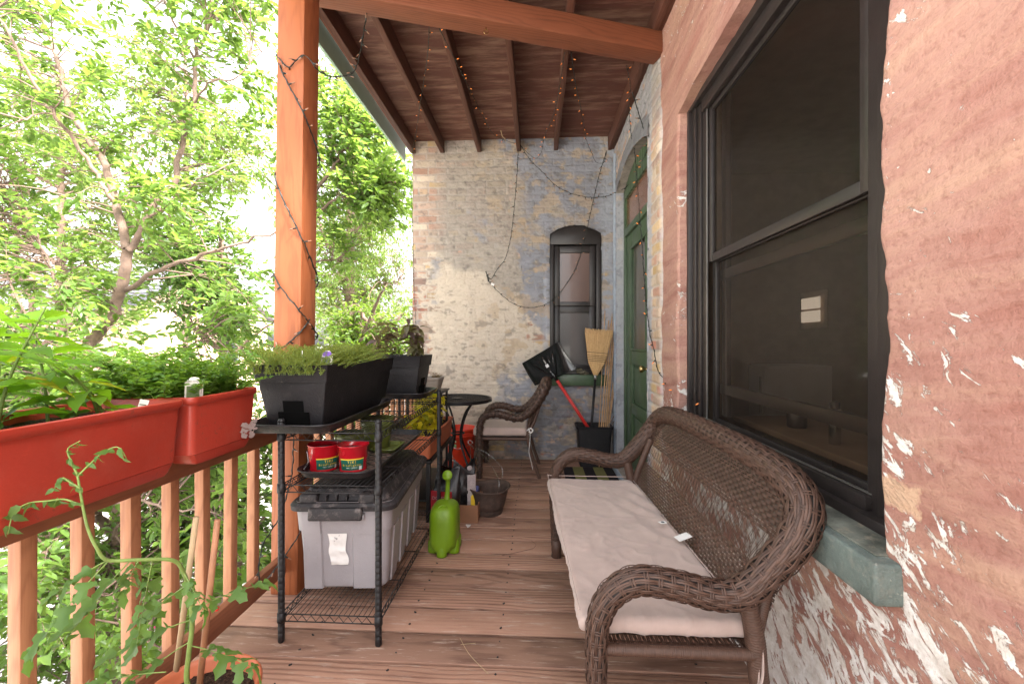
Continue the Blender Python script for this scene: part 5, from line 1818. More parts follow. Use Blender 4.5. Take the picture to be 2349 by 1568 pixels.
lt.build('lid_latch', M['lidplastic'], lid, bevel=.008, seg=3)
for u in (-.07, -.025, .02): MB().box(bc + br_ @ Vector((u, -(hy1 - .005), L0 + .07)), (.006, .03, .022), br_).build('lid_rib', M['lidplastic'], lid, bevel=.002)
for u in (-.15, .11): MB().box(bc + br_ @ Vector((u, -(hy1 - .03), L0 + .066)), (.08, .08, .05), br_).build('lid_rib', M['lidplastic'], lid, bevel=.012, seg=3)
# crumpled paper label
U, Vv = np.meshgrid(np.linspace(0, 1, 16), np.linspace(0, 1, 26), indexing='ij')
pz = .115 + .145 * Vv; pu = -.058 + (.074 + .006 * np.sin(Vv * 7)) * U - .008 * Vv * (1 - U) + .004 * np.sin(Vv * 9 + 1)
cr = .004 + .005 * fbm(U * 5, Vv * 9, 333, 4) * (1 + .5 * np.sin(Vv * 18))
fz = pz / HB
Q = np.stack([pu, -(hy0 + (hy1 - hy0) * fz + cr), pz], -1).reshape(-1, 3)
Q = Q @ np.array(br_).T + np.array(bc)
np_mesh('paper_label', Q, grid_faces(16, 26), M['label'], tote, False)
pr = MB()
random.seed(11)
for k in range(7):
    u = -.036 + random.uniform(0, .02); v = .222 + random.uniform(0, .03)
    p0 = on_end(u, v, .0125); pr.bar(p0, p0 + Vector((random.uniform(-.006, .006), 0, random.uniform(-.006, .006))), .0016, .0012)
pr.build('print_mark', M['ink'], tote)

# ---------------------------------------------------------------- watering can (lime, shaped body on rounded feet)
wc = Vector((-.545, 2.63, 0))
can = thing('watering_can', 'lime green plastic watering can with a rounded body and tall spout', 'watering can', wc)
mb = MB()
n_ = 48
ang = np.linspace(0, 2 * math.pi, n_, endpoint=False)
prof = [(.50, .014), (.80, .012), (.93, .020), (.985, .04), (1.0, .07), (1.0, .12), (1.0, .20), (.985, .222), (.95, .243), (.88, .260), (.74, .274), (.52, .283), (.32, .288), (.18, .290), (.001, .291)]
VV = []
for f, z in prof:
    for a in ang:
        ca, sa = math.cos(a), math.sin(a)
        k = (abs(ca) ** 3.2 + abs(sa) ** 3.2) ** (-1 / 3.2)
        x, y = ca * k * .083 * f, sa * k * .115 * f
        # grooves towards the foot, arched openings between the feet
        gr = max(0, 1 - z / .07)
        g_ = .5 - .5 * math.cos(4 * a + math.pi * 0)
        dd = 1 - .14 * gr * g_ ** 1.5
        zz = z + (.022 * gr * g_ ** 2 if z > .011 else 0)
        VV.append((wc.x + x * dd, wc.y + y * dd, zz))
fs = grid_faces(len(prof), n_, close_v=True)[:, ::-1].tolist() + [list(range(n_))[::-1]]
mb._add(VV, fs)
mb.build('body', M['lime'], can, auto=60)
for (dx, dy) in ((0, -.088), (0, .088), (-.060, -.030), (.060, -.030), (-.055, .05), (.055, .05)):
    f_ = MB(); r0 = .030 if abs(dx) < .01 else .034
    f_.lathe([(r0 * .8, 0), (r0 * .97, .004), (r0, .015), (r0 * .98, .065), (r0 * .6, .085)], (wc.x + dx, wc.y + dy, 0), 16, sq=(1, .9, 2.8))
    f_.build('foot', M['lime'], can, smooth=True)
# filling mouth facing forward-up
q = Matrix.Rotation(R(52), 3, 'X')
mb = MB(); mb.lathe([(.030, -.02), (.030, .008), (.0275, .012), (.024, .008), (.023, -.012)], wc + Vector((.002, -.078, .262)), 24, rot=q)
mb.build('mouth', M['lime'], can, smooth=True)
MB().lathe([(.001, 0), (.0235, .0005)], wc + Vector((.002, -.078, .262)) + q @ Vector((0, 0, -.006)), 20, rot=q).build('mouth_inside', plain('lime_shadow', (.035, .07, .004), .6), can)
sp_ = MB()
sp_.tube(smooth_path([wc + Vector((.002, .03, .255)), wc + Vector((.006, .035, .31)), wc + Vector((.012, .03, .39)), wc + Vector((.014, .02, .43))], .012), [.024, .017, .0135, .013, .015], 14, flat=.8)
sp_.build('spout', M['lime'], can, smooth=True)
q = Matrix.Rotation(R(70), 3, 'X')
MB().lathe([(.012, -.014), (.029, .000), (.030, .006), (.027, .010), (.001, .013)], wc + Vector((.014, .008, .440)), 24, rot=q).build('rose', M['lime'], can, smooth=True)

# ---------------------------------------------------------------- old hanging basket with wires
M['fibre'] = plain('brown_moulded_fibre', (0.06, 0.036, 0.027), 0.85, 0.4, 25, 0.6, dirt=((0.13, 0.075, 0.055), 0.5))
hb_c = Vector((-.345, 3.215, 0))
bk = thing('hanging_basket', 'empty brown round hanging basket with thin wires standing on the deck', 'hanging basket', hb_c)
n_ = 48; VV = []
prof = [(.093, 0), (.100, .004), (.103, .03), (.106, .045), (.112, .049), (.122, .085), (.132, .13), (.140, .16), (.150, .178), (.157, .186), (.153, .194), (.142, .186), (.134, .165), (.120, .11), (.104, .045), (.095, .028), (.001, .024)]
for r_, z in prof:
    for a in np.linspace(0, 2 * math.pi, n_, endpoint=False):
        wob = 1 + .02 * math.cos(2 * (a - .6)) * (z / .19) + .01 * math.sin(5 * a)
        VV.append((hb_c.x + r_ * wob * math.cos(a), hb_c.y + r_ * wob * math.sin(a), z + .007 * math.sin(2 * a + .5) * (z / .19) ** 2 * (1 if z > .05 else 0)))
mb = MB(); mb._add(VV, grid_faces(len(prof), n_, close_v=True)[:, ::-1].tolist() + [list(range(n_))[::-1]])
mb.build('bowl', M['fibre'], bk, smooth=True)
hook = Vector((-.545, 3.62, .395))
for k, (a, bulge) in enumerate(((R(205), (.10, -.08, .20)), (R(-62), (.14, -.05, .42)), (R(60), (.11, .02, .44)))):
    p0 = Vector((hb_c.x + .153 * math.cos(a), hb_c.y + .153 * math.sin(a), .183))
    mid = p0.lerp(hook, .55) + (Vector((.035, 0, .055)) if k else Vector((.01, 0, .01)))
    pth = smooth_path([p0 + Vector((0, 0, -.02)), p0 + Vector((.0, .01, .05)) if k == 0 else p0 + Vector((.008, .03, .09)), mid, p0.lerp(hook, .85) + Vector((.008, 0, .012)), hook + Vector((.01, -.01, -.003))], .015)
    MB().tube(pth, .0013, 5).build('wire', M['steel'], bk, smooth=True)
hk = MB(); hk.tube(smooth_path([hook + Vector((.03, -.03, -.01)), hook, hook + Vector((-.015, .01, .012)), hook + Vector((-.01, .015, .028)), hook + Vector((.012, .01, .027)), hook + Vector((.026, 0, .012))], .004), .0025, 6)
hk.build('hook', M['steel'], bk, smooth=True)

# scrap of paper by the basket
sc_ = MB(); p = Vector((-.475, 2.99, .003)); sc_._add([p, p + Vector((.035, -.01, .002)), p + Vector((.032, -.055, .006)), p + Vector((.02, -.062, .002)), p + Vector((-.0, -.02, .004))], [(0, 1, 2, 3, 4)])
tag(sc_.build('paper_scrap', M['label'], None, fixn=False), 'tiny torn white paper scrap on the deck by the basket', 'paper scrap')
tw = MB(); tw.tube(smooth_path([(-.02, 2.66, .004), (-.12, 2.60, .006), (-.2, 2.565, .004)], .02), .0012, 4); tw.tube(smooth_path([(-.02, 2.66, .004), (.0, 2.70, .01), (-.03, 2.76, .004)], .02), .001, 4)
tag(tw.build('dry_twig', M['fibre'], None), 'thin dry twig lying on the deck in front of the basket', 'twig')
tw = MB(); a = W(1055, 1455, 1.86); b = W(1120, 1530, 1.66)
tw.tube(smooth_path([(a.x, a.y, .004), ((a.x + b.x) / 2 - .015, (a.y + b.y) / 2, .005), (b.x, b.y, .004)], .02), .0012, 4)
tw.tube(smooth_path([(a.x + .01, a.y - .04, .004), (a.x + .07, a.y - .03, .005)], .02), .001, 4)
M['straw'] = plain('straw', (0.42, 0.30, 0.17), 0.7)
tag(tw.build('straw_wisp', M['straw'], None), 'pale bent straw lying on the nearest deck boards', 'straw')

# ---------------------------------------------------------------- bags and carton behind the can
M['bagblack'] = plain('glossy_black_bag', (0.012, 0.010, 0.011), 0.22, 0.3, 9, 0.5)
M['bagred'] = plain('dark_red_print', (0.28, 0.012, 0.02), 0.3)
M['bagwhite'] = plain('white_print_panel', (0.36, 0.30, 0.295), 0.35, 0.25, 60)
M['cardboard'] = plain('cardboard', (0.22, 0.10, 0.05), 0.8, 0.15)
M['blue'] = plain('blue_wrapper', (0.06, 0.09, 0.32), 0.4)


def bag(name, label, c, hx, hy, H, rotz, seed):
    t = thing(name, label, 'bag', c)
    n_ = 48; m_ = 26; VV = []
    Mz = Matrix.Rotation(rotz, 3, 'Z')
    for i in range(m_):
        f = i / (m_ - 1)
        pinch = 1 - sstep(.55, 1.0, f)
        for j in range(n_):
            a = 2 * math.pi * j / n_
            ca, sa = math.cos(a), math.sin(a)
            k = (abs(ca) ** 3 + abs(sa) ** 3) ** (-1 / 3)
            cr = float(fbm(a * 2.2 + seed, f * 6, seed, 4)) - .5
            x = ca * k * hx * (.92 + .1 * pinch) * (1 + .16 * cr)
            y = sa * k * hy * (.10 + .90 * pinch) * (1 + .5 * cr)
            z = H * f * (1 + .12 * math.sin(a * 2 + seed) * sstep(.7, 1, f))
            VV.append(Vector(c) + Mz @ Vector((x + .03 * f * math.sin(seed), y + .03 * sstep(.6, 1, f) * math.cos(seed * 2.0), z)))
    mb = MB(); mb._add(VV, grid_faces(m_, n_, close_v=True)[:, ::-1].tolist() + [list(range(n_))[::-1], [(m_ - 1) * n_ + j for j in range(n_)]])
    mb.build('bag_body', M['bagblack'], t, smooth=True)
    return t, Mz


g1 = Vector((-.62, 3.04, 0))
t1, mz = bag('soil_bag', 'crumpled black bag with a dark red front panel behind the watering can', g1, .095, .06, .34, R(-8), 3)
pp_ = MB(); U, Vv = np.meshgrid(np.linspace(-1, 1, 10), np.linspace(0, 1, 10), indexing='ij')
Q = np.stack([U * .075 - .012, -.068 - .008 * np.cos(U * 1.5) + .006 * (fbm(U * 3, Vv * 4, 3) - .5) + 0 * U, .06 + .17 * Vv], -1).reshape(-1, 3) @ np.array(mz).T + np.array(g1)
np_mesh('red_panel', Q, grid_faces(10, 10), M['bagred'], t1, True)
text_obj('MOON', .034, g1 + mz @ Vector((-.02, -.084, .185)), mz @ Matrix.Rotation(R(90), 3, 'X'), M['bagwhite'], t1) if False else None
text_obj('DON\'T', .03, g1 + mz @ Vector((-.025, -.085, .185)), mz @ Matrix.Rotation(R(90), 3, 'X'), M['bagwhite'], t1)
g2 = Vector((-.535, 3.16, 0))
t2, mz = bag('charcoal_bag', 'black bag with a white and yellow side panel leaning beside the brown basket', g2, .085, .055, .36, R(18), 7)
Q = np.stack([U * .030 + .062, -.060 - .006 * np.cos(U * 1.5) + .006 * (fbm(U * 3, Vv * 4, 9) - .5), .07 + .23 * Vv], -1).reshape(-1, 3) @ np.array(mz).T + np.array(g2)
np_mesh('white_panel', Q, grid_faces(10, 10), M['bagwhite'], t2, True)
Q = np.stack([U * .014 + .070, -.070 + 0 * U, .07 + .09 * Vv + .01 * U], -1).reshape(-1, 3) @ np.array(mz).T + np.array(g2)
np_mesh('yellow_mark', Q, grid_faces(10, 10), M['labyellow'], t2, True)
MB().lathe([(.001, .002), (.018, 0)], g2 + mz @ Vector((.05, -.052, .345)), 16, rot=mz @ Matrix.Rotation(R(90), 3, 'X')).build('round_emblem', M['bagwhite'], t2)
cb = thing('cardboard_box', 'low brown cardboard carton on the deck between the can and the basket', 'carton', (-.50, 3.16, 0))
for (c_, s_) in (((-.50, 3.02, .06), (.20, .005, .12)), ((-.50, 3.30, .06), (.20, .005, .12)), ((-.40, 3.16, .06), (.005, .275, .12)), ((-.60, 3.16, .06), (.005, .275, .12)), ((-.5, 3.16, .005), (.19, .27, .005))):
    MB().box(c_, s_).build('panel', M['cardboard'], cb)
bp_ = MB(); loft(bp_, [(.035, .05, .01, 0), (.04, .055, .012, .05), (.035, .05, .01, .085)], (-.455, 3.20, .095), 0, True, True)
tag(bp_.build('blue_packet', M['blue'], None, auto=40), 'blue packet poking out of the low cardboard carton', 'packet')

# ---------------------------------------------------------------- orange pail under the table
M['hotorange'] = plain('bright_orange_red_plastic', (0.68, 0.045, 0.015), 0.4, 0.08)
oc = Vector((-.76, 4.44, 0))
bu = thing('orange_bucket', 'bright orange-red bucket on the deck under the round table', 'bucket', oc)
MB().lathe([(.125, 0), (.13, .004), (.146, .30), (.152, .302), (.146, .306), (.148, .325), (.154, .327), (.148, .331), (.150, .35), (.157, .352), (.156, .372), (.150, .376), (.146, .37), (.128, .02), (.001, .015)], oc, 40).build('pail', M['hotorange'], bu, smooth=True)
hd = MB(); hd.tube(smooth_path([oc + Vector((-.15, 0, .34)), oc + Vector((-.13, -.10, .24)), oc + Vector((0, -.17, .20)), oc + Vector((.12, -.11, .24)), oc + Vector((.15, 0, .34))], .015), .002, 5)
hd.build('bail_handle', M['steel'], bu)
n_ = 10
def bucket_patch(nm, a0, a1, z0, z1, m, off=.0015):
    VV = []
    for i in range(n_ + 1):
        a = a0 + (a1 - a0) * i / n_
        for z in (z0, z1):
            r_ = .13 + (.146 - .13) * z / .30 + off
            VV.append((oc.x + r_ * math.cos(a), oc.y + r_ * math.sin(a), z))
    np_mesh(nm, VV, grid_faces(n_ + 1, 2)[:, ::-1], m, bu, True)
bucket_patch('green_sticker', R(-118), R(-98), .205, .235, plain('sticker_green', (0.25, 0.42, 0.22), .5))
bucket_patch('green_sticker', R(-118), R(-98), .250, .268, plain('sticker_pale', (0.5, 0.45, 0.3), .5))
for k_, (chh, z) in enumerate(zip("HOMER", (.16, .13, .10, .07, .04))):
    a = R(-122); r_ = .134
    text_obj(chh, .04, oc + Vector((r_ * math.cos(a), r_ * math.sin(a), z)), Matrix.Rotation(a + math.pi / 2, 3, 'Z') @ Matrix.Rotation(R(90), 3, 'X') @ Matrix.Rotation(R(-75), 3, 'Z'), M['labwhite'], bu) if k_ < 0 else None
text_obj("Let's", .05, oc + Vector((.136 * math.cos(R(-118)), .136 * math.sin(R(-118)), .11)), Matrix.Rotation(R(-118) + math.pi / 2, 3, 'Z') @ Matrix.Rotation(R(90), 3, 'X') @ Matrix.Rotation(R(-78), 3, 'Z'), M['labwhite'], bu)

# ---------------------------------------------------------------- waste bin with tools in the corner
wb = Vector((.575, 4.50, 0))
wbn = thing('waste_bin', 'black rectangular waste bin in the corner holding the broom, shovel and canes', 'bin', wb)
mb = MB(); loft(mb, [(.135, .095, .02, 0), (.142, .102, .022, .006), (.168, .118, .028, .375), (.180, .130, .032, .378), (.183, .133, .034, .400), (.178, .128, .032, .404), (.168, .118, .028, .398), (.150, .105, .024, .10), (.140, .10, .02, .012)], wb, 0, True, False, None, 6)
mb.build('bin_body', M['blackplastic'], wbn, auto=45)
MB().box((wb.x, wb.y, .012), (.27, .19, .004)).build('bin_floor', M['blackplastic'], wbn)
D0 = 4.46


def on_y(px, py, Y):
    a = W(px, py, 1.0); o = Vector((0, 0, HC)); d = a - o
    return o + d * (Y / d.y)


# broom : head up
bt = on_y(1374, 760, 4.52); bb0 = on_y(1366, 862, 4.50); bb1 = on_y(1356, 985, 4.46)
ax = (bt - bb0).normalized(); hd_dir = (bb0 - bb1).normalized()
sidev = Vector((1, 0, 0)) - ax * ax.x; sidev.normalize(); thk = ax.cross(sidev)
br = thing('broom', 'corn broom standing bristles-up in the black bin, with a black handle', 'broom', (bb1.x, bb1.y, .05))
M['corn'] = plain('corn_bristle', (0.52, 0.30, 0.12), 0.7, 0.2)
core = MB(); Lh = (bt - bb0).length
pr_ = [(0.0, .016, .014), (.12, .040, .022), (.28, .078, .026), (.42, .092, .028), (.60, .102, .028), (.80, .118, .026), (.95, .130, .022)]
VV = []
for f, a_, b_ in pr_:
    for j in range(20):
        q_ = 2 * math.pi * j / 20
        VV.append(bb0 + ax * (Lh * f) + sidev * (a_ * .96 * math.cos(q_)) + thk * (b_ * .9 * math.sin(q_)))
core._add(VV, grid_faces(len(pr_), 20, close_v=True)[:, ::-1].tolist() + [list(range(20)), [(len(pr_) - 1) * 20 + j for j in range(20)]])
core.build('bristle_core', M['corn'], br, smooth=True)
rng = np.random.default_rng(4)
NB = 900
fr_s = np.array([p_[0] for p_ in pr_] + [1.05]); aa = np.array([p_[1] for p_ in pr_] + [.138]); bb_ = np.array([p_[2] for p_ in pr_] + [.022])
VV = []; FF = []
for k in range(NB):
    q_ = rng.uniform(0, 2 * math.pi); rad = rng.uniform(.9, 1.03) if k < 700 else rng.uniform(0, 1)
    f1 = 1.0 + rng.uniform(-.06, .06); f0 = rng.uniform(0.0, .3) if k < 700 else .9
    fs_ = np.linspace(f0, f1, 7); jit = rng.normal(0, .003, 2)
    for i, f in enumerate(fs_):
        a_ = np.interp(f, fr_s, aa) * rad; b_ = np.interp(f, fr_s, bb_) * rad
        c_ = bb0 + ax * (Lh * f) + sidev * (a_ * math.cos(q_) + jit[0] * f) + thk * (b_ * math.sin(q_) + jit[1] * f)
        w_ = .0011
        VV += [tuple(c_ - sidev * w_), tuple(c_ + sidev * w_)]
    b0 = k * 14
    for i in range(6): FF.append((b0 + 2 * i, b0 + 2 * i + 1, b0 + 2 * i + 3, b0 + 2 * i + 2))
np_mesh('bristles', VV, FF, wickermat('corn_straw', (0.40, 0.22, 0.08), (0.68, 0.44, 0.20)), br, False)
st_ = MB()
for f in (.33, .37, .41, .45, .52):
    a_ = np.interp(f, fr_s, aa) * 1.04; b_ = np.interp(f, fr_s, bb_) * 1.06
    st_.tube([bb0 + ax * (Lh * f) + sidev * (a_ * math.cos(q_)) + thk * (b_ * math.sin(q_)) for q_ in np.linspace(0, 2 * math.pi, 25)], .0022, 5)
st_.build('stitching', M['dark'], br)
MB().cyl(bb0 - ax * .035, bb0 + ax * .012, .0145, 14, r2=.017).build('ferrule', M['alu'], br, smooth=True)
MB().cyl(bb1 - hd_dir * .33, bb0 - ax * .03, .0125, 14).build('handle', M['blackmetal'], br, smooth=True)

# shovel : blade up, red handle
M['glossblack'] = plain('glossy_black_blade', (0.008, 0.008, 0.009), 0.12, 0.2, 6, 0.1, coat=0.6)
M['redhandle'] = plain('red_handle', (0.66, 0.035, 0.03), 0.35)
A_, B_, C_, D_ = on_y(1197, 834, 4.45), on_y(1280, 785, 4.63), on_y(1321, 846, 4.62), on_y(1226, 884, 4.44)
s1 = on_y(1278, 872, 4.48); s0 = on_y(1352, 985, 4.47)
shv = thing('snow_shovel', 'snow shovel with a glossy black blade and bright red handle leaning in the bin', 'shovel', (s0.x, s0.y, .05))
U, Vv = np.meshgrid(np.linspace(0, 1, 40), np.linspace(0, 1, 30), indexing='ij')
def bil(u, v):
    A, B, C, D = [np.array(q) for q in (A_, B_, C_, D_)]
    return (A[None, None] * ((1 - u) * (1 - v))[..., None] + B[None, None] * (u * (1 - v))[..., None] + C[None, None] * (u * v)[..., None] + D[None, None] * ((1 - u) * v)[..., None])
nrm_ = (B_ - A_).cross(D_ - A_).normalized()
if nrm_.y > 0: nrm_ = -nrm_
Pb = bil(U, Vv)
su = 0.52
rib = np.zeros_like(U)
for k_, (du, wv) in enumerate(((0, .028), (-.34, .035), (.32, .035), (-.16, .03), (.16, .03))):
    line = su + du * (1 - Vv) * 1.0
    rib = np.maximum(rib, np.exp(-((U - line) / wv) ** 2) * sstep(0.05, .45, Vv) * (1.0 if k_ == 0 else .65))
dish = -.05 * (1 - (2 * U - 1) ** 2) * Vv * .8 - .02 * np.sin(np.pi * Vv)
hgt = .020 * rib + dish * .7 + .02 * (np.abs(2 * U - 1) ** 6)
Pb = Pb + np.array(nrm_)[None, None] * hgt[..., None]
Vt = np.concatenate([Pb.reshape(-1, 3), (Pb - np.array(nrm_)[None, None] * .004).reshape(-1, 3)])
f1 = grid_faces(40, 30); f2 = f1[:, ::-1] + 1200
np_mesh('blade', Vt, np.vstack([f1, f2]), M['glossblack'], shv, True)
edge = MB()
bd = [tuple(Pb[i, 0]) for i in range(40)] + [tuple(Pb[39, j]) for j in range(30)] + [tuple(Pb[i, 29]) for i in range(39, -1, -1)] + [tuple(Pb[0, j]) for j in range(29, -1, -1)]
edge.tube(bd, .0035, 6); edge.build('blade_edge', M['glossblack'], shv, smooth=True)
MB().cyl(s0 + (s0 - s1).normalized() * .2, s1 + (s1 - s0).normalized() * .02, .0165, 16).build('handle', M['redhandle'], shv, smooth=True)
sq_ = MB(); cst = on_y(1249, 846, 4.50)
dirh = (s1 - s0).normalized()
sq_.box(tuple(Vector(Pb[19, 15]) + nrm_ * .012), (.032, .001, .032), (0, R(-30), 0)); sq_.build('sticker', M['label'], shv)
sq_ = MB(); sq_.tube([s1 + dirh * .0, s1 + dirh * .10], [.019, .012], 14); sq_.build('socket', M['glossblack'], shv, smooth=True)

# canes
canes = [(1380, 985, 1396, 735, .0035), (1384, 985, 1404, 727, .004), (1388, 985, 1408, 728, .0035), (1378, 985, 1400, 742, .003), (1392, 985, 1412, 728, .0038), (1391, 985, 1405, 775, .003), (1396, 985, 1413, 855, .0045), (1374, 985, 1388, 712, .003), (1394, 985, 1410, 850, .0035)]
M['bamboo'] = plain('bamboo', (0.50, 0.29, 0.14), 0.5, 0.25, 30, dirt=((0.25, 0.14, 0.07), 0.4))
for k_, (xa, ya_, xb_, yb_, r_) in enumerate(canes):
    p0 = on_y(xa, ya_, 4.44 + .010 * k_); p1 = on_y(xb_, yb_, 4.585 + .006 * k_)
    d = (p1 - p0).normalized()
    cm = MB()
    p00 = p0 - d * .36
    nn_ = 8; pts = [p00 + (p1 - p00) * i / nn_ for i in range(nn_ + 1)]
    r_ *= 1.35
    cm.tube(pts, r_, 8)
    for i in range(1, nn_): cm.ball(tuple(pts[i]), r_ * 1.25, 6)
    o = cm.build('bamboo_cane', M['bamboo'], None, smooth=True)
    tag(o, 'thin tan bamboo cane standing in the black corner bin beside the broom', 'cane', 'bamboo canes')
M['greystick'] = plain('weathered_stick', (0.22, 0.17, 0.14), 0.8, 0.3, 30)
for (xa, ya_, xb_, yb_, lb_) in ((1390, 985, 1412, 948, 'longer of two short grey sticks leaning right in the corner bin'), (1397, 985, 1411, 962, 'shorter of two grey sticks leaning right in the corner bin')):
    p0 = on_y(xa, ya_, 4.46); p1 = on_y(xb_, yb_, 4.58)
    tag(MB().cyl(p0 - (p1 - p0).normalized() * .03, p1, .006, 8, r2=.004).build('short_stick', M['greystick'], None, smooth=True), lb_, 'stick')
tw = MB(); tw.tube(smooth_path([W(1337, 1072, 4.3) * 1, W(1337, 1072, 4.3)], .1), .001, 4) if False else None

# glove on the sill
M['glove'] = plain('dirty_olive_glove', (0.10, 0.085, 0.055), 0.85, 0.5, 40, 0.5)
gp = Vector((.475, YB - .015, .905))
gl = MB()
for dx, dy, dz, sx_, sy_, sz_ in ((0, 0, .01, .055, .03, .022), (.045, -.005, .0, .03, .025, .018), (-.04, 0, .028, .02, .02, .03), (-.015, .0, .04, .03, .02, .014), (.06, 0, -.004, .018, .02, .012), (.02, -.01, .015, .03, .03, .02)):
    n0 = len(gl.v); gl.ball((gp.x + dx, gp.y + dy, gp.z + dz), 1.0, 14, 0, (sx_, sy_, sz_))
glo = gl.build('garden_glove', M['glove'], None, smooth=True)
for v in glo.data.vertices:
    nz = float(fbm(v.co.x * 40 + 3, v.co.z * 60, 5, 3)) - .5; v.co.y += nz * .012; v.co.z += nz * .008
tag(glo, 'crumpled olive work glove lying on the green sill of the narrow window', 'glove')

# ---------------------------------------------------------------- striped mat
def matmat():
    g = G('striped_mat_pile'); s = g.n('SeparateXYZ', {0: g.pos()})
    t = g.m('DIVIDE', g.m('SUBTRACT', s.outputs[0], .255), .098)
    t = g.m('ADD', t, g.m('MULTIPLY', g.m('SUBTRACT', g.noise(g.pos(), 60.0, 2), 0.5), 0.06))
    odd = g.m('GREATER_THAN', g.m('FRACT', g.m('MULTIPLY', t, 0.5)), 0.5)
    n = g.noise(g.pos(), 220.0, 3, 0.8)
    c = g.mix(odd, g.mix(n, (0.012, 0.009, 0.011), (0.055, 0.045, 0.05)), g.mix(n, (0.12, 0.11, 0.035), (0.30, 0.27, 0.12)))
    row = g.m('SINE', g.m('MULTIPLY', s.outputs[1], 620.0))
    return g.bsdf(c, 0.95, g.bump(g.m('ADD', n, g.m('MULTIPLY', row, 0.3)), 1.0, 0.006), 0.1)


mo = rounded_slab('door_mat', None, matmat(), (.262, 3.72, .0015), (.735, 4.37, .014), .005, .012, lambda P, d: P + np.stack([0 * P[:, 0], 0 * P[:, 0], .002 * (fbm(P[:, 0] * 60, P[:, 1] * 60, 3) - .5)], -1))
tag(mo, 'dark door mat with two olive stripes in front of the green door', 'door mat')

# ================================================================== PLANTS
RG = np.random.default_rng(21)


def unit(v): return v / (np.linalg.norm(v, axis=-1, keepdims=True) + 1e-12)


def leaves6(P, D, Nn, L, Wd, droop=.15, fold=.18):
    """many small leaves : 6 vertices, 2 faces each"""
    P = np.asarray(P); D = unit(np.asarray(D)); Nn = np.asarray(Nn)
    S = unit(np.cross(D, Nn)); Nn = unit(np.cross(S, D))
    L = L[:, None]; Wd = Wd[:, None]
    base = P
    tip = P + D * L - Nn * L * droop
    l1 = P + D * L * .30 + S * Wd * .46 + Nn * Wd * fold
    l2 = P + D * L * .68 + S * Wd * .38 + Nn * (Wd * fold - L * droop * .35)
    r1 = P + D * L * .30 - S * Wd * .46 + Nn * Wd * fold
    r2 = P + D * L * .68 - S * Wd * .38 + Nn * (Wd * fold - L * droop * .35)
    V = np.stack([base, l1, l2, tip, r2, r1], 1).reshape(-1, 3)
    n = len(P); i = np.arange(n)[:, None] * 6
    Fc = np.vstack([i + np.array([[0, 1, 2, 3]]), i + np.array([[0, 3, 4, 5]])])
    return V, Fc


def bigleaf(base, D, Nn, L, Wd, droop=.25, serr=.0, nu=9, nv=5, shape=1.0, lobes=0):
    D = np.array(D, float); D /= np.linalg.norm(D); Nn = np.array(Nn, float)
    S = np.cross(D, Nn); S /= np.linalg.norm(S) + 1e-9; Nn = np.cross(S, D)
    u = np.linspace(0, 1, nu); v = np.linspace(-1, 1, nv)
    wv = np.sin(math.pi * np.clip(u, 0, 1) ** .72) ** .85 * (1 - .15 * u)
    if lobes: wv = wv * (1 + .45 * np.sin(u * math.pi * lobes * 2))
    if serr: wv = wv * (1 + serr * np.where(np.arange(nu) % 2, 1, -1))
    U, Vv = np.meshgrid(u, v, indexing='ij')
    wd = wv[:, None] * Vv * Wd / 2
    h = -droop * L * U ** 2 + .16 * np.abs(wd) * 2 + .02 * L * np.sin(U * 16) * np.abs(Vv)
    X = L * (U - .12 * droop * U ** 2)
    P = np.array(base)[None, None] + D * X[..., None] + S * wd[..., None] + Nn * h[..., None]
    return P.reshape(-1, 3), grid_faces(nu, nv)


class Leaves:
    def __init__(s): s.V = []; s.F = []; s.n = 0
    def add(s, V, Fc): s.V.append(V); s.F.append(Fc + s.n); s.n += len(V)
    def build(s, name, mat, parent): return np_mesh(name, np.vstack(s.V), np.vstack(s.F), mat, parent, True)


M['leaf_big'] = leafmat('broad_leaf', (0.06, 0.17, 0.012), (0.17, 0.33, 0.022), .5, .45, (0.42, 0.30, 0.02), .04)
M['leaf_herb'] = leafmat('herb_leaf', (0.06, 0.15, 0.02), (0.16, 0.29, 0.04), .45, .5)
M['leaf_feather'] = leafmat('feathery_herb_leaf', (0.12, 0.18, 0.03), (0.26, 0.31, 0.06), .4, .6, (0.20, 0.10, 0.04), .05)
M['leaf_basil'] = leafmat('purple_basil_leaf', (0.10, 0.085, 0.055), (0.17, 0.17, 0.06), .35, .4, (0.11, 0.06, 0.07), .3)
M['leaf_coleus'] = leafmat('yellow_coleus_leaf', (0.62, 0.54, 0.02), (0.82, 0.70, 0.05), .35, .45, (0.16, 0.20, 0.02), .15)
M['leaf_tomato'] = leafmat('tomato_leaf', (0.075, 0.16, 0.04), (0.13, 0.24, 0.065), .45, .5)
M['stem_green'] = plain('green_stem', (0.11, 0.17, 0.03), 0.6, 0.25, 40)
M['stem_pale'] = plain('pale_green_stem', (0.17, 0.25, 0.06), 0.6, 0.2, 40)
M['stem_brown'] = plain('brown_stem', (0.10, 0.055, 0.04), 0.7, 0.25, 40)
M['bark'] = plain('elm_bark', (0.16, 0.105, 0.08), 0.9, 0.35, 14, 0.8, dirt=((0.07, 0.05, 0.04), 0.6))
M['bark_pale'] = plain('pale_bark', (0.26, 0.19, 0.15), 0.9, 0.35, 14, 0.8)


def arr(a): return np.array(a, float)


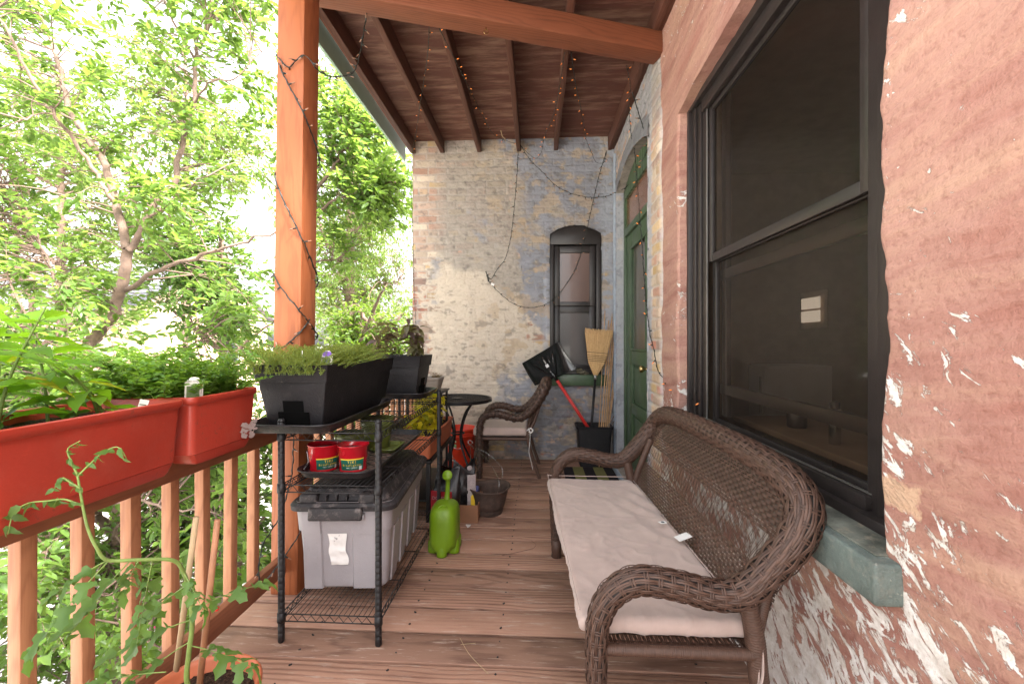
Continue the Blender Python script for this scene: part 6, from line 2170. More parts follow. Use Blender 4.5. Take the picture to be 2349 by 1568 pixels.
# ---- broad leaved plants in the near red planter
def broad_plant(name, label, bx, by, stems, seed, z0=1.03, big=.105):
    rg = np.random.default_rng(seed)
    t = thing(name, label, 'plant', (bx, by, z0), 'broad leaved plants')
    lv = Leaves(); st = MB()
    for (dx, dy, H, lx, ly) in stems:
        p = smooth_path([(bx + dx, by + dy, z0 - .01), (bx + dx + lx * .3, by + dy + ly * .3, z0 + H * .45), (bx + dx + lx, by + dy + ly, z0 + H)], .02)
        st.tube(p, [.0045, .0018], 7)
        n_ = len(p); az = rg.uniform(0, 3)
        k = max(2, int(n_ * .15))
        while k < n_:
            for sg in (0, math.pi):
                a = az + sg + rg.normal(0, .25)
                el = rg.uniform(-.25, .5)
                D = arr([math.cos(a) * math.cos(el), math.sin(a) * math.cos(el), math.sin(el)])
                f = k / n_
                L = big * (.55 + .6 * math.sin(math.pi * min(1, .18 + f * .75))) * rg.uniform(.75, 1.15)
                if k > n_ - 4: L *= .65
                pet = p[k] + D * .02
                st.tube([p[k], pet], .0013, 5)
                V, Fc = bigleaf(pet, D, arr([0, 0, 1]) + rg.normal(0, .25, 3), L, L * rg.uniform(.42, .55), rg.uniform(.1, .4), .05, 11, 5)
                lv.add(V, Fc)
            az += 1.57; k += rg.integers(2, 4)
    st.build('stem', M['stem_green'], t, smooth=True)
    lv.build('foliage', M['leaf_big'], t)


broad_plant('broad_leaved_plant', 'tall yellow-green broad leaved plant at the left picture edge in the near red planter', -1.27, .93,
            [(0, -.03, .34, .03, .06), (.03, .02, .30, .08, .04), (-.04, .0, .38, -.05, .03), (.02, -.08, .30, .05, -.05), (-.05, .08, .33, -.08, .10), (.04, -.14, .36, .02, -.08)], 5)
broad_plant('broad_leaved_plant', 'leaning broad leaved plant with long bare stems in the middle of the near planter', -1.24, 1.14,
            [(.02, .06, .20, -.05, -.16), (.0, .0, .25, -.06, -.10), (-.03, -.05, .27, -.07, .02), (.03, .03, .14, .01, -.09)], 8, big=.085)


# ---- bushy oregano in planter B
def bush(name, label, cx, cy, hx, hy, z0, hh, nst, mat, stemmat, ls, seed, lean=(0, 0), spread=.5, grp=None, step=.010, thin=.0009, lw=.6, up=.3, perst=2):
    rg = np.random.default_rng(seed)
    t = thing(name, label, 'plant', (cx, cy, z0), grp)
    st = MB(); PP = []; DD = []; LL = []
    for i in range(nst):
        x = cx + rg.uniform(-hx, hx); y = cy + rg.uniform(-hy, hy)
        H = hh * rg.uniform(.45, 1.1)
        ax, ay = rg.normal(lean[0], spread * hh, 1)[0], rg.normal(lean[1], spread * hh, 1)[0]
        p = smooth_path([(x, y, z0), (x + ax * .35, y + ay * .35, z0 + H * .6), (x + ax, y + ay, z0 + H)], step)
        st.tube(p, [thin * 1.3, thin * .7], 4, cap=False)
        az = rg.uniform(0, 6)
        for k in range(1, len(p)):
            for sg in range(perst):
                a = az + sg * 2 * math.pi / perst + rg.normal(0, .3)
                el = rg.uniform(up - .4, up + .5)
                PP.append(p[k]); DD.append((math.cos(a) * math.cos(el), math.sin(a) * math.cos(el), math.sin(el)))
                LL.append(ls * rg.uniform(.6, 1.25) * (1.1 - .4 * k / len(p)))
            az += 1.57
    PP = arr(PP); DD = arr(DD); LL = arr(LL)
    V, Fc = leaves6(PP, DD, np.tile([0, 0, 1.0], (len(PP), 1)) + rg.normal(0, .3, PP.shape), LL, LL * lw, .15)
    st.build('stem', stemmat, t, smooth=False, fixn=False)
    np_mesh('foliage', V, Fc, mat, t, True)
    return t


bush('oregano_bush', 'dense bright green oregano bush spilling over the red planter beside the post', -1.27, 1.57, .11, .14, 1.02, .175, 150, M['leaf_herb'], M['stem_green'], .027, 31, (-.02, -.02), .55, step=.014)
bush('oregano_bush', 'looser small leaved herb at the near end of the second red planter', -1.30, 1.44, .10, .08, 1.02, .20, 60, M['leaf_herb'], M['stem_pale'], .030, 32, (-.03, -.07), .6, step=.016)
bush('feathery_herb', 'feathery yellow-green thyme mound filling the near black trough', -1.03, 2.10, .150, .33, 1.105, .115, 950, M['leaf_feather'], M['stem_pale'], .0105, 33, (0, 0), .65, step=.006, thin=.0006, lw=.42, up=.6)
bush('feathery_herb', 'sparser feathery herb with brown tips at the far end of the near black trough', -1.03, 2.50, .12, .12, 1.105, .065, 220, M['leaf_feather'], M['stem_brown'], .0085, 34, (0, 0), .65, step=.006, thin=.0006, lw=.42, up=.6)


def basil(label, bx, by, z0, H, seed, lean=(0, 0), L0=.062, nst=4, mat='leaf_basil', cat='basil_plant'):
    rg = np.random.default_rng(seed)
    t = thing(cat, label, 'plant', (bx, by, z0))
    lv = Leaves(); st = MB()
    for s_ in range(nst):
        a0 = rg.uniform(0, 6.28); sp = rg.uniform(.4, 1.2) * .075
        p = smooth_path([(bx + rg.normal(0, .02), by + rg.normal(0, .02), z0 - .01), (bx + lean[0] * .4 + sp * math.cos(a0) * .5, by + lean[1] * .4 + sp * math.sin(a0) * .5, z0 + H * .5), (bx + lean[0] + sp * math.cos(a0), by + lean[1] + sp * math.sin(a0), z0 + H * rg.uniform(.75, 1.05))], .015)
        st.tube(p, [.0028, .0014], 6)
        az = rg.uniform(0, 3)
        for k in range(max(2, int(len(p) * .3)), len(p), 3 if L0 > .09 else 2):
            for sg in (0, math.pi):
                a = az + sg + rg.normal(0, .3); el = rg.uniform(-.7, .45)
                D = arr([math.cos(a) * math.cos(el), math.sin(a) * math.cos(el), math.sin(el)])
                L = L0 * rg.uniform(.6, 1.15)
                V, Fc = bigleaf(p[k] + D * .01, D, arr([0, 0, 1]) + rg.normal(0, .3, 3), L, L * .5, rg.uniform(.15, .55), 0, 8, 5)
                lv.add(V, Fc)
            az += 1.57
    st.build('stem', M['stem_brown'], t, smooth=True)
    lv.build('foliage', M[mat], t)


basil('purple-green basil plant leaning left in the far black trough', -1.03, 2.93, 1.10, .27, 41, (.02, 0), .095, nst=4)
basil('taller purple-green basil plant at the right end of the far black trough', -.83, 2.98, 1.10, .30, 42, (.04, 0), .105, nst=5)
basil('drooping bare-stemmed basil between the two basil plants in the far trough', -.93, 2.95, 1.10, .12, 43, (0, 0), .045, nst=3)

# ---- second row : orange trough on a low stand, terracotta trough behind it, small grey trough
o1 = trough('trough_planter', 'orange plastic trough of yellow coleus on the low dark stand behind the shelf', 'planter', M['orangeplastic'], -.835, 3.42, .118, .41, .425, .165, .010, .85, 'orange troughs', 51, .78)
o2 = trough('trough_planter', 'faded terracotta trough of bare soil and grey leaves against the far railing', 'planter', M['orangeplastic'], -1.07, 3.42, .105, .42, .44, .155, .010, .85, 'orange troughs', 52, .78)
ls_ = thing('plant_stand', 'low dark metal plant stand carrying the orange troughs behind the shelf', 'plant stand', (-.95, 3.42, 0))
for x in (-1.16, -.74):
    for y in (3.02, 3.80): MB().box((x, y, .20), (.028, .028, .40)).build('leg', M['blackmetal'], ls_, bevel=.002)
MB().box((-.95, 3.42, .41), (.46, .82, .018)).build('shelf_top', M['blackmetal'], ls_, bevel=.002)
MB().box((-.95, 3.42, .14), (.42, .78, .012)).build('lower_shelf', M['blackmetal'], ls_, bevel=.002)
gp_ = trough('trough_planter', 'small pale grey trough with a little succulent above the metal table', 'planter', plain('pale_grey_plastic', (0.28, 0.24, 0.21), .6), -.90, 3.62, .13, .10, .845, .105, .008, .75, None, 53, .85)
ts_ = thing('plant_stand', 'tall thin black stand behind the shelf carrying the small grey trough', 'plant stand', (-.95, 3.62, 0))
for x in (-1.10, -.76):
    for y in (3.52, 3.74): MB().box((x, y, .415), (.018, .018, .83)).build('leg', M['blackmetal'], ls_ if False else ts_)
MB().box((-.93, 3.63, .834), (.38, .27, .014)).build('shelf_top', M['blackmetal'], ts_, bevel=.002)
bush('succulent', 'tiny red-tipped succulent in the small pale grey trough', -.82, 3.60, .03, .03, .93, .05, 14, leafmat('succulent_leaf', (0.12, 0.16, 0.05), (0.3, 0.12, 0.05), .1), M['stem_brown'], .016, 61, step=.008)


def coleus(label, bx, by, z0, H, seed, nst, L0, mat='leaf_coleus'):
    basil(label, bx, by, z0, H, seed, (0, 0), L0, nst, mat, 'coleus_plant')


coleus('bright yellow coleus at the right end of the orange trough by the table', -.80, 3.28, .55, .30, 71, 12, .095)
coleus('bright yellow coleus farther along the orange trough', -.84, 3.60, .55, .27, 72, 9, .09)
coleus('orange-brown coleus at the near end of the orange trough behind the shelf', -.86, 3.10, .55, .24, 73, 6, .08)
basil('grey-green drooping plant in the faded terracotta trough', -1.07, 3.30, .56, .12, 74, (0, 0), .07, 6)

# ---- tomato in a round pot, near left corner
pc = Vector((-.965, 1.225, 0))
tp = thing('round_pot', 'round terracotta plastic pot of dark soil in the near left corner of the deck', 'pot', pc)
MB().lathe([(.105, 0), (.108, .004), (.135, .20), (.140, .205), (.150, .207), (.156, .225), (.157, .240), (.152, .247), (.146, .246), (.140, .235), (.135, .20), (.13, .19)], pc, 48).build('pot', M['orangeplastic'], tp, smooth=True)
soil_sheet(tp, pc.x, pc.y, .095, .095, .205, 5, .006)
MB().lathe([(.001, .001), (.1385, 0)], pc + Vector((0, 0, .205)), 40).build('soil_bed', M['soil'], tp)
for k_, (a, b, lb_) in enumerate(((W(400, 1568, 1.36), W(450, 1186, 1.30), 'pinkish wooden stake standing in the tomato pot, behind the other stake'), (W(458, 1568, 1.26), W(499, 1192, 1.22), 'brown wooden stake standing at the front of the tomato pot'))):
    a = Vector((a.x, a.y, a.z)); d = (a - b).normalized()
    e = a + d * ((a.z - .15) / max(.3, -d.z))
    o = MB().tube([e, b], [.0085, .0078], 12).build('wooden_stake', [M['orangeplastic'], M['straw']][1] if k_ == 0 else plain('stake_brown', (0.33, 0.15, 0.075), .6, .2, 20), None, smooth=True)
    tag(o, lb_, 'stake', 'tomato stakes')


def leaflet_spray(lv, st, base, D, L, rg, n=7, size=.04, mat=None, sag=.3, wilt=0.0):
    """compound tomato leaf: rachis with paired lobed leaflets"""
    D = arr(D); D /= np.linalg.norm(D)
    side = np.cross(D, [0, 0, 1.0]); side /= np.linalg.norm(side) + 1e-9
    p = [arr(base) + D * L * t - arr([0, 0, 1]) * sag * L * t ** 2 for t in np.linspace(0, 1, 8)]
    st.tube(p, [.0016, .0008], 5, cap=False)
    for k in range(1, 8):
        for sg in (-1, 1):
            if k < 2: continue
            D2 = D * .6 + side * sg + arr([0, 0, -wilt - .1]) + rg.normal(0, .2, 3)
            sz = 1.1 * size * rg.uniform(.6, 1.1) * (1.0 if k % 2 == 0 else .5)
            V, Fc = bigleaf(p[k], D2, arr([0, 0, 1]) + rg.normal(0, .35, 3), sz, sz * .74, rg.uniform(.2, .6), .12, 10, 5, lobes=1.5)
            lv.add(V, Fc)
    V, Fc = bigleaf(p[-1], D + arr([0, 0, -.5]), arr([0, 0, 1]) + rg.normal(0, .3, 3), size * 1.2, size * .75, .5, .12, 10, 5, lobes=1.5); lv.add(V, Fc)


tm = thing('tomato_plant', 'sprawling tomato plant with a long bent pale stem in front of the red planters', 'tomato plant', pc + Vector((0, 0, .2)))
rg = np.random.default_rng(77)
lv = Leaves(); st = MB()
main = [W(430, 1568, 1.20), W(433, 1500, 1.18), W(440, 1440, 1.17), W(437, 1370, 1.15), W(420, 1310, 1.12), W(395, 1284, 1.09), W(320, 1283, 1.04), W(247, 1284, 1.0), W(222, 1255, .98), W(203, 1215, .97), W(190, 1160, .96), W(178, 1090, .955)]
main = [Vector((pc.x + .02, pc.y - .02, .2))] + main
mp = smooth_path([tuple(v) for v in main], .01)
st.tube(mp, [.0075, .0065, .0055, .0045, .0035, .0022], 9)
# sub stems at the tip : drooping curled leaves
def sub(pts, r=.0016):
    q = smooth_path([tuple(W(*x)) for x in pts], .008); st.tube(q, [r * 1.4, r * .6], 6); return q


def wilt_leaves(q, size, k0=2, stepk=2):
    for k in range(k0, len(q), stepk):
        for sg in (-1, 1):
            D2 = (sg * .5, rg.normal(0, .5), -.6 + rg.normal(0, .3))
            sz = size * rg.uniform(.6, 1.1)
            V, Fc = bigleaf(q[k], D2, arr([rg.normal(0, 1), -1, rg.normal(0, .5)]), sz, sz * .62, rg.uniform(.3, .8), .1, 8, 5)
            lv.add(V, Fc)


q = sub([(190, 1160, .96), (150, 1145, .95), (110, 1148, .95), (60, 1155, .94), (30, 1180, .94), (18, 1225, .93)]); wilt_leaves(q, .030, 3, 3)
q = sub([(180, 1090, .955), (205, 1065, .96), (240, 1035, .96), (272, 1025, .965), (290, 1050, .97)]); wilt_leaves(q, .024, 4, 3)
q = sub([(178, 1090, .955), (165, 1060, .95), (155, 1030, .95), (185, 1010, .95)]); wilt_leaves(q, .018, 1, 2)
q = sub([(185, 1120, .955), (160, 1105, .95), (140, 1095, .95), (125, 1120, .95)]); wilt_leaves(q, .018, 1, 2)
# lower foliage
for (x, y, d, dx, dy, L, sz) in ((247, 1284, 1.0, -120, 60, .12, .040), (320, 1283, 1.04, -60, 90, .12, .040), (430, 1340, 1.13, -150, 90, .2, .05), (440, 1420, 1.16, -200, 60, .24, .055),
                              (437, 1400, 1.16, 120, -60, .17, .045), (438, 1480, 1.18, 160, 30, .17, .05), (436, 1470, 1.18, -180, 110, .24, .055), (250, 1285, 1.0, -150, 150, .18, .045),
                              (420, 1310, 1.12, 60, 100, .10, .035), (300, 1284, 1.03, -160, 160, .22, .05), (350, 1285, 1.06, -40, 180, .2, .05),
                              (380, 1540, 1.1, -260, 10, .3, .055)):
    b = W(x, y, d); e = W(x + dx, y + dy, d + rg.uniform(-.06, .10))
    D = arr(e - b)
    leaflet_spray(lv, st, b, D, L, rg, 7, sz, sag=.15)
st.build('stem', M['stem_pale'], tm, smooth=True)
lv.build('foliage', M['leaf_tomato'], tm)
ct = MB(); pcx = W(497, 1395, 1.22); ct.ball(tuple(pcx), .007, 10)
tag(ct.build('cherry_tomato', M['redhandle'], None, smooth=True), 'tiny red cherry tomato hanging at the tomato plant', 'tomato')


# ================================================================== TREES
def tree(name, label, limbs, clusters, nl, leafL, mats, seed, group=None, twig=.35, rscale=1.0, hang=0.0, wind=(0.5, 0.1), lw=.48, leafmatn='leaf_tree', barkn='bark', spread=.16, cl_up=.0, leafvar=.35, limbn=9, twigr=.004):
    """limbs: list of (points, r0, r1). clusters: (N,3) foliage centres, each joined by a twig to the nearest limb"""
    rg = np.random.default_rng(seed)
    t = thing(name, label, 'tree', tuple(limbs[0][0][0]), group)
    tr = MB(); LP = []
    for pts, r0, r1 in limbs:
        q = smooth_path([tuple(p) for p in pts], .08)
        q = q + .010 * rg.normal(0, 1, q.shape) * np.linspace(1, 1, len(q))[:, None]
        tr.tube(q, [r0 * rscale, r1 * rscale], limbn); LP.append(q)
    LPa = np.vstack(LP)
    PP = []; DD = []; LL = []; NN = []
    for c in clusters:
        d = np.linalg.norm(LPa - c, axis=1) + .4 * np.maximum(0, LPa[:, 2] - c[2])
        b = LPa[np.argmin(d + rg.uniform(0, .4, len(d)))]
        v = c - b; ln = np.linalg.norm(v)
        mid = b + v * .5 + arr([0, 0, .12 * ln]) + rg.normal(0, .05 * ln + .01, 3)
        q = smooth_path([b, mid, c], max(.05, ln / 8))
        tr.tube(q, [twigr * 1.5 * (1 + ln * .5), twigr * .4], 4, cap=False)
        n_ = rg.poisson(nl)
        # two or three side shoots
        for s_ in range(3):
            f0 = rg.uniform(.45, .95); i0 = min(len(q) - 1, int(f0 * len(q)))
            dirv = unit(v * .5 / max(ln, .1) + rg.normal(0, .6, 3) + arr([wind[0], wind[1], -hang]) * .6)
            Ls = spread * rg.uniform(.8, 2.2)
            e = q[i0] + dirv * Ls
            tr.tube([q[i0], (q[i0] + e) / 2 + rg.normal(0, .01, 3), e], [twigr * .6, twigr * .25], 3, cap=False)
            m_ = max(2, n_ // 3)
            ts = np.linspace(.1, 1, m_)
            pb = q[i0][None] + (e - q[i0])[None] * ts[:, None] + rg.normal(0, .012, (m_, 3))
            sd_ = np.cross(dirv, [0, 0, 1.0]); sd_ /= np.linalg.norm(sd_) + 1e-9
            alt = np.where(np.arange(m_) % 2, 1, -1)[:, None]
            dd = dirv[None] * .7 + sd_[None] * alt * .8 + rg.normal(0, .35, (m_, 3)) + arr([wind[0], wind[1], -.25 - hang]) * .5
            PP.append(pb); DD.append(dd); NN.append(arr([0, 0, 1])[None] + rg.normal(0, .45, (m_, 3)))
            LL.append(leafL * rg.uniform(1 - leafvar, 1 + leafvar, m_))
    PP = np.vstack(PP); DD = np.vstack(DD); NN = np.vstack(NN); LL = np.concatenate(LL)
    V, Fc = leaves6(PP, DD, NN, LL, LL * lw, .12)
    tr.build('trunk', M[barkn], t, smooth=True, fixn=False)
    np_mesh('crown', V, Fc, M[leafmatn], t, False)
    return t, len(PP)


M['leaf_tree'] = leafmat('elm_leaf', (0.07, 0.145, 0.034), (0.145, 0.235, 0.06), .6, .38)
M['leaf_locust'] = leafmat('locust_leaf', (0.06, 0.13, 0.02), (0.13, 0.21, 0.035), .55, .5)
M['leaf_dark'] = leafmat('dark_leaf', (0.05, 0.12, 0.028), (0.10, 0.18, 0.038), .5, .4)
M['leaf_pale'] = leafmat('pale_far_leaf', (0.09, 0.17, 0.04), (0.15, 0.22, 0.06), .5, .5)


def blob(n, c, r, rg, cond=None):
    out = []
    while len(out) < n:
        v = rg.normal(0, 1, 3); v /= np.linalg.norm(v); v *= rg.uniform(0, 1) ** (1 / 2.6)
        p = arr(c) + v * arr(r)
        if cond is None or cond(p): out.append(p)
    return out


def safe(p): return p[0] < -1.75 or p[1] > 5.4


rg = np.random.default_rng(101)
D4 = 4.4


def w3(*pts): return [tuple(W(x, y, d)) for x, y, d in pts]


trunkA = w3((175, 1560, 3.9), (170, 1180, 4.0), (176, 960, 4.1), (181, 863, 4.2), (192, 818, 4.25), (210, 780, 4.3), (240, 750, 4.35), (267, 693, 4.4), (282, 654, 4.4), (288, 609, 4.4), (291, 573, 4.4))
trunkA = [(trunkA[0][0] - .3, trunkA[0][1], -3.2)] + trunkA
limbsA = [(trunkA, .085, .058),
          (w3((291, 573, 4.4), (286, 539, 4.45), (270, 474, 4.5), (248, 399, 4.6), (237, 367, 4.65), (199, 313, 4.75), (156, 243, 4.9), (129, 124, 5.1), (81, 0, 5.3), (40, -160, 5.5)), .05, .014),
          (w3((294, 575, 4.4), (334, 507, 4.4), (367, 447, 4.4), (399, 415, 4.45), (431, 259, 4.5), (447, 226, 4.6), (447, 135, 4.7), (474, 70, 4.8), (488, 0, 4.9), (500, -120, 5.0)), .040, .010),
          (w3((268, 470, 4.5), (253, 453, 4.45), (221, 399, 4.4), (172, 329, 4.3), (146, 291, 4.2), (130, 265, 4.1), (70, 167, 3.95), (5, 54, 3.8), (-60, -60, 3.7)), .026, .009),
          (w3((270, 675, 4.4), (323, 641, 4.35), (388, 609, 4.3), (453, 588, 4.25), (517, 571, 4.2), (566, 555, 4.2), (598, 539, 4.15), (680, 520, 4.2)), .032, .010),
          (w3((345, 507, 4.4), (400, 450, 4.3), (440, 425, 4.25), (469, 404, 4.2)), .016, .006),
          (w3((447, 135, 4.7), (420, 90, 4.8), (385, 20, 4.9), (370, -60, 5.0)), .018, .006),
          (w3((431, 259, 4.5), (480, 190, 4.4), (540, 180, 4.3), (600, 120, 4.3)), .014, .005),
          (w3((130, 265, 4.1), (90, 262, 4.0), (50, 275, 3.9), (0, 262, 3.8)), .010, .005),
          (w3((190, 820, 4.25), (150, 800, 4.2), (90, 760, 4.1), (20, 740, 4.0)), .020, .008),
          (w3((210, 780, 4.3), (150, 690, 4.5), (110, 600, 4.7), (60, 480, 4.9), (0, 420, 5.0)), .022, .007),
          (w3((178, 900, 4.15), (260, 880, 4.0), (330, 840, 3.9), (420, 800, 3.8), (520, 730, 3.7)), .018, .006),
          (w3((172, 1100, 4.05), (240, 1120, 3.7), (330, 1150, 3.3), (420, 1170, 3.1), (520, 1150, 3.0)), .022, .006),
          (w3((172, 1200, 4.0), (120, 1250, 3.5), (60, 1300, 3.1), (0, 1330, 2.9)), .022, .006),
          (w3((173, 1300, 3.95), (230, 1380, 3.4), (300, 1440, 3.0), (380, 1500, 2.8)), .020, .006)]
cl = []
# canopy, filled by sampling the sight lines inside a depth slab, keeps gaps in clumps
def slab(n, x0, x1, y0, y1, d0, d1, seed, thr=.45, sc=95.0, rg=rg):
    out = []; tries = 0
    while len(out) < n and tries < n * 30:
        tries += 1
        x = rg.uniform(x0, x1); y = rg.uniform(y0, y1); d = rg.uniform(d0, d1)
        p = arr(W(x, y, d))
        q = fbm(p[0] * 1.7 + seed, p[2] * 1.7 + p[1] * .8, seed, 3)
        if q > thr and p[0] < -1.75 and p[2] < 6.5: out.append(p)
    return out


cl += slab(330, -350, 640, -350, 420, 3.9, 5.6, 3, .43)
cl += slab(210, -350, 640, 420, 760, 3.7, 5.4, 4, .48)
cl += slab(110, -200, 620, 760, 1150, 3.4, 4.6, 5, .45)
cl += slab(130, -200, 620, 1050, 1568, 2.7, 4.0, 6, .40)
_t, n1 = tree('elm_tree', 'large near elm with forked pale trunk and light green crown left of the post', limbsA, cl, 30, .085, None, 1, None, hang=.05, rscale=.80)

# elm branches seen just right of the post
limbsC = [([tuple(W(655, 1500, 5.6))[:2] + (-3.2,)] + w3((655, 1200, 5.6), (660, 800, 5.6), (668, 500, 5.6), (690, 300, 5.7), (720, 150, 5.8)), .08, .03),
          (w3((668, 480, 5.6), (740, 420, 5.5), (800, 330, 5.5), (860, 270, 5.6)), .03, .008), (w3((668, 560, 5.6), (740, 480, 5.5), (820, 440, 5.5), (900, 420, 5.5)), .025, .007),
          (w3((664, 640, 5.6), (730, 600, 5.6), (790, 590, 5.7)), .02, .006)]
rgc = np.random.default_rng(5)
clC = []
for (x, y, rr, n_) in ((790, 250, .35, 26), (840, 330, .42, 36), (890, 420, .36, 34), (800, 440, .42, 36), (760, 330, .32, 22), (860, 480, .3, 24), (740, 480, .3, 16), (760, 590, .3, 12), (700, 420, .4, 12), (660, 250, .5, 14)):
    clC += blob(n_, W(x, y, 5.55), (rr * .9, .5, rr), rgc, safe)
tree('elm_tree', 'darker glossy-leaved elm branches directly right of the post under the green fascia', limbsC, clC, 26, .088, None, 2, None, hang=.1)

# feathery locust farther back, hanging sprays
limbsL = [([tuple(W(800, 900, 9.0))[:2] + (-3.2,)] + w3((800, 900, 9.0), (802, 700, 9.0), (803, 500, 9.0), (800, 300, 9.0), (790, 120, 9.0)), .16, .05),
          (w3((803, 560, 9.0), (850, 480, 9.0), (900, 380, 9.0), (920, 250, 9.0)), .06, .02), (w3((802, 620, 9.0), (750, 560, 8.8), (720, 470, 8.7)), .05, .015),
          (w3((801, 700, 9.0), (860, 660, 8.8), (930, 640, 8.7)), .045, .012), (w3((802, 420, 9.0), (760, 300, 9.0), (730, 180, 9.0)), .05, .015)]
clL = []
rgl = np.random.default_rng(6)
for (x, y, rr, n_) in ((780, 180, .9, 70), (850, 260, .9, 60), (900, 400, .7, 50), (905, 540, .65, 60), (840, 600, .8, 70), (760, 560, .7, 50), (880, 700, .7, 70), (780, 700, .8, 70), (720, 640, .7, 40), (840, 780, .6, 50), (740, 340, .8, 40), (820, 460, .6, 30)):
    clL += blob(n_, W(x, y, 9.0), (rr, 1.0, rr), rgl, safe)
tree('locust_tree', 'feathery bright green locust farther off, right of the post and left of the brick wall', limbsL, clL, 46, .062, None, 3, None, hang=.9, lw=.30, leafmatn='leaf_locust', spread=.22, wind=(.1, 0))


def far_tree(label, x, d, top, bot, wpx, seed, n, mat, leafL, nl=26, hang=.1):
    base = W(x, 780, d)
    topz = W(x, top, d).z; botz = W(x, bot, d).z; wr = wpx / F * d / 2
    limbs = [([(base.x, base.y, -3.2), (base.x + .1, base.y, -1), (base.x, base.y + .1, botz + .3 * (topz - botz)), (base.x + .1, base.y, botz + .7 * (topz - botz)), (base.x, base.y, topz - .2)], .14, .03)]
    rg_ = np.random.default_rng(seed)
    for k in range(5):
        z = botz + (topz - botz) * (.2 + .13 * k); a = rg_.uniform(0, 6.28)
        limbs.append(([(base.x, base.y, z - .3), (base.x + wr * .4 * math.cos(a), base.y + wr * .4 * math.sin(a), z + .2), (base.x + wr * .85 * math.cos(a), base.y + wr * .85 * math.sin(a), z + .6)], .05, .012))
    cl_ = []
    for k in range(9):
        cc = (base.x + rg_.uniform(-.62, .62) * wr, base.y + rg_.uniform(-.5, .5) * wr, botz + (topz - botz) * rg_.uniform(.12, .88))
        cl_ += blob(n // 9, cc, (wr * .5, wr * .5, (topz - botz) * .2), rg_, lambda p: p[0] < -2.2)
    tree('leafy_tree', label, limbs, cl_, nl, leafL, None, seed, None, leafmatn=mat, spread=.28, hang=hang, twigr=.006)


far_tree('bushy tree low behind the elm trunk, filling the space left of the post', 500, 7.5, 480, 900, 330, 201, 260, 'leaf_dark', .10, 30)
far_tree('tall pale tree far behind the elm at the upper left', 130, 10.0, 120, 800, 520, 202, 330, 'leaf_pale', .13, 26)
far_tree('broad pale tree behind the elm crown, nearer the post', 420, 11.5, 60, 620, 420, 203, 300, 'leaf_pale', .13, 24)
far_tree('yellowish tree far behind the locust beside the brick wall', 800, 14.0, 110, 820, 260, 204, 260, 'leaf_pale', .15, 24)
far_tree('small dark green tree below railing height at the far left', 60, 6.3, 620, 1000, 380, 205, 200, 'leaf_dark', .10, 28)
far_tree('rounded shrub-like tree low behind the shelf planters', 830, 7.2, 690, 900, 230, 206, 200, 'leaf_locust', .08, 30)
far_tree('low leafy tree below the deck seen between the near balusters', 250, 4.6, 1010, 1500, 520, 207, 230, 'leaf_tree', .085, 28)
far_tree('low leafy tree below the deck seen between the balusters beside the shelf', 520, 5.2, 960, 1350, 300, 208, 200, 'leaf_dark', .085, 28)
far_tree('leafy tree beyond the far railing run, seen under the wire shelf', 800, 6.4, 860, 1150, 330, 209, 170, 'leaf_locust', .08, 28)

# ================================================================== GROUND AND BACKGROUND
def groundmat():
    g = G('pale_concrete_yard'); p = g.pos()
    n = g.noise(p, 0.5, 5, 0.6); f = g.noise(p, 14.0, 5, 0.7)
    c = g.mix(g.ramp(n, [(0.35, 0), (0.65, 1)]), (0.48, 0.46, 0.44), (0.60, 0.58, 0.55))
    c = g.mix(g.m('MULTIPLY', g.ramp(f, [(0.35, 1), (0.5, 0)]), 0.3), c, (0.25, 0.24, 0.22))
    gm = g.ramp(g.noise(p, 0.23, 4, 0.6), [(0.56, 0), (0.62, 1)])
    c = g.mix(gm, c, (0.09, 0.15, 0.035))
    return g.bsdf(c, 0.9, g.bump(f, 0.4, 0.02), 0.2)


GZ = -3.2
xs = np.r_[np.linspace(-300, -30, 8), np.linspace(-26, 26, 40), np.linspace(30, 300, 8)]
ys = xs + 5
X, Y = np.meshgrid(xs, ys, indexing='ij')
Z = GZ + .08 * (fbm(X * .2, Y * .2, 7) - .5) * (np.abs(X) < 30)
tag(np_mesh('ground', np.stack([X, Y, Z], -1).reshape(-1, 3), grid_faces(*X.shape), groundmat(), None, True, origin=(0, 0, GZ)), kind='structure')

M['shingle'] = plain('dark_shingle', (0.10, 0.10, 0.115), 0.85, 0.3, 30, 0.6)
M['siding'] = plain('pale_siding', (0.70, 0.68, 0.66), 0.7, 0.05)
M['salmon'] = plain('salmon_brick', (0.66, 0.46, 0.34), 0.8, 0.15)
M['winglass'] = plain('dark_window_glass', (0.06, 0.07, 0.09), 0.2)


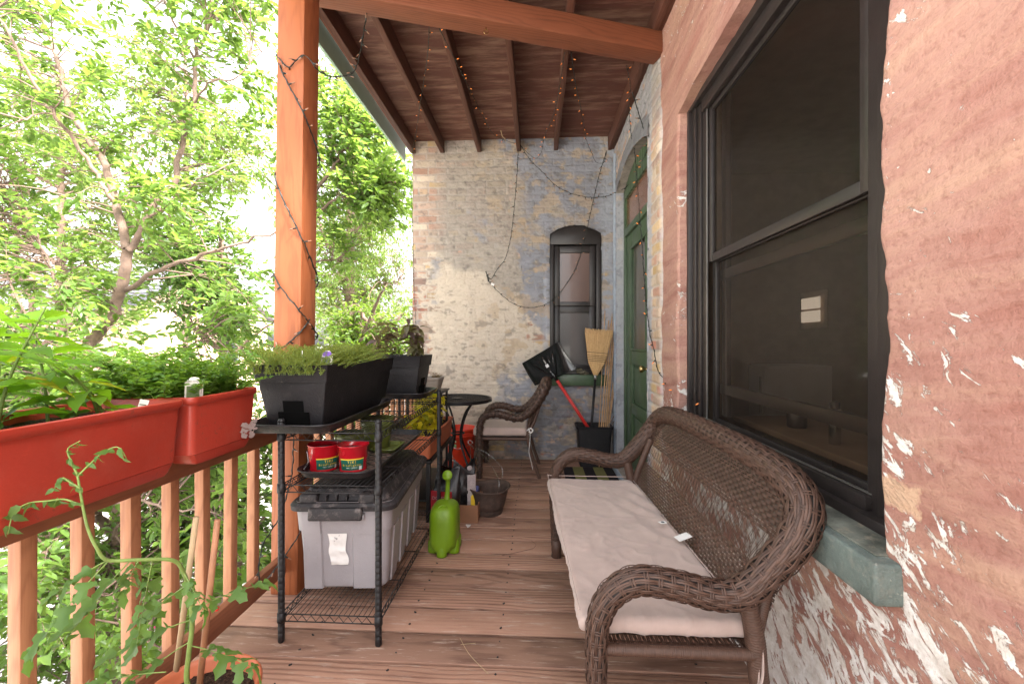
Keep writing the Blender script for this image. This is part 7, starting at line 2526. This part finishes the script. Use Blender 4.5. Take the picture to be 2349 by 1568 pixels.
def block(name, label, x0, x1, y0, y1, z1, wall, roof_kind='flat', wins=(), ov=.25):
    t = thing(name, label, 'building', ((x0 + x1) / 2, (y0 + y1) / 2, GZ))
    MB().box(((x0 + x1) / 2, (y0 + y1) / 2, (GZ + z1) / 2), (x1 - x0, y1 - y0, z1 - GZ)).build('wall', wall, t, bevel=.01)
    lp = MB()
    z = GZ + .2
    while z < z1 - .1:
        lp.box((x1 + .006, (y0 + y1) / 2, z), (.012, y1 - y0, .012)); lp.box(((x0 + x1) / 2, y0 - .006, z), (x1 - x0, .012, .012)); z += .2
    o = lp.build('siding_line', wall, t); o['kind'] = 'stuff'
    if roof_kind == 'gable':
        r = MB(); ym = (y0 + y1) / 2; h = (y1 - y0) * .28
        for s_ in (-1, 1):
            ye = ym + s_ * ((y1 - y0) / 2 + ov)
            n_ = 12
            for k in range(n_):
                f0, f1 = k / n_, (k + 1) / n_
                a = (ye + (ym - ye) * f0, z1 - .08 + (h + .08) * f0 + .012); b = (ye + (ym - ye) * f1 , z1 - .08 + (h + .08) * f1)
                r.quad((x0 - ov, a[0], a[1]), (x1 + ov, a[0], a[1]), (x1 + ov, b[0], b[1]), (x0 - ov, b[0], b[1]))
        r.build('roof', M['shingle'], t, fixn=False)
        gb = MB(); gb._add([(x1 - .01, y0, z1), (x1 - .01, y1, z1), (x1 - .01, ym, z1 + h)], [(0, 1, 2)]); gb.build('gable', wall, t, fixn=False); gb = MB(); gb._add([(x0 + .01, y0, z1), (x0 + .01, y1, z1), (x0 + .01, ym, z1 + h)], [(0, 1, 2)])
        gb.build('gable', wall, t, fixn=False)
    else:
        MB().box(((x0 + x1) / 2, (y0 + y1) / 2, z1 + .06), (x1 - x0 + .3, y1 - y0 + .3, .14)).build('roof', M['shingle'], t, bevel=.01)
    for (face, c, z, w_, h_) in wins:
        if face == 'x':
            w = MB().box((x1 + .03, c, z), (.06, w_ + .12, h_ + .12)).build('window', M['white'], t, bevel=.005)
            MB().box((x1 + .064, c, z), (.01, w_, h_)).build('pane', M['winglass'], w)
        else:
            w = MB().box((c, y0 - .03, z), (w_ + .12, .06, h_ + .12)).build('window', M['white'], t, bevel=.005)
            MB().box((c, y0 - .064, z), (w_, .01, h_)).build('pane', M['winglass'], w)


block('neighbour_house', 'salmon brick house glimpsed through leaves behind the elm trunk', -20, -12.5, 13, 20, 2.2, M['salmon'], 'gable', [('x', 17.5, 1.0, .8, 1.3), ('y', -18.5, 1.0, .8, 1.3), ('x', 15.5, -1.6, .8, 1.3), ('y', -13.4, -1.6, .8, 1.3)])
block('neighbour_house', 'pale sided house glimpsed between the locust and the brick wall', -9.5, -4.2, 20, 28, 1.0, M['siding'], 'gable', [('y', -6, -.6, .7, 1.1), ('y', -8, -.6, .7, 1.1)])
block('garden_shed', 'low shed with a dark shingle roof below the deck, seen between the near balusters', -6.2, -3.9, 1.6, 3.4, -1.75, M['siding'], 'gable', [('x', 2.5, -2.4, .4, .4)])

# power lines
wl = thing('power_line', 'thin overhead wires crossing between the locust and the brick wall', 'power line', (-8, 17, GZ))
MB().cyl((-13.5, 17, GZ), (-13.5, 17, 4.2), .12, 10).build('pole', M['bark'], wl, smooth=True)
for z in (2.9, 3.2, 3.5):
    pts = [(-13.5 + 30 * t, 17 + 1.5 * t, z - 1.2 * 4 * t * (1 - t) * .35) for t in np.linspace(0, 1, 24)]
    MB().tube(pts, .012, 5).build('wire', M['dark'], wl)

# garden flowers below
M['flower'] = plain('magenta_petals', (0.55, 0.03, 0.16), .5)
fb = thing('flower_bush', 'small bush with magenta and yellow blooms in the yard below the railing', 'flower bush', (-2.6, 2.6, GZ))
rgf = np.random.default_rng(9)
cc = W(385, 1440, 3.6)
st = MB(); st.tube([(cc.x, cc.y, GZ), (cc.x + .05, cc.y, cc.z - .5), (cc.x, cc.y, cc.z)], [.03, .008], 7)
st.build('stem', M['stem_brown'], fb)
P_ = arr(cc) + rgf.normal(0, .16, (500, 3)); L_ = rgf.uniform(.03, .06, 500)
V, Fc = leaves6(P_, rgf.normal(0, 1, (500, 3)), rgf.normal(0, 1, (500, 3)), L_, L_ * .5); np_mesh('foliage', V, Fc, M['leaf_pale'], fb, False)
P_ = arr(cc) + rgf.normal(0, .13, (60, 3)); L_ = rgf.uniform(.02, .035, 60)
V, Fc = leaves6(P_, rgf.normal(0, 1, (60, 3)), rgf.normal(0, 1, (60, 3)), L_, L_ * .9); np_mesh('bloom', V, Fc, M['flower'], fb, False)
P_ = arr(cc) + arr([0.06, 0, .13]) + rgf.normal(0, .07, (60, 3)); L_ = rgf.uniform(.03, .05, 60)
V, Fc = leaves6(P_, rgf.normal(0, 1, (60, 3)), rgf.normal(0, 1, (60, 3)), L_, L_ * .6); np_mesh('bloom', V, Fc, M['leaf_coleus'], fb, False)

# ================================================================== STRING LIGHTS
M['wire'] = plain('dark_green_wire', (0.012, 0.014, 0.010), 0.5)


def bulbmat():
    g = G('amber_mini_bulb')
    return g.bsdf((0.85, 0.25, 0.05), 0.2, emit=(1.0, 0.30, 0.07), estr=0.10)


M['bulb'] = bulbmat()
bulb_me = None
bulb_dark = None
M['bulb_off'] = plain('unlit_mini_bulb', (0.30, 0.16, 0.10), 0.15)


def bulb_mesh():
    mb = MB()
    mb.lathe([(.0026, 0), (.0030, .002), (.0030, .012), (.0024, .014)], (0, 0, 0), 7, 0)
    mb.lathe([(.0021, .014), (.0024, .018), (.0019, .024), (.0003, .029)], (0, 0, 0), 7, 1)
    return mb


def string(label, pts, gap=.085, seed=0, every=None, r=.0016, twist=True, bs=1.0, amb=True):
    global bulb_me, bulb_dark
    rg = np.random.default_rng(seed + 500)
    t = thing('string_light', label, 'string lights', tuple(pts[0]))
    p = smooth_path([tuple(q) for q in pts], .012)
    n_ = len(p)
    # little kinks at each socket
    s = np.arange(n_) * .012
    kink = (np.abs(((s / gap) % 1) - .5) * 2)
    off = rg.normal(0, 1, (n_, 3)) * .0008
    q = p + off; q[:, 2] -= .004 * (1 - kink)
    w_ = MB(); w_.tube(q, r, 5, cap=False)
    if twist:
        a = np.arange(n_) * .9
        q2 = q + np.stack([np.cos(a), np.sin(a), 0 * a], -1) * .0028
        w_.tube(q2, r * .8, 4, cap=False)
    w_.build('wire', M['wire'], t, fixn=False)
    k = 0
    st_ = max(2, int(gap / .012))
    for i in range(st_ // 2, n_ - 1, st_):
        if amb and bulb_me is None:
            o = bulb_mesh().build('bulb', [M['wire'], M['bulb']], t, origin=(0, 0, 0)); bulb_me = o.data
        elif not amb and bulb_dark is None:
            o = bulb_mesh().build('bulb', [M['wire'], M['bulb_off']], t, origin=(0, 0, 0)); bulb_dark = o.data
        else:
            o = bpy.data.objects.new('bulb', bulb_me if amb else bulb_dark); COL.objects.link(o); o.parent = t
        o.location = Vector(q[i]) - t.location
        d = Vector((rg.normal(0, 1), rg.normal(0, .6), rg.normal(-.2, .5))).normalized()
        o.rotation_euler = d.to_track_quat('Z', 'Y').to_euler()
        o.scale = (bs, bs, bs)
    return t


# around the post
pts = []
x0, x1, y0, y1 = -1.236 - .0675 - .004, -1.236 + .0675 + .004, 2.185 - .078, 2.185 + .078
def sh_(x, z): return x + .013 * z
def wrap(z0, z1, lab, seed):
    seq = []
    turn = [(x0, y0), (x1, y0), (x1, y1), (x0, y1)]
    n_ = 4; z = z0
    dz = (z1 - z0) / 4.0
    seq = [(sh_(x0 - .01, z0), y0 - .002, z0), (sh_((x0 + x1) / 2, z0 + dz * .5), y0 - .004, z0 + dz * .6), (sh_(x1 + .003, z0 + dz), y0 - .004, z0 + dz * 1.1), (sh_(x1 + .006, z0 + dz * 1.6), (y0 + y1) / 2, z0 + dz * 1.7), (sh_(x1 + .004, z0 + dz * 2), y1 + .002, z0 + dz * 2.2), (sh_((x0 + x1) / 2, z0 + dz * 2.6), y1 + .006, z0 + dz * 2.7), (sh_(x0 - .006, z0 + dz * 3), y1, z0 + dz * 3.1), (sh_(x0 - .01, z1), y0 - .004, z1)]
    return seq
def zpx(y): return HC + (780 - y) / F * 2.17
seq = []
levels = [(120, 345), (395, 640), (625, 770)]
# descending spirals: left edge high, right edge lower (image reading)
for (ya_, yb_) in levels:
    za, zb2 = zpx(ya_), zpx(yb_)
    seq += [(sh_(x0 - .008, za), y0 + .02, za), (sh_(x0 + .04, za - .3 * (za - zb2) * .6), y0 - .005, za - .22 * (za - zb2)), (sh_(x1 - .02, za), y0 - .005, za - .55 * (za - zb2)), (sh_(x1 + .005, za), y0 + .05, za - .75 * (za - zb2)), (sh_(x1 + .005, zb2), y1, zb2), (sh_(-1.236, zb2), y1 + .008, zb2 - .03), (sh_(x0 - .008, zb2), y1 - .02, zb2 - .05)]
seq += [(sh_(x0 - .01, 1.20), y0, 1.225), (sh_(x0 + .05, 1.2), y0 - .006, 1.215), (sh_(x1, 1.25), y0 - .006, 1.29), (sh_(x1 + .006, 1.3), (y0 + y1) / 2, 1.36)]
string('dark string of mini lights wound down the orange post', seq, .075, 1, r=.0032, bs=1.3, amb=False)
string('string of mini lights looped around the top of the post', [(sh_(x0 - .01, 2.7), y0 + .02, zpx(118)), (sh_(x0 + .03, 2.7), y0 - .006, zpx(140)), (sh_((x0 + x1) / 2, 2.7), y0 - .006, zpx(155)), (sh_(x1, 2.7), y0 - .004, zpx(128)), (sh_(x1 + .05, 2.7), y0 + .06, zpx(150)), (sh_(x1 + .07, 2.7), y1 + .05, zpx(120)), (sh_(x1 + .13, 2.75), y1 + .15, zpx(70)), (sh_(x1 + .17, 2.9), y1 + .2, 3.10)], .05, 2, r=.0028, bs=1.3, amb=False)
string('string of lights hanging down beside the post to the shelf foot', [(-1.13, 2.08, .93), (-1.16, 2.07, .80), (-1.15, 2.03, .62), (-1.18, 1.98, .44), (-1.21, 1.90, .34), (-1.19, 1.86, .20), (-1.12, 1.95, .30), (-1.10, 2.02, .36)], .07, 3, r=.0024, bs=1.2, amb=False)

# hanging from the beam / ceiling
def P3(x, y, d): return tuple(W(x, y, d))
string('mini lights hanging from the beam end near the fascia to the wall top', [P3(985, 55, 2.75), P3(980, 130, 3.0), P3(965, 230, 3.6), P3(955, 300, 4.1), P3(946, 345, 4.45)], .13, 4, bs=.9)
string('mini lights dropping across the ceiling beside the third joist', [P3(1000, 50, 2.75), P3(1040, 130, 3.0), P3(1075, 200, 3.5), P3(1105, 260, 4.0), P3(1130, 305, 4.4), P3(1160, 322, 4.55), P3(1190, 330, 4.6)], .12, 5, bs=1.1)
string('mini lights hanging at the fifth joist down to the wall corner bracket', [P3(1295, 120, 2.95), P3(1285, 190, 3.2), P3(1270, 260, 3.7), P3(1250, 310, 4.2), P3(1243, 345, 4.5), P3(1232, 362, 4.6), P3(1215, 355, 4.62), P3(1192, 330, 4.62)], .12, 6, bs=1.1)
string('mini lights hanging right of the fifth joist to a tangle on the wall', [P3(1310, 120, 2.95), P3(1320, 190, 3.3), P3(1335, 260, 3.8), P3(1345, 320, 4.3), P3(1358, 352, 4.55), P3(1368, 372, 4.62), P3(1385, 372, 4.62), P3(1392, 345, 4.62)], .12, 7, bs=1.1)
string('mini lights hanging at the ledger by the house wall', [P3(1437, 150, 3.1), P3(1446, 200, 3.3), P3(1443, 250, 3.5), P3(1448, 310, 3.7), P3(1455, 350, 3.8)], .075, 8, bs=1.2)
DW = 4.60
string('dark swag of lights drooping across the far wall to the door arch', [P3(1192, 330, DW), P3(1215, 365, DW), P3(1245, 395, DW), P3(1275, 425, DW), P3(1310, 443, DW), P3(1350, 452, DW), P3(1390, 450, DW), P3(1420, 438, 4.45), P3(1440, 425, 4.25), P3(1462, 395, 3.95), P3(1478, 360, 3.6), P3(1488, 330, 3.35), P3(1478, 300, 3.3), P3(1462, 250, 3.3), P3(1450, 210, 3.2)], .08, 9, bs=1.5, amb=False, r=.0030)
string('dark string of lights falling down the far wall to a plug on a nail', [P3(1189, 335, DW), P3(1186, 400, DW), P3(1180, 470, DW), P3(1172, 540, DW), P3(1160, 590, DW), P3(1140, 618, DW), P3(1125, 640, DW), P3(1113, 622, DW)], .09, 10, bs=1.5, amb=False, r=.0028)
string('loop of lights sagging from the nail across the narrow window up to the corner joist', [P3(1115, 622, DW), P3(1122, 645, DW), P3(1150, 675, DW), P3(1180, 697, DW), P3(1215, 705, DW), P3(1250, 698, DW), P3(1275, 680, DW), P3(1300, 650, DW), P3(1325, 605, DW), P3(1342, 545, DW), P3(1352, 500, DW), P3(1362, 455, DW), P3(1375, 400, DW), P3(1390, 350, DW)], .09, 11, bs=1.5, amb=False, r=.0028)
string('thin string of lights hanging down the outer edge of the far brick wall', [P3(946, 350, 4.5), P3(944, 430, 4.5), P3(946, 520, 4.5), P3(949, 600, 4.5), P3(951, 680, 4.5), P3(955, 760, 4.5)], .06, 12, r=.0022, amb=False, twist=False)
string('string of lights running down over the door and brick strip to the big window frame', [P3(1455, 340, 3.5), P3(1462, 420, 3.4), P3(1468, 500, 3.35), P3(1473, 560, 3.32), P3(1478, 640, 3.3), P3(1484, 710, 3.2), P3(1492, 770, 3.12), P3(1500, 800, 3.05), P3(1508, 845, 2.95), P3(1525, 870, 2.85), P3(1550, 895, 2.68), P3(1580, 912, 2.55), P3(1612, 920, 2.46)], .12, 13, bs=1.3, r=.0026)
pg = thing('plug_connector', 'small dark plug and socket with a white tag where the wall strings join', 'plug', P3(1120, 640, DW))
MB().tube([P3(1118, 630, DW), P3(1121, 646, DW)], .009, 8).build('socket', M['wire'], pg)
a = Vector(P3(1130, 652, DW - .01)); MB().box(a, (.035, .001, .022), (0, .5, 0)).build('warning_tag', M['label'], pg)

# small glass wind chime stem near the joist end
ck = thing('clip_hook', 'small pale bent clip sticking out at the top of the far wall', 'clip', P3(1152, 310, 4.5))
MB().tube(smooth_path([P3(1148, 295, 4.5), P3(1152, 312, 4.5), P3(1158, 318, 4.55), P3(1160, 324, 4.62)], .01), .004, 6).build('clip_body', M['straw'], ck)
